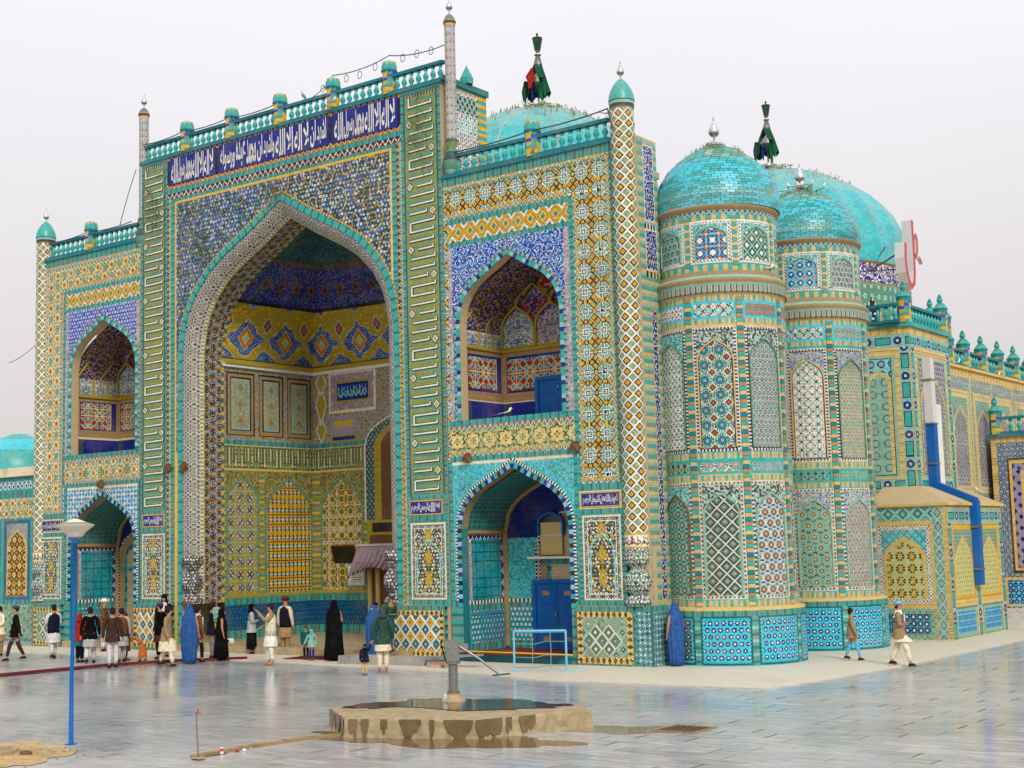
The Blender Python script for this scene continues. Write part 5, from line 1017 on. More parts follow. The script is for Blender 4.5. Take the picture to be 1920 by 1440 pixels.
c.fill(framed(archpanel(lambda u, v, *_: np.where((QF(u, v) == cOL) | (QF(u, v) == cTGL), cYG, QF(u, v)), lat(.26, .26, [(.7, cTQL), (.8, cSL), (2, cAQ)]), cYB, .14, 0, .02, .2, .5), (.12, lat(.12, .12, [(.55, cBN), (2, cW)]))), -18.5, 1.2, -16.75, 3.7)
c.fill(framed(starg(.22, cTQ, cPB, cW, .38), (.14, lat(.2, .2, [(.4, cSL), (2, cTGL)])), (.03, cTG)), -18.6, .05, -16.7, 1.02)
c.emit('mosaic', front(44.992), GLAZE, AN)
c = Cv(45.0, 0, 50.4, 4.36, .03); c.fill(YV, 45, 0, 50.4, 4.36); c.fill(CART, 45.1, 3.75, 50.3, 4.25)
for a in (45.35, 47.95):
    c.fill(framed(archpanel(lat(.2, .3, [(.4, cOL), (.6, cG), (2, cYG)]), dots(.14, cTGL, cBE, cTG), cYB, .1, 0, 0, .2, .6), (.05, cG), (.1, bricks(.14, [cG, cTGL], .1, cBE, True))), a, 1.25, a+2.0, 3.7); c.fill(framed(starg(.2, cCY, cRB, cTQL, .36), (.05, cTG), (.1, cTGL)), a, .05, a+2.0, 1.05)
for a in (45.05, 47.5, 50.1): c.fill(CART, a, 0, a+.3, 3.75)
c.emit('mosaic', right(-16.142), GLAZE, AN)
# painted downpipe trough: grey, then blue, over the annex roof and down its flank
DP = empty('downpipe', (0, 0, 0), 'blue painted rain trough running down over the annex roof', 'downpipe')
MB().box(-17.59, 47.5, 7.2, -17.3, 47.85, 9.5, cLG).build('upper_length', PAINT, DP); MB().box(-17.59, 47.5, 5.05, -17.3, 47.85, 7.2, cCB).build('middle_length', PAINT, DP)
m = MB(); m.v += [(-17.45, 47.5, 5.0), (-17.45, 47.85, 5.0), (-15.95, 47.6, 4.38), (-15.95, 47.25, 4.38), (-17.45, 47.5, 5.25), (-17.45, 47.85, 5.25), (-15.95, 47.6, 4.6), (-15.95, 47.25, 4.6)]
for f in ((0, 3, 2, 1), (4, 5, 6, 7), (0, 1, 5, 4), (1, 2, 6, 5), (2, 3, 7, 6), (3, 0, 4, 7)): m.f.append(f); m.c.append(cCB)
m.build('sloping_length', PAINT, DP); MB().box(-16.13, 47.22, 1.7, -15.9, 47.58, 4.5, cCB).build('lower_length', PAINT, DP)
for z in (2.2, 3.6): MB().box(-16.14, 47.17, z, -15.88, 47.63, z+.06, cMT).build('bracket', METAL, DP)
for z in (5.8, 7.18, 8.7): MB().box(-17.6, 47.45, z, -17.28, 47.9, z+.05, cMT).build('bracket', METAL, DP)
# buttress slab beside the trough
MB().box(-17.59, 48.0, 5.0, -17.35, 48.45, 7.9, cW).build('white_rib', MATTE, SH)
# ------------------------------------------------------------------ buildings at both edges
FB = empty('far_building', (0, 0, 0), 'tiled side building with turquoise balustrade and white steps at the right edge', 'building')
MB().box(-17.5, 54.0, 0, -4, 66, 7.0, cTN).build('wall', MATTE, FB); c = Cv(-17.5, 0, -10, 7.0, .035)
c.fill(dots(.2, cLV, cPB, cTGL), -17.5, 0, -10, 7); c.fill(bricks(.12, [cYB, cBK], .15, cBKD), -17.5, 6.8, -10, 7.0); c.fill(YV, -17.5, .6, -17.3, 7)
c.fill(framed(lat(.3, .3, [(.6, cTGL), (2, cLV)]), (.08, cBN), (.12, YV), (.3, lat(.42, .42, [(.5, cPB), (.62, cPK), (2, cLV)])), (.1, cYB)), -16.95, 1.9, -12.5, 6.2); c.fill(framed(starg(.2, cCY, cPB, cTQL, .38), (.1, YV)), -17.3, .65, -10, 1.75); c.fill(cCM, -17.5, 0, -10, .6)
c.emit('mosaic', front(53.99), GLAZE, FB); m = MB()
for k in range(3): m.box(-17.3, 53.2-.45*k, 0, -8, 53.99, .6-.2*k, cLG)
m.build('steps', CONC, FB); MB().box(-17.6, 53.9, 7.0, -4, 54.2, 7.12, cTQD).build('cornice', GLAZE, FB); balustrade(-17.5, -12, 7.12, [-17.3, -14.8], y=54.1, ph=.85, cap='onion', par=FB)
LB_ = empty('side_arcade', (0, 0, 0), 'low yellow and turquoise tiled arcade at the left edge', 'building')
MB().box(-62, 35.5, 0, -49.3, 40, 6.85, cTN).build('wall', MATTE, LB_); MB().box(-62, 35.3, 6.85, -49.3, 40, 7.22, cCM).build('parapet', MATTE, LB_)
c = Cv(-56, 0, -49.4, 6.85, .035); c.fill(TRB, -56, 0, -49.4, 6.85); c.fill(framed(dots(.3, cTQ, cW, cBL, .25, .4, 0), (.06, cTQ)), -56, 6.25, -49.4, 6.75); c.fill(GS, -56, 5.1, -49.4, 5.95)
for a in (-55.5, -53.35, -51.3): c.fill(framed(archpanel(lambda u, v, *_: gstar(.36, cG, cCR, cK, cBRZ)(u, v), arab(.14, cLV, cGY, cTGL, cOY, cSL, dens=.5, fc=.4), cYB, .08, 0, 0, .2, .6), (.1, YBK), (.04, cTG)), a, 1.7, a+1.7, 5.0)
c.fill(framed(DADOA, (.12, zigframe(.12))), -56, .1, -49.4, 1.5); c.emit('mosaic', front(35.49), GLAZE, LB_)
LD = empty('small_dome', (0, 0, 0), 'small turquoise dome rising above the roof at the left edge', 'dome')
MB().lathe(-66.5, 45, [(2.6, 0, cTN), (2.6, 7.6, cTN), (2.4, 7.65, cTQ), (2.3, 8.4, cTQ), (1.9, 9.1, cAQ), (1.2, 9.7, cTQ), (.4, 10.05, cTQL), (0, 10.1, cTQL)], 28).build('shell', DOME, LD, smooth=True)
# ------------------------------------------------------------------ doors, windows, awning of the mosque
def door(x0, x1, z0, z1, y, col, name='door', par=SH, frame=cCB, leaves=2):
    D = bpy.data.objects.new(name, None); COL.objects.link(D); D.parent = par
    MB().box(x0, y-.1, z0, x0+.12, y, z1, frame).box(x1-.12, y-.1, z0, x1, y, z1, frame).box(x0+.12, y-.1, z1-.12, x1-.12, y, z1, frame).build('frame', PAINT, D)
    w = (x1-x0-.24)/leaves
    for k in range(leaves):
        a = x0+.12+k*w; m = MB().box(a+.01, y-.05, z0, a+w-.01, y-.01, z1-.13, col)
        h = z1-.13-z0
        for f0, f1 in ((.06, .3), (.36, .62), (.68, .94)): m.box(a+.09, y-.065, z0+h*f0, a+w-.09, y-.05, z0+h*f1, col)
        for f in (.12, .82): 
            if leaves == 2: m.box(a+w*.3, y-.07, z0+h*f, a+w*.62, y-.065, z0+h*f+.13, cBKD)
        m.build('leaf', PAINT, D)
    MB().lathe(x0+.12+w-.05, y-.1, [(.02, z0+1.0, cSV), (.03, z0+1.03, cSV), (.02, z0+1.06, cSV)], 6).build('handle', METAL, D)
door(-25.95, -24.1, .25, 2.35, 35.8, cCB); door(-25.66, -24.6, 7.22, 8.62, 35.84, cCB, leaves=1)
def win(cx, z0, z1, w, y):
    D = bpy.data.objects.new('window', None); COL.objects.link(D); D.parent = SH; zs = z1-w*.62
    MB().box(cx-w+.02, y-.03, z0, cx+w-.02, y-.01, zs, cBK).build('board', PAINT, D) ; m = MB()
    p = arcpts(cx, w, zs, w*.62, 8); m.poly([(x, y-.02, z) for x, z in p], cBLK); m.box(cx-w, y-.025, z0+.6, cx+w, y-.02, zs, cBLK); m.build('pane', GLASS, D)
    f = MB(); archring(f, cx, w, zs, w*.62, z0+.6, .07, y-.1, y, [cCB], .1); f.build('frame', PAINT, D); MB().box(cx-w, y-.045, z0+.58, cx+w, y-.03, z0+.61, cSV).build('bar', METAL, D)
win(-25.2, 3.1, 4.35, .42, 35.78); MB().box(-26.0, 35.55, 2.98, -23.9, 35.84, 3.05, cW).build('sill', MATTE, SH)
# doorway of the great recess
D = bpy.data.objects.new('doorway', None); COL.objects.link(D); D.parent = SH
MB().box(-36.2, YBK-.06, .3, -34.4, YBK-.01, 3.9, cBRZ).build('leaf', PAINT, D)
for x in (-36.15, -35.75): MB().lathe(x, YBK-.12, [(.1, .3, cBK), (.1, 3.4, cOR), (.12, 3.5, cG)], 8).build('post', PAINT, D)
MB().box(-36.5, YBK-.5, 3.53, -34.0, YBK-.03, 3.61, cLG).build('shelf', MATTE, D)
m = MB(); n = 40
for i in range(n):
    a, b = -36.45+2.5*i/n, -36.45+2.5*(i+1)/n; f = lambda x: .10*math.sin(x*26); s0 = .35*(1-math.sin(PI*(a+36.45)/2.5)); s1 = .35*(1-math.sin(PI*(b+36.45)/2.5)); c_ = cPK if i % 2 else cLV
    m.quad((a, YBK-.45, 3.53), (b, YBK-.45, 3.53), (b-.1, YBK-.7+f(b)*.6, 2.95), (a-.1, YBK-.7+f(a)*.6, 2.95), c_); m.quad((a-.1, YBK-.7+f(a)*.6, 2.95), (b-.1, YBK-.7+f(b)*.6, 2.95), (b-.25, YBK-.8+f(b), 2.75-s1), (a-.25, YBK-.8+f(a), 2.75-s0), c_)
    m.tube([(a-.25, YBK-.8+f(a), 2.76-s0), (a-.25, YBK-.8+f(a), 2.66-s0)], .02, cRW, 4)
AWN = empty('valance', (0, 0, 0), 'pleated pink and grey fringed valance over the doorway inside the great recess', 'valance'); m.build('drape', CLOTH, AWN)
MI = empty('tilted_picture', (-37.5, YBK-.02, 3.2), 'dark glazed picture tilted from the wall inside the great recess', 'picture')
MB().box(-.6, -.06, -.42, .6, -.02, .42, cBN).build('frame', PAINT, MI, rot=(math.radians(18), 0, 0)); MB().box(-.55, -.07, -.37, .55, -.062, .37, cBLK).build('pane', GLASS, MI, rot=(math.radians(18), 0, 0))
NB = empty('notice_board', (-36.9, YBK-.02, 2.45), 'white framed notice hung on the yellow tiled wall below the dark picture', 'notice')
MB().box(-.46, -.05, -.42, .46, 0, .42, cTGL).build('frame', PAINT, NB); MB().box(-.4, -.06, -.36, .4, -.05, .36, cW).build('sheet', MATTE, NB)
m = MB()
for k in range(7): m.box(-.3+(k % 3)*.03, -.064, .25-k*.085, .3-(k % 2)*.06, -.06, .28-k*.085, cTG if k % 3 else cPK)
m.build('writing', MATTE, NB)
# ------------------------------------------------------------------ courtyard things
def wire(pts, r=.012, nm='cable', lab='', par=None, n=14, sag=.3):
    P = []
    for (a, b) in zip(pts[:-1], pts[1:]):
        for i in range(n+1):
            t = i/n; P.append((a[0]+(b[0]-a[0])*t, a[1]+(b[1]-a[1])*t, a[2]+(b[2]-a[2])*t-sag*4*t*(1-t)))
    o = MB().tube(P, r, cSL, 4).build(nm, PAINT, par)
    return tag(o, lab, 'cable') if lab else o
tops = [(-32.24, Y0+.12, 19.35), (-29.71, Y0+.12, 19.45), (-27.3, Y0+.1, 19.25)]
G = empty('festoon_cable', (0, 0, 0), 'looped festoon cable strung from post to post on top of the portal', 'cable')
wire([(-33.4, Y0+.1, 18.75)]+tops, .018, 'wire', '', G, sag=.12)
for (x, z) in ((-32.7, 18.98), (-31.6, 19.1), (-31.0, 19.08), (-30.3, 19.2), (-29.1, 19.22), (-28.5, 19.22), (-27.9, 19.18)):
    MB().tube([(x+.09*math.sin(t*PI/5), Y0+.1, z+.13*math.cos(t*PI/5)) for t in range(11)], .014, cSL, 4).build('loop', PAINT, G)
wire([(-27.1, Y0-.02, 15.66), (-24.0, Y0-.02, 15.75), (-21.25, Y0-.02, 15.85), (-20.9, 33.3, 15.1)], .022, 'cable', 'dark cable lying along the balustrade of the right wing', sag=.06)
wire([(-42.0, Y0-.02, 18.8), (-39.7, Y0-.05, 18.85), (-37.3, Y0-.05, 18.85), (-34.8, Y0-.05, 18.85)], .02, 'cable', 'dark cable lying along the balustrade of the portal', sag=.07)
wire([(-47.8, Y0-.02, 15.9), (-45.3, Y0-.05, 15.95), (-42.6, Y0-.05, 15.95)], .02, 'cable', 'dark cable lying along the balustrade of the left wing', sag=.07)
wire([(-42.35, Y0-.05, 17.9), (-43.3, Y0-.05, 15.9)], .018, 'cable', 'thin cable hanging from the left portal corner to the wing balustrade', sag=-.1)
wire([(-75, 50, 15.2), (-48.4, 34.2, 12.6)], .02, 'cable', 'thin overhead cable reaching the left wing from outside the picture', sag=.2)
for (x, z, w, h, lab) in ((-41.35, 16.2, .5, 1.9, 'tangle of dead lamp wires on the top of the left pylon'), (-28.35, 16.3, .5, 1.9, 'tangle of dead lamp wires on the top of the right pylon'), (-34.9, 15.75, .55, .35, 'tangle of dead lamp wires above the tip of the great arch'), (-30.6, 14.9, .45, .8, 'tangle of dead lamp wires on the right spandrel of the great arch'), (-38.6, 14.3, .4, .8, 'tangle of dead lamp wires on the left spandrel of the great arch')):
    m = MB()
    for _ in range(30 if w > .46 and h > 1 else 14):
        a = rs.uniform(0, 6.28); p = [x+rs.normal(0, w*.3), Y0-.05, z+rs.normal(0, h*.32)]; P = []
        for q in range(5): P.append(tuple(p)); a += rs.normal(0, .7); p = [p[0]+.13*math.cos(a), Y0-.04-rs.uniform(0, .12), p[2]+.16*math.sin(a)]
        m.tube(P, .009, [cBRZ, cOL, cSL][int(rs.rand()*3)], 3)
    tag(m.build('wire_tangle', CLOTH), lab, 'wires', 'wire tangles on the portal', 'stuff')
# projectors fixed on the facade
def spot(x, z, lab): 
    E_ = empty('floodlight', (x, Y0-.05, z), lab, 'floodlight', 'rusty floodlights on the facade'); MB().lathe(0, 0, [(.06, -.1, cBRZ), (.16, 0, cBKD), (.17, .1, cBRZ), (.05, .16, cBRZ)], 8).build('housing', METAL, E_, rot=(math.radians(60), 0, 0)); MB().box(-.03, -.04, -.12, .03, .06, -.02, cBRZ).build('bracket', METAL, E_)
spot(-26.65, 6.05, 'rusty floodlight above the left shoulder of the right ground niche'); spot(-22.7, 6.15, 'rusty floodlight on the star tiled pier of the right wing'); spot(-44.33, 6.1, 'rusty floodlight above the ground niche of the left wing'); spot(-40.45, 6.5, 'rusty floodlight beside the left pylon of the portal'); spot(-39.6, 6.5, 'rusty floodlight on the left arch border of the portal')
# street lamp
LP = empty('lamp_post', (-22.39, 16.32, 0), 'blue lamp post with white saucer shade near the sand patch', 'street lamp')
MB().tube([(0, 0, 0), (0, 0, 1.2), (.03, .02, 2.6), (.04, .02, 3.72)], [.045, .038, .035, .045], cCB, 10).build('pole', PAINT, LP, smooth=True); MB().box(-.08, -.08, 0, .08, .08, .015, cCB).build('base_plate', PAINT, LP)
MB().lathe(.04, .02, [(.06, 3.66, cCB), (.07, 3.74, cMT), (.13, 3.78, cLG), (.2, 3.87, cCM), (.345, 3.985, cLG), (.35, 4.0, cMT), (.2, 4.05, cCM), (.05, 4.11, cLG), (0, 4.12, cLG)], 20).build('lamp_shade', PAINT, LP, smooth=False)
# hand pump on its concrete platform
top = [(-19.79, 20.41), (-18.29, 19.23), (-18.06, 19.34), (-15.96, 20.12), (-14.96, 22.37), (-15.72, 22.95), (-18.33, 23.09), (-19.55, 22.15)]
PLT = empty('pump_platform', (0, 0, 0), 'eight-sided stained concrete platform around the hand pump', 'platform')
m = MB(); n = len(top); ring = []
for i in range(n):
    a, b = top[i], top[(i+1) % n]; K = max(3, int(math.dist(a, b)/.11))
    for k in range(K): j_ = .012; ring.append((a[0]+(b[0]-a[0])*k/K+rs.normal(0, j_), a[1]+(b[1]-a[1])*k/K+rs.normal(0, j_)))
cxp, cyp = -17.4, 21.3; N_ = len(ring); lv = [(0, 1.012, 0), (.07, 1.004, .01), (.2, 1.0, .012), (.30, .998, .01), (.338, .99, .006), (.345, .975, .004), (.345, .8, .003), (.343, .4, .003)]; VV = []
for z_, k, j_ in lv:
    for (x, y) in ring: VV.append((cxp+(x-cxp)*k+rs.normal(0, j_)*.6, cyp+(y-cyp)*k+rs.normal(0, j_)*.6, z_+(rs.normal(0, j_*.5) if z_ else 0)))
m.v = VV
for j in range(len(lv)-1):
    for i in range(N_): q = (i+1) % N_; m.f.append((j*N_+i, j*N_+q, (j+1)*N_+q, (j+1)*N_+i)); m.c.append(tuple(LIN[cCON]*(1+.16*(rs.rand()-.5))))
m.f.append(tuple((len(lv)-1)*N_+i for i in range(N_))); m.c.append(tuple(LIN[cCON])); m.build('slab', CONC, PLT)
def blob(cx, cy, rx, ry, z, col, name, par=None, mt=WETM, n=36, rot=0, jag=.25, lab=None, cat=None, kind=None, clip=None):
    rs2 = np.random.RandomState(int(abs(cx*100+cy*10))); ph = rs2.rand(5)*6; pts = []
    for i in range(n):
        a = 2*PI*i/n; k = 1+jag*(.5*math.sin(2*a+ph[0])+.35*math.sin(5*a+ph[1])+.3*math.sin(9*a+ph[2])+.15*math.sin(17*a+ph[3])); x, y = rx*k*math.cos(a), ry*k*math.sin(a); pts.append((cx+x*math.cos(rot)-y*math.sin(rot), cy+x*math.sin(rot)+y*math.cos(rot)))
    m = MB(); m.prism(pts, z-.003, z, col); o = m.build(name, mt, par); tag(o, lab, cat, None, kind); return o
blob(-17.6, 22.0, 1.9, .85, .358, cWET, 'wet_patch', PLT, rot=.1); blob(-19.1, 21.2, .5, .75, .3575, cWET, 'wet_patch', PLT, rot=-.3); blob(-15.9, 22.6, .3, .25, .353, cWET, 'wet_patch', PLT)
# run marks of water down the faces, thin films of real shape
STAIN = mat('damp_concrete', .35, spec=.4, var=.3, vs=4, bump=.3, bs=16, dirt=.25)
def streak(a, b, t0, t1, zlow):
    ax, ay_ = top[a]; bx, by = top[b]; dx, dy = bx-ax, by-ay_; l = math.hypot(dx, dy); nx, ny = dy/l*.03, -dx/l*.03; m = MB(); K = 22
    P = [(ax+dx*(t0+(t1-t0)*k/K)+nx, ay_+dy*(t0+(t1-t0)*k/K)+ny) for k in range(K+1)]; ph_ = rs.rand()*9; lo_ = [max(.004, zlow+.06*math.sin(k*.35+ph_)+.03*math.sin(k*1.1+ph_*2)+(.25*abs(k/K*2-1)**3 if zlow < .1 else 0)) for k in range(K+1)]; lo_ = [min(.34, v) for v in lo_]
    for k in range(K): m.quad((*P[k], lo_[k]), (*P[k+1], lo_[k+1]), (*P[k+1], .344), (*P[k], .344), cDMP)
    m.build('wet_streak', STAIN, PLT)
for a in ((0, 1, .86, .99, 0), (0, 1, .02, .36, .0), (0, 1, .4, .46, .02), (0, 1, .5, .8, .05), (2, 3, .03, .1, .0), (2, 3, .2, .26, .12), (2, 3, .36, .55, .05), (2, 3, .62, .66, 0), (2, 3, .74, .99, .0), (3, 4, .0, .22, .0), (3, 4, .25, .3, .1), (3, 4, .36, .5, .04), (1, 2, .3, .99, 0.02)): streak(*a)
PD = blob(-16.7, 19.85, 2.5, .95, .006, cDMP, 'puddle', None, WETM, 60, .28, .3, 'brown puddle spreading in front of the pump platform', 'puddle')
blob(-14.2, 22.4, 1.3, .5, .0055, cBE, 'puddle', None, WETM, 40, .5, .35, 'thin wet stain beside the right end of the pump platform', 'puddle')
PU = empty('hand_pump', (-18.22, 22.3, .35), 'grey steel hand pump with long T-handled lever on the platform', 'hand pump')
PU.scale = (1.2, 1.2, 1.2); MB().lathe(0, 0, [(.22, 0, cCON), (.12, .1, cCON), (.09, .16, cCON)], 10).build('footing', CONC, PU)
MB().lathe(0, 0, [(.105, .03, cBKD), (.105, .17, cMT), (.08, .18, cMT), (.08, .62, cMT), (.13, .62, cMT), (.13, .655, cMT), (.02, .656, cMT)], 14).build('stand', METAL, PU, smooth=False)
T = Matrix.Rotation(math.atan2(Rt[1], Rt[0]), 4, 'Z')
MB().box(-.105, -.1, .66, .11, .1, .9, cMT, T).box(-.125, -.09, .9, .09, .09, 1.0, cMT, T).box(.05, -.05, .82, .26, .05, .94, cMT, T).build('pump_head', METAL, PU)
b_ = lambda x, y, z: tuple(T @ Vector((x, y, z)))
MB().tube([b_(.12, -.06, .9), b_(.45, -.05, .68), b_(.78, -.04, .42)], .02, cMT, 8).tube([b_(.66, -.1, .415), b_(.95, .06, .42)], .014, cSL, 6).build('handle', METAL, PU)
MB().tube([b_(-.1, 0, .68), b_(-.44, -.02, .68), b_(-.46, -.02, .6)], .02, cSL, 8).build('spout', METAL, PU); MB().tube([b_(-.11, -.02, .64), b_(-.2, -.03, .98)], .012, cBLK, 6).build('rod', METAL, PU)
MB().tube([b_(-.13, -.06, .64), b_(-.13, -.06, .12)], .006, cSV, 4).lathe(*[b_(-.13, -.06, 0)[i] for i in (0, 1)], [(.06, .02, cLG), (.04, .1, cLG), (.02, .14, cLG)], 8).build('chain', METAL, PU)
# pale blue barrier frame
BR = empty('barrier', (0, 0, 0), 'light blue metal barrier frame before the blue door of the right niche', 'barrier')
A1, A2_ = Vector((-23.17, 30.97, 0)), Vector((-22.17, 32.17, 0)); A2_ = Vector((-21.9, 31.6, 0)); u_ = (A2_-A1)
for q, p in enumerate((A1, A2_)): MB().tube([p, p+Vector((0, 0, 1.12))], .035, cLB, 4).build('post', PAINT, BR); MB().tube([p+Vector((-.3, -.35, .02)), p+Vector((.3, .35, .02))], .03, cLB, 4).build('foot', PAINT, BR)
MB().tube([A1+Vector((0, 0, 1.1)), A2_+Vector((0, 0, 1.1))], .04, cLB, 4).build('top_rail', PAINT, BR)
for f in (.35, .7): MB().tube([A1+u_*f+Vector((0, 0, .1)), A1+u_*(f+.01)+Vector((0, 0, .6)), A1+u_*f+Vector((0, 0, 1.08))], .012, cTGL, 4).build('wire', METAL, BR)
for z in (.42, .78, .15): MB().tube([A1+Vector((0, 0, z)), A1+u_*.4+Vector((0, 0, z-.02)), A1+u_*.6+Vector((0, 0, z+.05)), A2_+Vector((0, 0, z+.04))], .011, cTGL, 4).build('wire', METAL, BR)
# standpipe and its channel kerb
TP = empty('standpipe', (-18.71, 16.15, 0), 'thin grey water standpipe with brass tap at the end of the kerb', 'tap')
MB().tube([(0, 0, 0), (-.03, 0, .4), (-.05, 0, .76)], .013, cMT, 8).build('pipe', METAL, TP); MB().tube([(-.06, 0, .76), (.0, .02, .77), (.035, .03, .74)], [.02, .018, .01], cOR, 8).tube([(-.02, 0, .77), (-.02, .01, .82)], .008, cRD, 6).build('tap', METAL, TP); blob(0, 0, .16, .12, .03, cCON, 'footing', TP, CONC, 14)
KB = MB(); pk = [(-18.98, 16.2), (-19.02, 17.3), (-18.9, 18.6), (-18.55, 19.45)]; 
for a, b in zip(pk[:-1], pk[1:]):
    for k in range(4): 
        p = [a[i]+(b[i]-a[i])*k/4 for i in (0, 1)]; q = [a[i]+(b[i]-a[i])*(k+.98)/4 for i in (0, 1)]; h = rs.uniform(.04, .06); KB.prism([(p[0]+.14, p[1]), (q[0]+.14, q[1]), (q[0], q[1]), (p[0], p[1])], .001, h, cBE, cBKD)
tag(KB.build('channel_kerb', CONC), 'low crumbling cement kerb running from the standpipe to the platform', 'kerb')
blob(-18.86, 16.6, .1, .3, .0065, cWET, 'puddle', None, WETM, 30, 0, .2, 'dark damp strip at the foot of the standpipe', 'puddle')
CAN = empty('drink_can', (-18.81, 16.75, 0), 'small red and white can standing behind the kerb', 'can'); MB().lathe(0, 0, [(.03, .0, cSV), (.033, .01, cW), (.033, .05, cPR), (.033, .1, cW), (.03, .115, cSV)], 10).build('body', PAINT, CAN)
for (x, y, c_, lab) in ((-18.76, 17.05, cRD, 'scrap of red litter beside the kerb'), (-18.75, 17.2, cW, 'scrap of white litter beside the kerb'), (-18.74, 17.35, cTGL, 'scrap of pale green litter beside the kerb')): tag(MB().loft([(0, 0, .006, .05, .03), (.01, 0, .03, .04, .025), (0, 0, .045, .01, .01)], c_, 7, .3, 3).build('litter', PAINT, loc=(x, y, 0)), lab, 'litter')
# drain grate
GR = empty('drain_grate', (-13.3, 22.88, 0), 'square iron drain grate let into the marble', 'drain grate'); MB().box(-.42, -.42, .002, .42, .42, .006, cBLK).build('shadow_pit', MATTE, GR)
MB().box(-.45, -.45, .002, .45, -.39, .02, cBE).box(-.45, .39, .002, .45, .45, .02, cBE).box(-.45, -.39, .002, -.39, .39, .02, cBE).box(.39, -.39, .002, .45, .39, .02, cBE).build('frame', CONC, GR)
for k in range(7): MB().box(-.36+k*.11, -.39, .007, -.32+k*.11, .39, .016, cBE).build('bar', METAL, GR)
# sandy corner with manhole slab
blob(-22.4, 15.0, 1.7, .95, .012, cSND, 'sand_patch', None, CONC, 90, -.62, .26, None, None, 'structure')
m = MB()
for _ in range(420):
    a = rs.uniform(0, 6.28); r = abs(rs.normal(0, 1)); x, y, q = -22.3+1.5*r*math.cos(a)*.8, 15.0+1.0*r*math.sin(a)*.9, rs.uniform(.008, .03); m.loft([(x, y, .004, q, q*.7), (x, y, .004+q*.8, q*.5, q*.4)], [cSND, cBKD, cCON, cBE][int(rs.rand()*4)], 5)
m.build('gravel', CONC, None, 'stuff')['label'] = 'loose grit scattered round the sand patch in the near left corner'
MHL = empty('manhole', (-22.75, 14.85, 0), 'round concrete manhole cover on the sand in the near left corner', 'manhole'); MB().lathe(0, 0, [(.52, .01, cCON), (.52, .07, cCON), (.42, .075, cCON), (.41, .065, cBE), (0, .065, cCON)], 28).build('cover', CONC, MHL)
for k, (x, y, s, lab) in enumerate(((-21.75, 15.55, .2, 'flat broken stone below the lamp post'), (-21.5, 15.72, .1, 'small broken stone right of the flat one below the lamp post'), (-22.0, 15.1, .16, 'dark broken brick on the sand patch'))): tag(MB().loft([(0, 0, .012, s, s*.5), (.02, 0, .05, s*.9, s*.45), (0, .01, .07, s*.5, s*.3)], cCON if k < 2 else cBRZ, 9, .25, 4).build('stone', CONC, loc=(x, y, 0)), lab, 'stone')
# long maroon carpet edge and mats
def strip(name, pts, w, z, h, col, lab, cat):
    m = MB()
    for a, b in zip(pts[:-1], pts[1:]):
        dx, dy = b[0]-a[0], b[1]-a[1]; l = math.hypot(dx, dy); nx, ny = -dy/l*w/2, dx/l*w/2; m.prism([(a[0]-nx, a[1]-ny), (b[0]-nx, b[1]-ny), (b[0]+nx, b[1]+ny), (a[0]+nx, a[1]+ny)], z, z+h, col)
    return tag(m.build(name, CLOTH), lab, cat)
strip('carpet', [(-37.2, 24.2), (-36.92, 28.19), (-36.16, 30.08), (-34.5, 31.8)], .42, .031, .05, cRW, 'long maroon carpet strip on the marble in front of the crowd', 'carpet')
strip('carpet', [(-33.2, 32.6), (-29.3, 33.2)], 1.2, .031, .02, cRW, 'maroon mat in front of the great recess', 'carpet'); strip('carpet', [(-26.9, 33.6), (-23.2, 33.6)], .9, .262, .02, cRW, 'maroon mat in the ground niche of the right wing', 'carpet')
tag(MB().box(-30.0, 31.3, .03, -28.5, 32.0, .27, cST).build('stone_step', CONC), 'grey stone step before the right side of the great recess', 'step')
tag(MB().box(-28.3, 31.5, .03, -26.6, 32.1, .26, cST).build('stone_step', CONC), 'grey stone step under the end of the plank', 'step')
tag(MB().box(-27.6, 31.6, .27, -24.9, 31.85, .33, cMT, Matrix.Translation((-26.2, 31.7, .3)) @ Matrix.Rotation(-.06, 4, 'Y') @ Matrix.Translation((26.2, -31.7, -.3))).build('plank', CONC), 'long grey plank resting across the stones beside the right pylon', 'plank')
for (x, z, c_, lab) in ((-26.45, .03, cPK, 'reddish brick lying under the plank'), (-26.3, .12, cBKD, 'yellow brick stacked under the plank')): tag(MB().box(x, 31.2, z, x+.5, 31.45, z+.09, c_).build('brick', CONC), lab, 'brick')
tag(MB().tube([(-27.2, 33.35, .32), (-22.9, 33.35, .30)], .03, cG, 6).build('yellow_pipe', PAINT), 'yellow pipe along the sill of the right ground niche', 'pipe')
MB().box(-27.4, 33.42, 0, -23.1, 33.6, .26, cTQD).build('sill_step', GLAZE, SH); MB().box(-46.3, 33.3, 0, -42.3, 33.6, .27, cCON).build('sill_step', CONC, SH)
BG = empty('shopping_bag', (-38.0, 34.2, .03), 'white and blue carrier bag by the tiled dado behind the crowd', 'bag'); MB().loft([(0, 0, 0, .2, .12), (0, 0, .25, .24, .14), (.02, 0, .42, .2, .05)], cLG, 10, .2, 4).build('body', PAINT, BG); MB().box(-.15, -.15, .3, .15, -.14, .38, cPB).build('print', PAINT, BG)
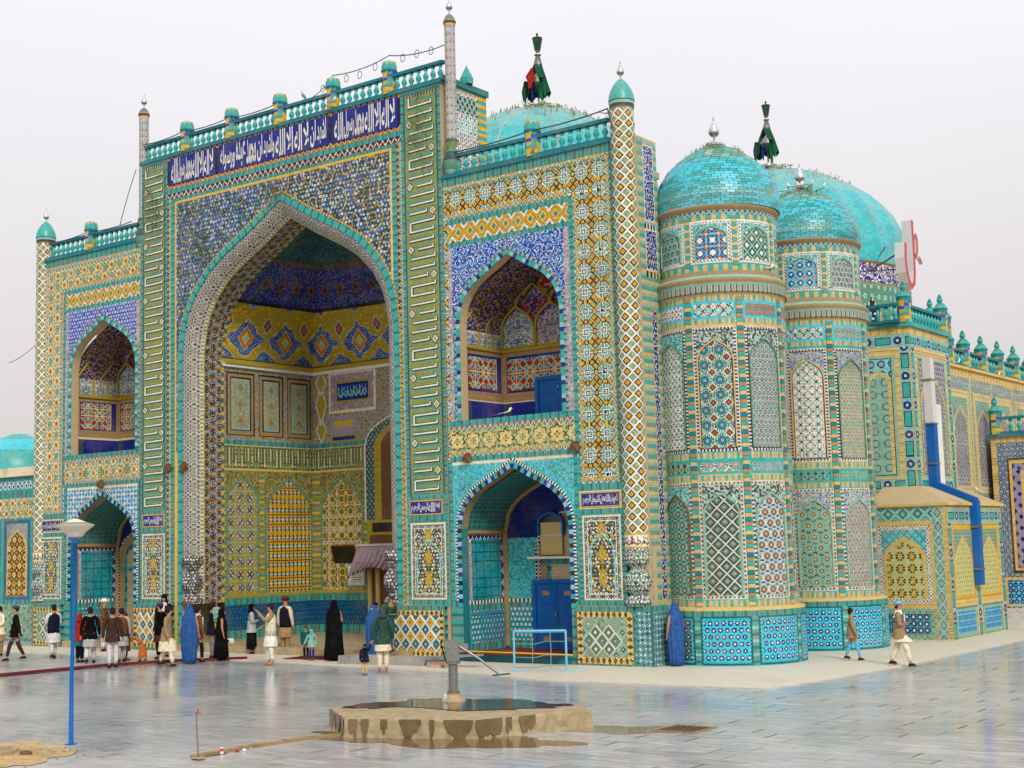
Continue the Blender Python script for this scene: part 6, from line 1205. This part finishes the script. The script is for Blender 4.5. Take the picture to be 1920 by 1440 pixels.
# neon letter sign seen edge-on beyond the second great dome
SG = empty('neon_letters', (-22.6, 60, 14.2), 'red and silver illuminated letters seen edge-on above the right flank', 'sign')
def letter(pts, w, d0, d1, nm):
    """channel letter in the Y-Z plane, depth along X"""
    m = MB(); K = len(pts); L1 = []; L2 = []
    for i in range(K):
        a = pts[max(i-1, 0)]; b = pts[min(i+1, K-1)]; t = (b[0]-a[0], b[1]-a[1]); l = math.hypot(*t); n_ = (-t[1]/l*w, t[0]/l*w); L1.append((pts[i][0]+n_[0], pts[i][1]+n_[1])); L2.append((pts[i][0]-n_[0], pts[i][1]-n_[1]))
    for i in range(K-1):
        m.quad((d1, *L1[i]), (d1, *L2[i]), (d1, *L2[i+1]), (d1, *L1[i+1]), cPR); m.quad((d0, *L1[i]), (d1, *L1[i]), (d1, *L1[i+1]), (d0, *L1[i+1]), cSV); m.quad((d1, *L2[i]), (d0, *L2[i]), (d0, *L2[i+1]), (d1, *L2[i+1]), cSV); m.quad((d0, *L2[i]), (d0, *L1[i]), (d0, *L1[i+1]), (d0, *L2[i+1]), cMT)
    for i in (0, K-1): m.quad((d0, *L1[i]), (d1, *L1[i]), (d1, *L2[i]), (d0, *L2[i]), cSV)
    m.build(nm, PAINT, SG)
letter([(-.5, 2.0), (-.6, 1.3), (-.5, .7), (-.3, .3), (0, .1), (.3, .3), (.42, .8), (.45, 1.6), (.42, 3.15)], .13, -.28, .16, 'letter'); letter([(.75, 2.6), (.92, 2.35), (.9, 1.9), (.75, 1.6), (.55, 1.5)], .11, -.12, .16, 'letter'); letter([(1.15, 1.6), (1.35, 1.5), (1.5, 1.35)], .07, 0, .12, 'letter')
MB().tube([(-.3, .2, -3), (-.3, .2, .2)], .05, cCB).tube([(-.3, .2, 1.8), (-1.7, -.2, 1.0)], .04, cSL).tube([(-.3, .2, 1.0), (-1.7, -.2, 1.0), (-.9, -.2, 2.0)], .03, cSL).build('bracket', METAL, SG)
# ------------------------------------------------------------------ doves
dv = MB().loft([(0, .13, .07, .005, .004), (0, .08, .08, .035, .03), (0, .0, .09, .055, .05), (0, -.07, .11, .045, .045), (0, -.11, .14, .028, .03), (0, -.12, .175, .03, .028), (0, -.135, .20, .01, .01)], cW, 10)
dv.quad((-.03, .1, .07), (.03, .1, .07), (.045, .24, .05), (-.045, .24, .05), cW); dv.tube([(0, -.14, .175), (0, -.175, .168)], .006, cPK, 4); dv.tube([(-.02, -.01, .05), (-.02, -.01, 0)], .005, cPK, 3); dv.tube([(.02, -.01, .05), (.02, -.01, 0)], .005, cPK, 3)
DV = None
def dove(x, y, z, lab, s=1.0, rz=None):
    global DV
    E_ = empty('dove', (x, y, z), lab, 'dove', 'white doves', rs.uniform(0, 6.28) if rz is None else rz); E_.scale = (s, s, s)
    if DV is None: DV = dv.build('body', CLOTH, E_, smooth=True); DVE = MB().box(-.033, -.135, .178, -.027, -.125, .186, cK).box(.027, -.135, .178, .033, -.125, .186, cK).build('eyes', PAINT, E_); DV['e'] = 1; globals()['DVE'] = DVE
    else:
        for s_ in (DV, globals()['DVE']): o = bpy.data.objects.new(s_.name.split('.')[0], s_.data); COL.objects.link(o); o.parent = E_
dove(-25.45, Y0+.25, 7.24, 'white dove on the balcony sill of the right wing', 1.5, 2.2)
def ondome(pr, cx, cy, t, a): i = min(int(t*(len(pr)-1)), len(pr)-2); r, z, _ = pr[i]; return cx+r*math.cos(a), cy+r*math.sin(a), z
v1 = math.atan2(-48.97, 34.65)
for k, (da, t) in enumerate(((-.9, .95), (-.5, .97), (-.2, .96), (.1, .97), (.5, .95), (.2, .9), (.9, .93), (1.2, .9), (.7, .86), (-1.1, .9), (.35, .84))): dove(*ondome(PRF1, -34.65, 48.97, t, v1+da), 'white dove on the left great dome, '+('at the far left of the flock', 'left of the standard', 'just left of the standard', 'just right of the standard', 'right of the standard', 'low in front of the standard', 'second from the right of the flock', 'at the far right of the flock', 'lower right of the standard', 'second from the left of the flock', 'lowest below the standard')[k], 1.8)
v2 = math.atan2(-71.5, 34.65)
for k, (da, t) in enumerate(((-.3, .97), (0, .96), (.4, .96), (.1, .93), (.5, .89), (.9, .93), (.3, .86), (.7, .87))): dove(*ondome(PRF2, -34.65, 71.5, t, v2+da), 'white dove on the rear great dome, '+('left of the draped standard', 'at the foot of the draped standard', 'right of the draped standard', 'below the draped standard', 'lower right of the draped standard', 'at the far right of its flock', 'lowest below the draped standard', 'second from the right of its flock')[k], 2.2)
vt = math.atan2(-41.7, 19.12)
for k, (da, t) in enumerate(((-.9, .86), (-.6, .93), (-.3, .95), (.1, .95), (.6, .9), (.95, .84), (-1.0, .78), (.4, .95))):
    r, z = domeprof(t); dove(-19.12+1.8*float(r)*math.cos(vt+da), 41.7+1.8*float(r)*math.sin(vt+da), 12.62+float(z)*2.08, 'white dove on the second corner tower dome, '+('left of its finial', 'close left of its finial', 'touching the left of its finial', 'touching the right of its finial', 'right of its finial', 'at the far right of its crown', 'lowest on its left', 'close right of its finial')[k], 1.5)
for (x, y, z, lab) in ((-17.8, 41.2, 10.62, 'white dove on the cornice ledge of the second corner tower'), (-17.62, 36.0, 10.88, 'white dove on the cornice of the first corner tower'), (-16.4, 49.2, 4.75, 'white dove on the mud roof of the annex by the blue trough'), (-21.35, 33.65, 15.62, 'white dove at the right end of the wing balustrade'), (-24.0, 33.7, 15.05, 'white dove below the balusters of the right wing'), (-17.75, 51.6, 9.6, 'white dove on the flank cornice near the octagonal block'), (-17.75, 52.6, 9.55, 'white dove on the flank cornice, second from the octagonal block'), (-17.75, 56, 9.45, 'white dove on the flank cornice near the right edge'), (-18.6, 51.1, 11.45, 'white dove on the upper balustrade behind the octagonal block'), (-18.6, 52.2, 11.45, 'white dove at the far end of the upper balustrade'), (-33.6, 33.7, 18.78, 'white dove on the portal balustrade left of the festoon cable'), (-32.0, 33.4, 18.16, 'white dove on the portal cornice below the balusters')): dove(x, y, z, lab, 1.4)
FD = empty('flying_dove', (-15.2, 58, 12.9), 'dove flying in the empty sky at the right', 'dove'); MB().loft([(0, .14, 0, .01, .01), (0, .05, .01, .05, .045), (0, -.08, .02, .045, .04), (0, -.16, .04, .02, .02)], cPK, 8).build('body', CLOTH, FD); MB().poly([(0, -.06, .03), (.12, -.02, .3), (.16, .08, .34), (.02, .08, .03)], cGY).build('wing', CLOTH, FD); MB().poly([(0, -.06, .03), (-.32, .0, .14), (-.34, .08, .12), (-.02, .08, .03)], cGY).build('wing', CLOTH, FD); FD.scale = (1.6, 1.6, 1.6)
# ------------------------------------------------------------------ people
def skin(name, V, E, R, col, m, parent, sub=1, root=0):
    me = bpy.data.meshes.new(name); me.from_pydata(V, E, []); o = bpy.data.objects.new(name, me); COL.objects.link(o)
    md = o.modifiers.new('s', 'SKIN'); md.use_smooth_shade = True; md.branch_smoothing = .4; sv = me.skin_vertices[0].data
    for i, r in enumerate(R): sv[i].radius = r if hasattr(r, '__len__') else (r, r); sv[i].use_root = i == root
    if sub: ms = o.modifiers.new('u', 'SUBSURF'); ms.levels = sub; ms.render_levels = sub
    bpy.context.view_layer.update(); dg = bpy.context.evaluated_depsgraph_get(); nm = bpy.data.meshes.new_from_object(o.evaluated_get(dg)); bpy.data.objects.remove(o)
    nf = len(nm.polygons); 
    if nm.attributes.get('Col'): nm.attributes.remove(nm.attributes['Col'])
    at = nm.attributes.new('Col', 'FLOAT_COLOR', 'FACE'); c = LIN[col]; at.data.foreach_set('color', np.tile([*c, 1], nf)); nm.materials.clear(); nm.materials.append(m)
    q = bpy.data.objects.new(name, nm); COL.objects.link(q); q.parent = parent; return q
def person(x, y, z, h, face, lab, st=0.0, arms='down', top=None, vest=None, bottom=cW, kam=None, head='hair', hc=cK, robe=None, scarf=None, bare=False, feet=cK, lean=0, kl=.30, extra=None, kid=False):
    """face: heading in degrees (world); st: half stride; lean forward"""
    P = empty('person', (x, y, z), lab, 'person', None, math.radians(face)+PI/2)   # local -Y is forward
    s = h; ks = 1.12 if kid else 1.0; hw = 1.18 if kid else 1.0
    fw = lambda zz: -lean*max(0, zz-.5)*2.0
    hx = {'L': 1, 'R': -1}
    A = {}
    for k, sg in hx.items():
        sh = (sg*.105*hw, fw(.8), .805)
        a = arms if isinstance(arms, str) else arms[0 if k == 'L' else 1]
        sw = st*.55*(1 if k == 'L' else -1)
        el, wr = {'down': ((sg*.148, fw(.64)+sw*.5+.01, .64), (sg*.158, fw(.5)-.02+sw, .49)), 'fold': ((sg*.14, -.02, .63), (-sg*.02, -.12, .66)), 'front': ((sg*.135, -.03, .64), (sg*.05, -.16, .60)), 'photo': ((sg*.13, -.10, .70), (sg*.05, -.22, .86)), 'back': ((sg*.15, .05, .64), (sg*.03, .08, .52)), 'out': ((sg*.17, -.02, .66), (sg*.24, -.06, .52)), 'up': ((sg*.17, -.04, .9), (sg*.19, -.08, 1.03)), 'carry': ((sg*.14, -.03, .65), (sg*.07, -.17, .68))}[a]
        A[k] = (sh, el, wr)
    Z = lambda p: (p[0]*s, p[1]*s, p[2]*s)
    leg = {}
    for k, sg in hx.items():
        f = -st*(1 if k == 'R' else -1); lift = .03 if (f > 0 and st > .05) else 0
        leg[k] = ((sg*.048*hw, 0, .50), (sg*.05, f*.5-(.02 if f > 0 else .03)*bool(st), .275), (sg*.05, f, .045+lift), (sg*.058, f-.055, .018+lift*.3), (sg*.062, f-.085, .012))
    hs_ = ks*1.0
    V = [(0, 0, .52), (0, fw(.62), .62), (0, fw(.74), .735), (0, fw(.82), .815), (0, fw(.86)-.005, .86), (0, fw(.9)-.012, .895), (0, fw(.95)-.004, .945), (0, fw(.97)+.002, .975), (0, fw(.9)-.055*hs_, .908)]
    E = [(0, 1), (1, 2), (2, 3), (3, 4), (4, 5), (5, 6), (6, 7), (5, 8)]; R = [(.075, .06), (.068, .052), (.082, .058), (.05, .04), .029, (.036*hs_, .042*hs_), (.042*hs_, .05*hs_), (.026*hs_, .03*hs_), .008]
    for k, sg in hx.items():
        sh, el, wr = A[k]; b = len(V); d = Vector(wr)-Vector(el); d.normalize(); w = Vector(wr); pal = w+d*.035
        V += [sh, el, wr, tuple(pal)]; E += [(3, b), (b, b+1), (b+1, b+2), (b+2, b+3)]; R += [.034, .024, .015, (.017, .011)]
        side = d.cross(Vector((0, 0, 1))); side = side.normalized() if side.length > .1 else Vector((1, 0, 0))
        for q in range(4): fz = b+4+q; tip = pal+d*(.04-.004*abs(q-1.5))+side*(q-1.5)*.009; V.append(tuple(tip)); E.append((b+3, fz)); R.append(.0048)
        V.append(tuple(w+d*.03+side*.024)); E.append((b+2, len(V)-1)); R.append(.0055)
        L_ = leg[k]; b = len(V); V += L_; E += [(0, b), (b, b+1), (b+1, b+2), (b+2, b+3), (b+3, b+4)]; R += [.055, .036, .022, (.024, .016), (.02, .012)]
    body = skin('body', [Z(p) for p in V], E, [(r if hasattr(r, '__len__') else (r, r)) and tuple(q*s for q in (r if hasattr(r, '__len__') else (r, r))) for r in R], cSK, SKIN, P)
    hy = fw(.95)-.004
    # ears, eyes, brows
    fm = MB(); 
    for sg in (-1, 1): fm.box(sg*.017*s-.005*s, (hy-.047*hs_)*s, .925*s, sg*.017*s+.005*s, (hy-.041*hs_)*s, .931*s, cK); fm.box(sg*.018*s-.008*s, (hy-.048*hs_)*s, .936*s, sg*.018*s+.008*s, (hy-.041*hs_)*s, .9385*s, cK)
    if robe is None or robe[1] != 'burqa': fm.box(-.012*s, (hy-.050*hs_)*s, .889*s, .012*s, (hy-.044*hs_)*s, .892*s, cRW); fm.build('face', SKIN, P)
    if robe:
        c_, kd = robe; burqa = kd == 'burqa'; k = 1.15 if burqa else 1.0
        rg = [(0, .0, .02, .11, .10), (0, .0, .10, .118, .11), (0, .0, .3, .132, .12), (0, fw(.5), .5, .142, .118), (0, fw(.66)-.01, .66, .140, .11), (0, fw(.74)-.01, .74, .136, .104), (0, fw(.8), .79, .126, .096), (0, fw(.84), .83, .108, .086), (0, hy, .87, .085, .076), (0, hy, .905, .075, .072), (0, hy, .94, .064, .067), (0, hy, .97, .054, .058), (0, hy, .99, .036, .042), (0, hy, 1.0, .015, .018)] if burqa else [(0, .0, .02, .15*k, .13*k), (0, .0, .12, .158*k, .135*k), (0, .0, .3, .145*k, .12*k), (0, fw(.5), .5, .132*k, .105*k), (0, fw(.66)-.01, .66, .135*k, .1*k), (0, fw(.76)-.01, .76, .13, .088), (0, fw(.81), .815, .12, .078), (0, hy+.0, .855, .075, .062), (0, hy, .9, .056, .062), (0, hy, .945, .056, .063), (0, hy, .98, .046, .052), (0, hy, 1.0, .02, .024)]
        rob = MB().loft([(a*s, b*s, z_*s, rx*s, ry*s) for a, b, z_, rx, ry in rg[::-1]], c_, 48, .15, 11, x, cap=True)
        rob.build('robe', CLOTH, P, smooth=True)
        if not burqa: MB().loft([(0, (hy-.058)*s, .87*s, .012*s, .012*s), (0, (hy-.062)*s, .885*s, .03*s, .012*s), (0, (hy-.066)*s, .915*s, .036*s, .012*s), (0, (hy-.062)*s, .945*s, .026*s, .012*s)], cSK, 10).build('face_skin', SKIN, P, smooth=True)
        else: MB().loft([(0, (hy-.05)*s, .90*s, .03*s, .02*s), (0, (hy-.056)*s, .925*s, .036*s, .014*s), (0, (hy-.05)*s, .95*s, .026*s, .016*s)], cLB, 10, .05, 5).loft([(0, hy*s, .955*s, .058*s, .064*s), (0, hy*s, .985*s, .052*s, .056*s), (0, hy*s, 1.006*s, .03*s, .03*s)], cPB if c_ == cPB else c_, 14).build('cap', CLOTH, P, smooth=True)
    else:
        # trousers
        tv = [(0, 0, .53)]; te = []; tr = [(.07*hw, .052)]; bag = .052 if kam is not None or bottom in (cW, cCM, cLG) else .042
        for k in 'LR': b = len(tv); L_ = leg[k]; tv += [L_[0], L_[1], (L_[2][0], L_[2][1], L_[2][2]+.02)]; te += [(0, b), (b, b+1), (b+1, b+2)]; tr += [.044, bag, bag*.72]
        skin('trousers', [Z(p) for p in tv], te, [tuple(q*s for q in (r if hasattr(r, '__len__') else (r, r))) for r in tr], bottom, CLOTH, P)
        if not bare:
            for k in 'LR': L_ = leg[k]; MB().loft([(L_[2][0]*s, (L_[2][1]+.02)*s, max(.002, (L_[2][2]-.04)*s), .03*s, .035*s), (L_[2][0]*s, (L_[2][1]-.03)*s, max(.01, (L_[2][2]-.03)*s), .03*s, .072*s), (L_[2][0]*s, (L_[2][1]-.01)*s, (L_[2][2]+.005)*s, .024*s, .04*s)], feet, 10).build('shoe', CLOTH, P, smooth=True)
        if kam is not None:   # long shirt, flaring to the knee
            sy = -st*.12; MB().loft(([(0, fw(.74)*s, .75*s, .10*s, .07*s), (0, fw(.62)*s, .62*s, .10*hw*s, .075*s)] if top is None else [])+[(0, 0, .5*s, .098*hw*s, .08*s), (0, sy*s, .42*s, .122*s, (.1+st*.3)*s), (0, sy*1.4*s, kl*s, .128*s, (.105+st*.45)*s)], kam, 20, .09, 7, x, cap=False).build('tunic', CLOTH, P, smooth=True)
        tc_ = top if top is not None else kam if kam is not None else cW
        jv = [(0, fw(.5), .50), (0, fw(.6), .60), (0, fw(.74), .735), (0, fw(.81), .808)]; je = [(0, 1), (1, 2), (2, 3)]; jr = [(.094*hw, .075), (.088*hw, .07), (.098*hw, .073), (.055, .05)]
        for k in 'LR': sh, el, wr = A[k]; b = len(jv); jv += [sh, el, wr]; je += [(3, b), (b, b+1), (b+1, b+2)]; jr += [.046, .035, .027]
        skin('jacket' if top is not None else 'shirt', [Z(p) for p in jv], je, [tuple(q*s for q in (r if hasattr(r, '__len__') else (r, r))) for r in jr], tc_, CLOTH, P)
        if vest is not None: MB().loft([(0, 0, .47*s, .112*hw*s, .092*s), (0, fw(.6)*s, .6*s, .108*hw*s, .088*s), (0, fw(.74)*s, .74*s, .116*hw*s, .088*s), (0, fw(.79)*s, .795*s, .098*s, .07*s), (0, fw(.83)*s, .83*s, .045*s, .045*s)], vest, 18, .03, 6).build('waistcoat', CLOTH, P, smooth=True)
        elif top is not None: MB().loft([(0, 0, .43*s, .134*hw*s, .112*s), (0, fw(.52)*s, .53*s, .112*hw*s, .09*s), (0, fw(.66)*s, .66*s, .104*hw*s, .083*s)], top, 18, .03, 6, cap=False).build('jacket_skirt', CLOTH, P, smooth=True)
    if scarf is not None: MB().loft([(0, fw(.8)*s, .79*s, .085*s, .072*s), (0, fw(.83)*s, .825*s, .07*s, .062*s), (0, (fw(.85)-.005)*s, .865*s, .045*s, .045*s)], scarf, 14, .12, 5).box(-.03*s, (fw(.7)-.095)*s, .6*s, .03*s, (fw(.7)-.08)*s, .8*s, scarf).build('scarf', CLOTH, P, smooth=True)
    hz = lambda L_: [(a, (hy+b)*s, c*s, d*s*hs_, e*s*hs_) for a, b, c, d, e in L_]
    if robe: pass
    elif head == 'hair': MB().loft(hz([(0, .025, .885, .03, .025), (0, .018, .91, .046, .042), (0, .010, .94, .049, .052), (0, .004, .965, .047, .055), (0, .004, .987, .038, .046), (0, .004, 1.0, .015, .018)]), hc, 16, .04, 5).build('hair', CLOTH, P, smooth=True)
    elif head in ('cap', 'pakol'):
        MB().loft(hz([(0, .025, .89, .03, .025), (0, .02, .93, .045, .04), (0, .012, .955, .046, .045)]), cK, 12).build('hair', CLOTH, P, smooth=True); MB().loft(hz([(0, 0, .95, .056, .06), (0, 0, .966, .062, .066), (0, 0, .975, .052, .056), (0, 0, .995, .054, .058), (0, 0, 1.003, .03, .03)]), hc, 16).build('cap', CLOTH, P, smooth=True)
    elif head == 'peak': MB().loft(hz([(0, .025, .89, .03, .025), (0, .02, .93, .045, .04)]), cK, 12).build('hair', CLOTH, P, smooth=True); MB().loft(hz([(0, 0, .95, .05, .055), (0, 0, .975, .056, .06), (0, -.005, .995, .05, .056), (0, 0, 1.0, .02, .02)]), hc, 16).box(-.035*s, (hy-.1)*s, .95*s, .035*s, (hy-.05)*s, .957*s, hc).build('cap', CLOTH, P, smooth=True)
    elif head == 'turban': MB().loft(hz([(0, 0, .94, .056, .06), (0, 0, .96, .072, .076), (0, 0, .985, .072, .074), (0, 0, 1.01, .05, .05), (0, 0, 1.02, .015, .015)]), hc, 18, .1, 9).build('turban', CLOTH, P, smooth=True)
    elif head == 'hood': MB().loft(hz([(0, .012, .82, .075, .06), (0, .015, .87, .055, .05), (0, .012, .92, .052, .056), (0, .008, .96, .052, .056), (0, .006, .99, .042, .046), (0, .006, 1.005, .02, .02)]), hc, 16, .04, 5).build('hood', CLOTH, P, smooth=True)
    elif head == 'shawl': MB().loft(hz([(0, .02, .66, .12, .085), (0, .02, .78, .125, .085), (0, .015, .84, .075, .066), (0, .014, .9, .054, .056), (0, .010, .96, .055, .058), (0, .008, .995, .04, .044), (0, .008, 1.01, .015, .015)]), hc, 18, .06, 7).build('shawl', CLOTH, P, smooth=True)
    return P
F = lambda dx, dy: math.degrees(math.atan2(dy, dx))
RGT, LFT, AWY, TWD = F(.8, .6), F(-.8, -.6), F(-.6, .8), F(.6, -.8)
person(-45.2, 29.9, .0, 1.75, TWD-30, 'man in beige coat with a white shawl cut by the left edge', 0, 'front', top=cCM, kam=cBE, bottom=cBE, head='hair', scarf=cLG)
person(-42.35, 28.63, 0, 1.84, LFT+18, 'man in long black coat and grey cap striding left', .15, 'down', top=cBLK, bottom=cMD, head='pakol', hc=cSL, kl=.4)
person(-41.79, 29.72, 0, 1.84, RGT+130, 'man in dark waistcoat over white shalwar seen from behind', .07, 'front', kam=cLG, vest=cNV, bottom=cLG, head='hair')
person(-42.6, 32.4, .03, 1.85, RGT, 'white turbaned man in brown shawl behind the lamp post', 0, 'front', kam=cTGL, bottom=cLG, top=cBRZ, head='turban', hc=cW)
person(-39.3, 28.95, 0, 1.6, AWY-20, 'woman in colourful flowered top and dark skirt behind the lamp post', 0, 'front', top=cRD, bottom=cNV, kam=cTQD, head='hood', hc=cRD, kl=.34)
person(-38.6, 28.83, 0, 1.8, RGT+100, 'man with black waistcoat, dark backpack and white shalwar', .1, 'down', top=cBLK, bottom=cLG, kam=cGY, head='hair')
person(-39.9, 32.9, .03, 2.0, TWD, 'person in navy wrap with white scarf and pale skirt rising above the crowd', 0, 'fold', top=cNV, kam=cLG, bottom=cLG, head='hood', hc=cBLK, scarf=cLG)
person(-36.37, 27.99, 0, 1.84, AWY+10, 'man in dark plum jacket and white trousers seen from behind', .04, 'down', top=cMD, bottom=cLG, head='hair')
person(-38.31, 29.99, 0, 1.55, RGT, 'small woman in rust dress with crimson headscarf', 0, 'front', kam=cBRZ, bottom=cBLK, top=cBRZ, head='shawl', hc=cRW, kl=.2)
person(-37.64, 30.87, 0, 1.85, RGT+160, 'bearded man in flat grey cap and near-black coat', 0, 'down', top=cBLK, kam=cMD, bottom=cBLK, head='pakol', hc=cSL)
person(-37.55, 30.1, 0, .9, LFT, 'small child in orange patterned dress bending at the feet of the capped man', .12, 'front', kam=cOR, bottom=cOR, head='hair', hc=cBN, lean=.35, kid=True, kl=.12)
person(-34.93, 28.89, 0, 1.82, RGT-8, 'man in tan jacket over long cream shirt walking right', .13, 'down', top=cBE, kam=cCM, bottom=cCM, head='hair', lean=.06, kl=.26)
person(-35.05, 29.9, 0, 1.8, AWY, 'woman in bright blue burqa in the middle of the crowd', 0, 'down', robe=(cBBL, 'burqa'))
person(-35.24, 30.4, 0, 1.76, RGT+30, 'man in brown jacket with white scarf over the shoulder', .06, 'down', top=cBRZ, bottom=cNV, head='hair', scarf=cLG)
person(-35.83, 31.5, .03, 1.76, RGT+20, 'man in navy jacket and grey trousers carrying a child', 0, 'carry', top=cNV, bottom=cMT, head='hair')
person(-35.5, 31.42, .95, .86, TWD-20, 'toddler in lime top and red cap held against the navy jacket', .0, 'front', top=cG if False else cTGL, kam=cOL, bottom=cG, head='cap', hc=cRD, kid=True)
person(-35.04, 31.2, 0, 1.65, RGT+20, 'woman in plain black abaya in the queue', 0, 'down', robe=(cBLK, 'abaya'))
person(-35.9, 33.3, .03, 1.66, RGT+10, 'woman in pale grey shirt and black skirt at the end of the queue', 0, 'fold', top=cGY, kam=cBLK, bottom=cBLK, head='hood', hc=cBLK, kl=.1)
person(-31.88, 30.35, .03, 1.84, LFT+20, 'barefoot man in cream waistcoat and white shalwar holding up a camera', .02, ('photo', 'front'), top=cBE, kam=cW, bottom=cW, vest=cCM, head='hair', bare=True)
person(-34.6, 33.6, .03, 1.88, RGT+60, 'man in dark waistcoat, tan shalwar and brick-red turban', 0, 'down', kam=cBKD, bottom=cBKD, top=cWL, vest=cNV, head='turban', hc=cRW)
person(-32.2, 32.15, .03, 1.05, TWD-15, 'child in teal jacket standing behind the smaller one', 0, 'down', top=cDT, bottom=cNV, head='hair', hc=cBN, kid=True)
person(-31.7, 31.9, .03, .96, TWD, 'toddler in pale hat and mint jacket holding a hand', 0, ('down', 'out'), top=cTGL, bottom=cPB, head='hood', hc=cLB, kid=True)
person(-30.9, 32.07, .03, 1.86, AWY-20, 'bareheaded person in a long black robe beside the toddlers', 0, 'front', robe=(cBLK, 'abaya'))
person(-29.75, 32.6, .03, 1.68, TWD-20, 'woman in sky blue burqa before the great recess', 0, 'down', robe=(cBBL, 'burqa'))
person(-30.3, 33.3, .03, 1.72, TWD, 'man in dark cap standing behind the sky blue burqa', 0, 'down', top=cPB, kam=cNV, bottom=cNV, head='peak', hc=cNV)
person(-29.4, 32.9, .27, 1.72, TWD+40, 'guard in dark grey uniform leaning on the dado corner', 0, 'fold', top=cDG, bottom=cSL, head='peak', hc=cSL, lean=.12)
person(-26.62, 29.54, .03, 1.8, AWY+5, 'barefoot man in camouflage jacket and grey hood, cream trousers', .03, 'down', top=cDG, bottom=cCM, kam=cCM, head='hood', hc=cSL, bare=True, kl=.33, lean=-.02)
person(-26.75, 28.95, 0, .84, TWD, 'toddler in navy coat and hood holding the hooded man by the hand', 0, ('up', 'down'), top=cNV, bottom=cBK, head='hood', hc=cNV, kid=True)
person(-19.91, 34.0, .03, 1.7, AWY+30, 'woman in blue burqa facing the tiled wall beside the corner tower', 0, 'down', robe=(cBBL, 'burqa'))
person(-38.0, 29.6, 0, 1.74, AWY+20, 'man in brown waistcoat and grey shalwar half hidden behind the man with the backpack', .05, 'down', kam=cGY, vest=cBRZ, bottom=cGY, head='hair')
person(-37.9, 31.4, .03, 1.7, RGT, 'person in plain dark brown coat behind the man in the flat grey cap', 0, 'down', top=cMD, bottom=cBLK, head='hair')
person(-16.21, 37.22, .03, 1.42, RGT-12, 'boy in beige jacket and pale blue shalwar walking past the towers', .13, 'down', top=cBE, bottom=cLB, head='hair')
person(-14.4, 36.11, .01, 1.68, RGT-20, 'man in grey jacket, blue-grey cap and cream shalwar walking right', .15, 'fold', top=cMT if False else cBE, bottom=cCM, kam=cCM, head='peak', hc=cLB, scarf=cW, kl=.38)
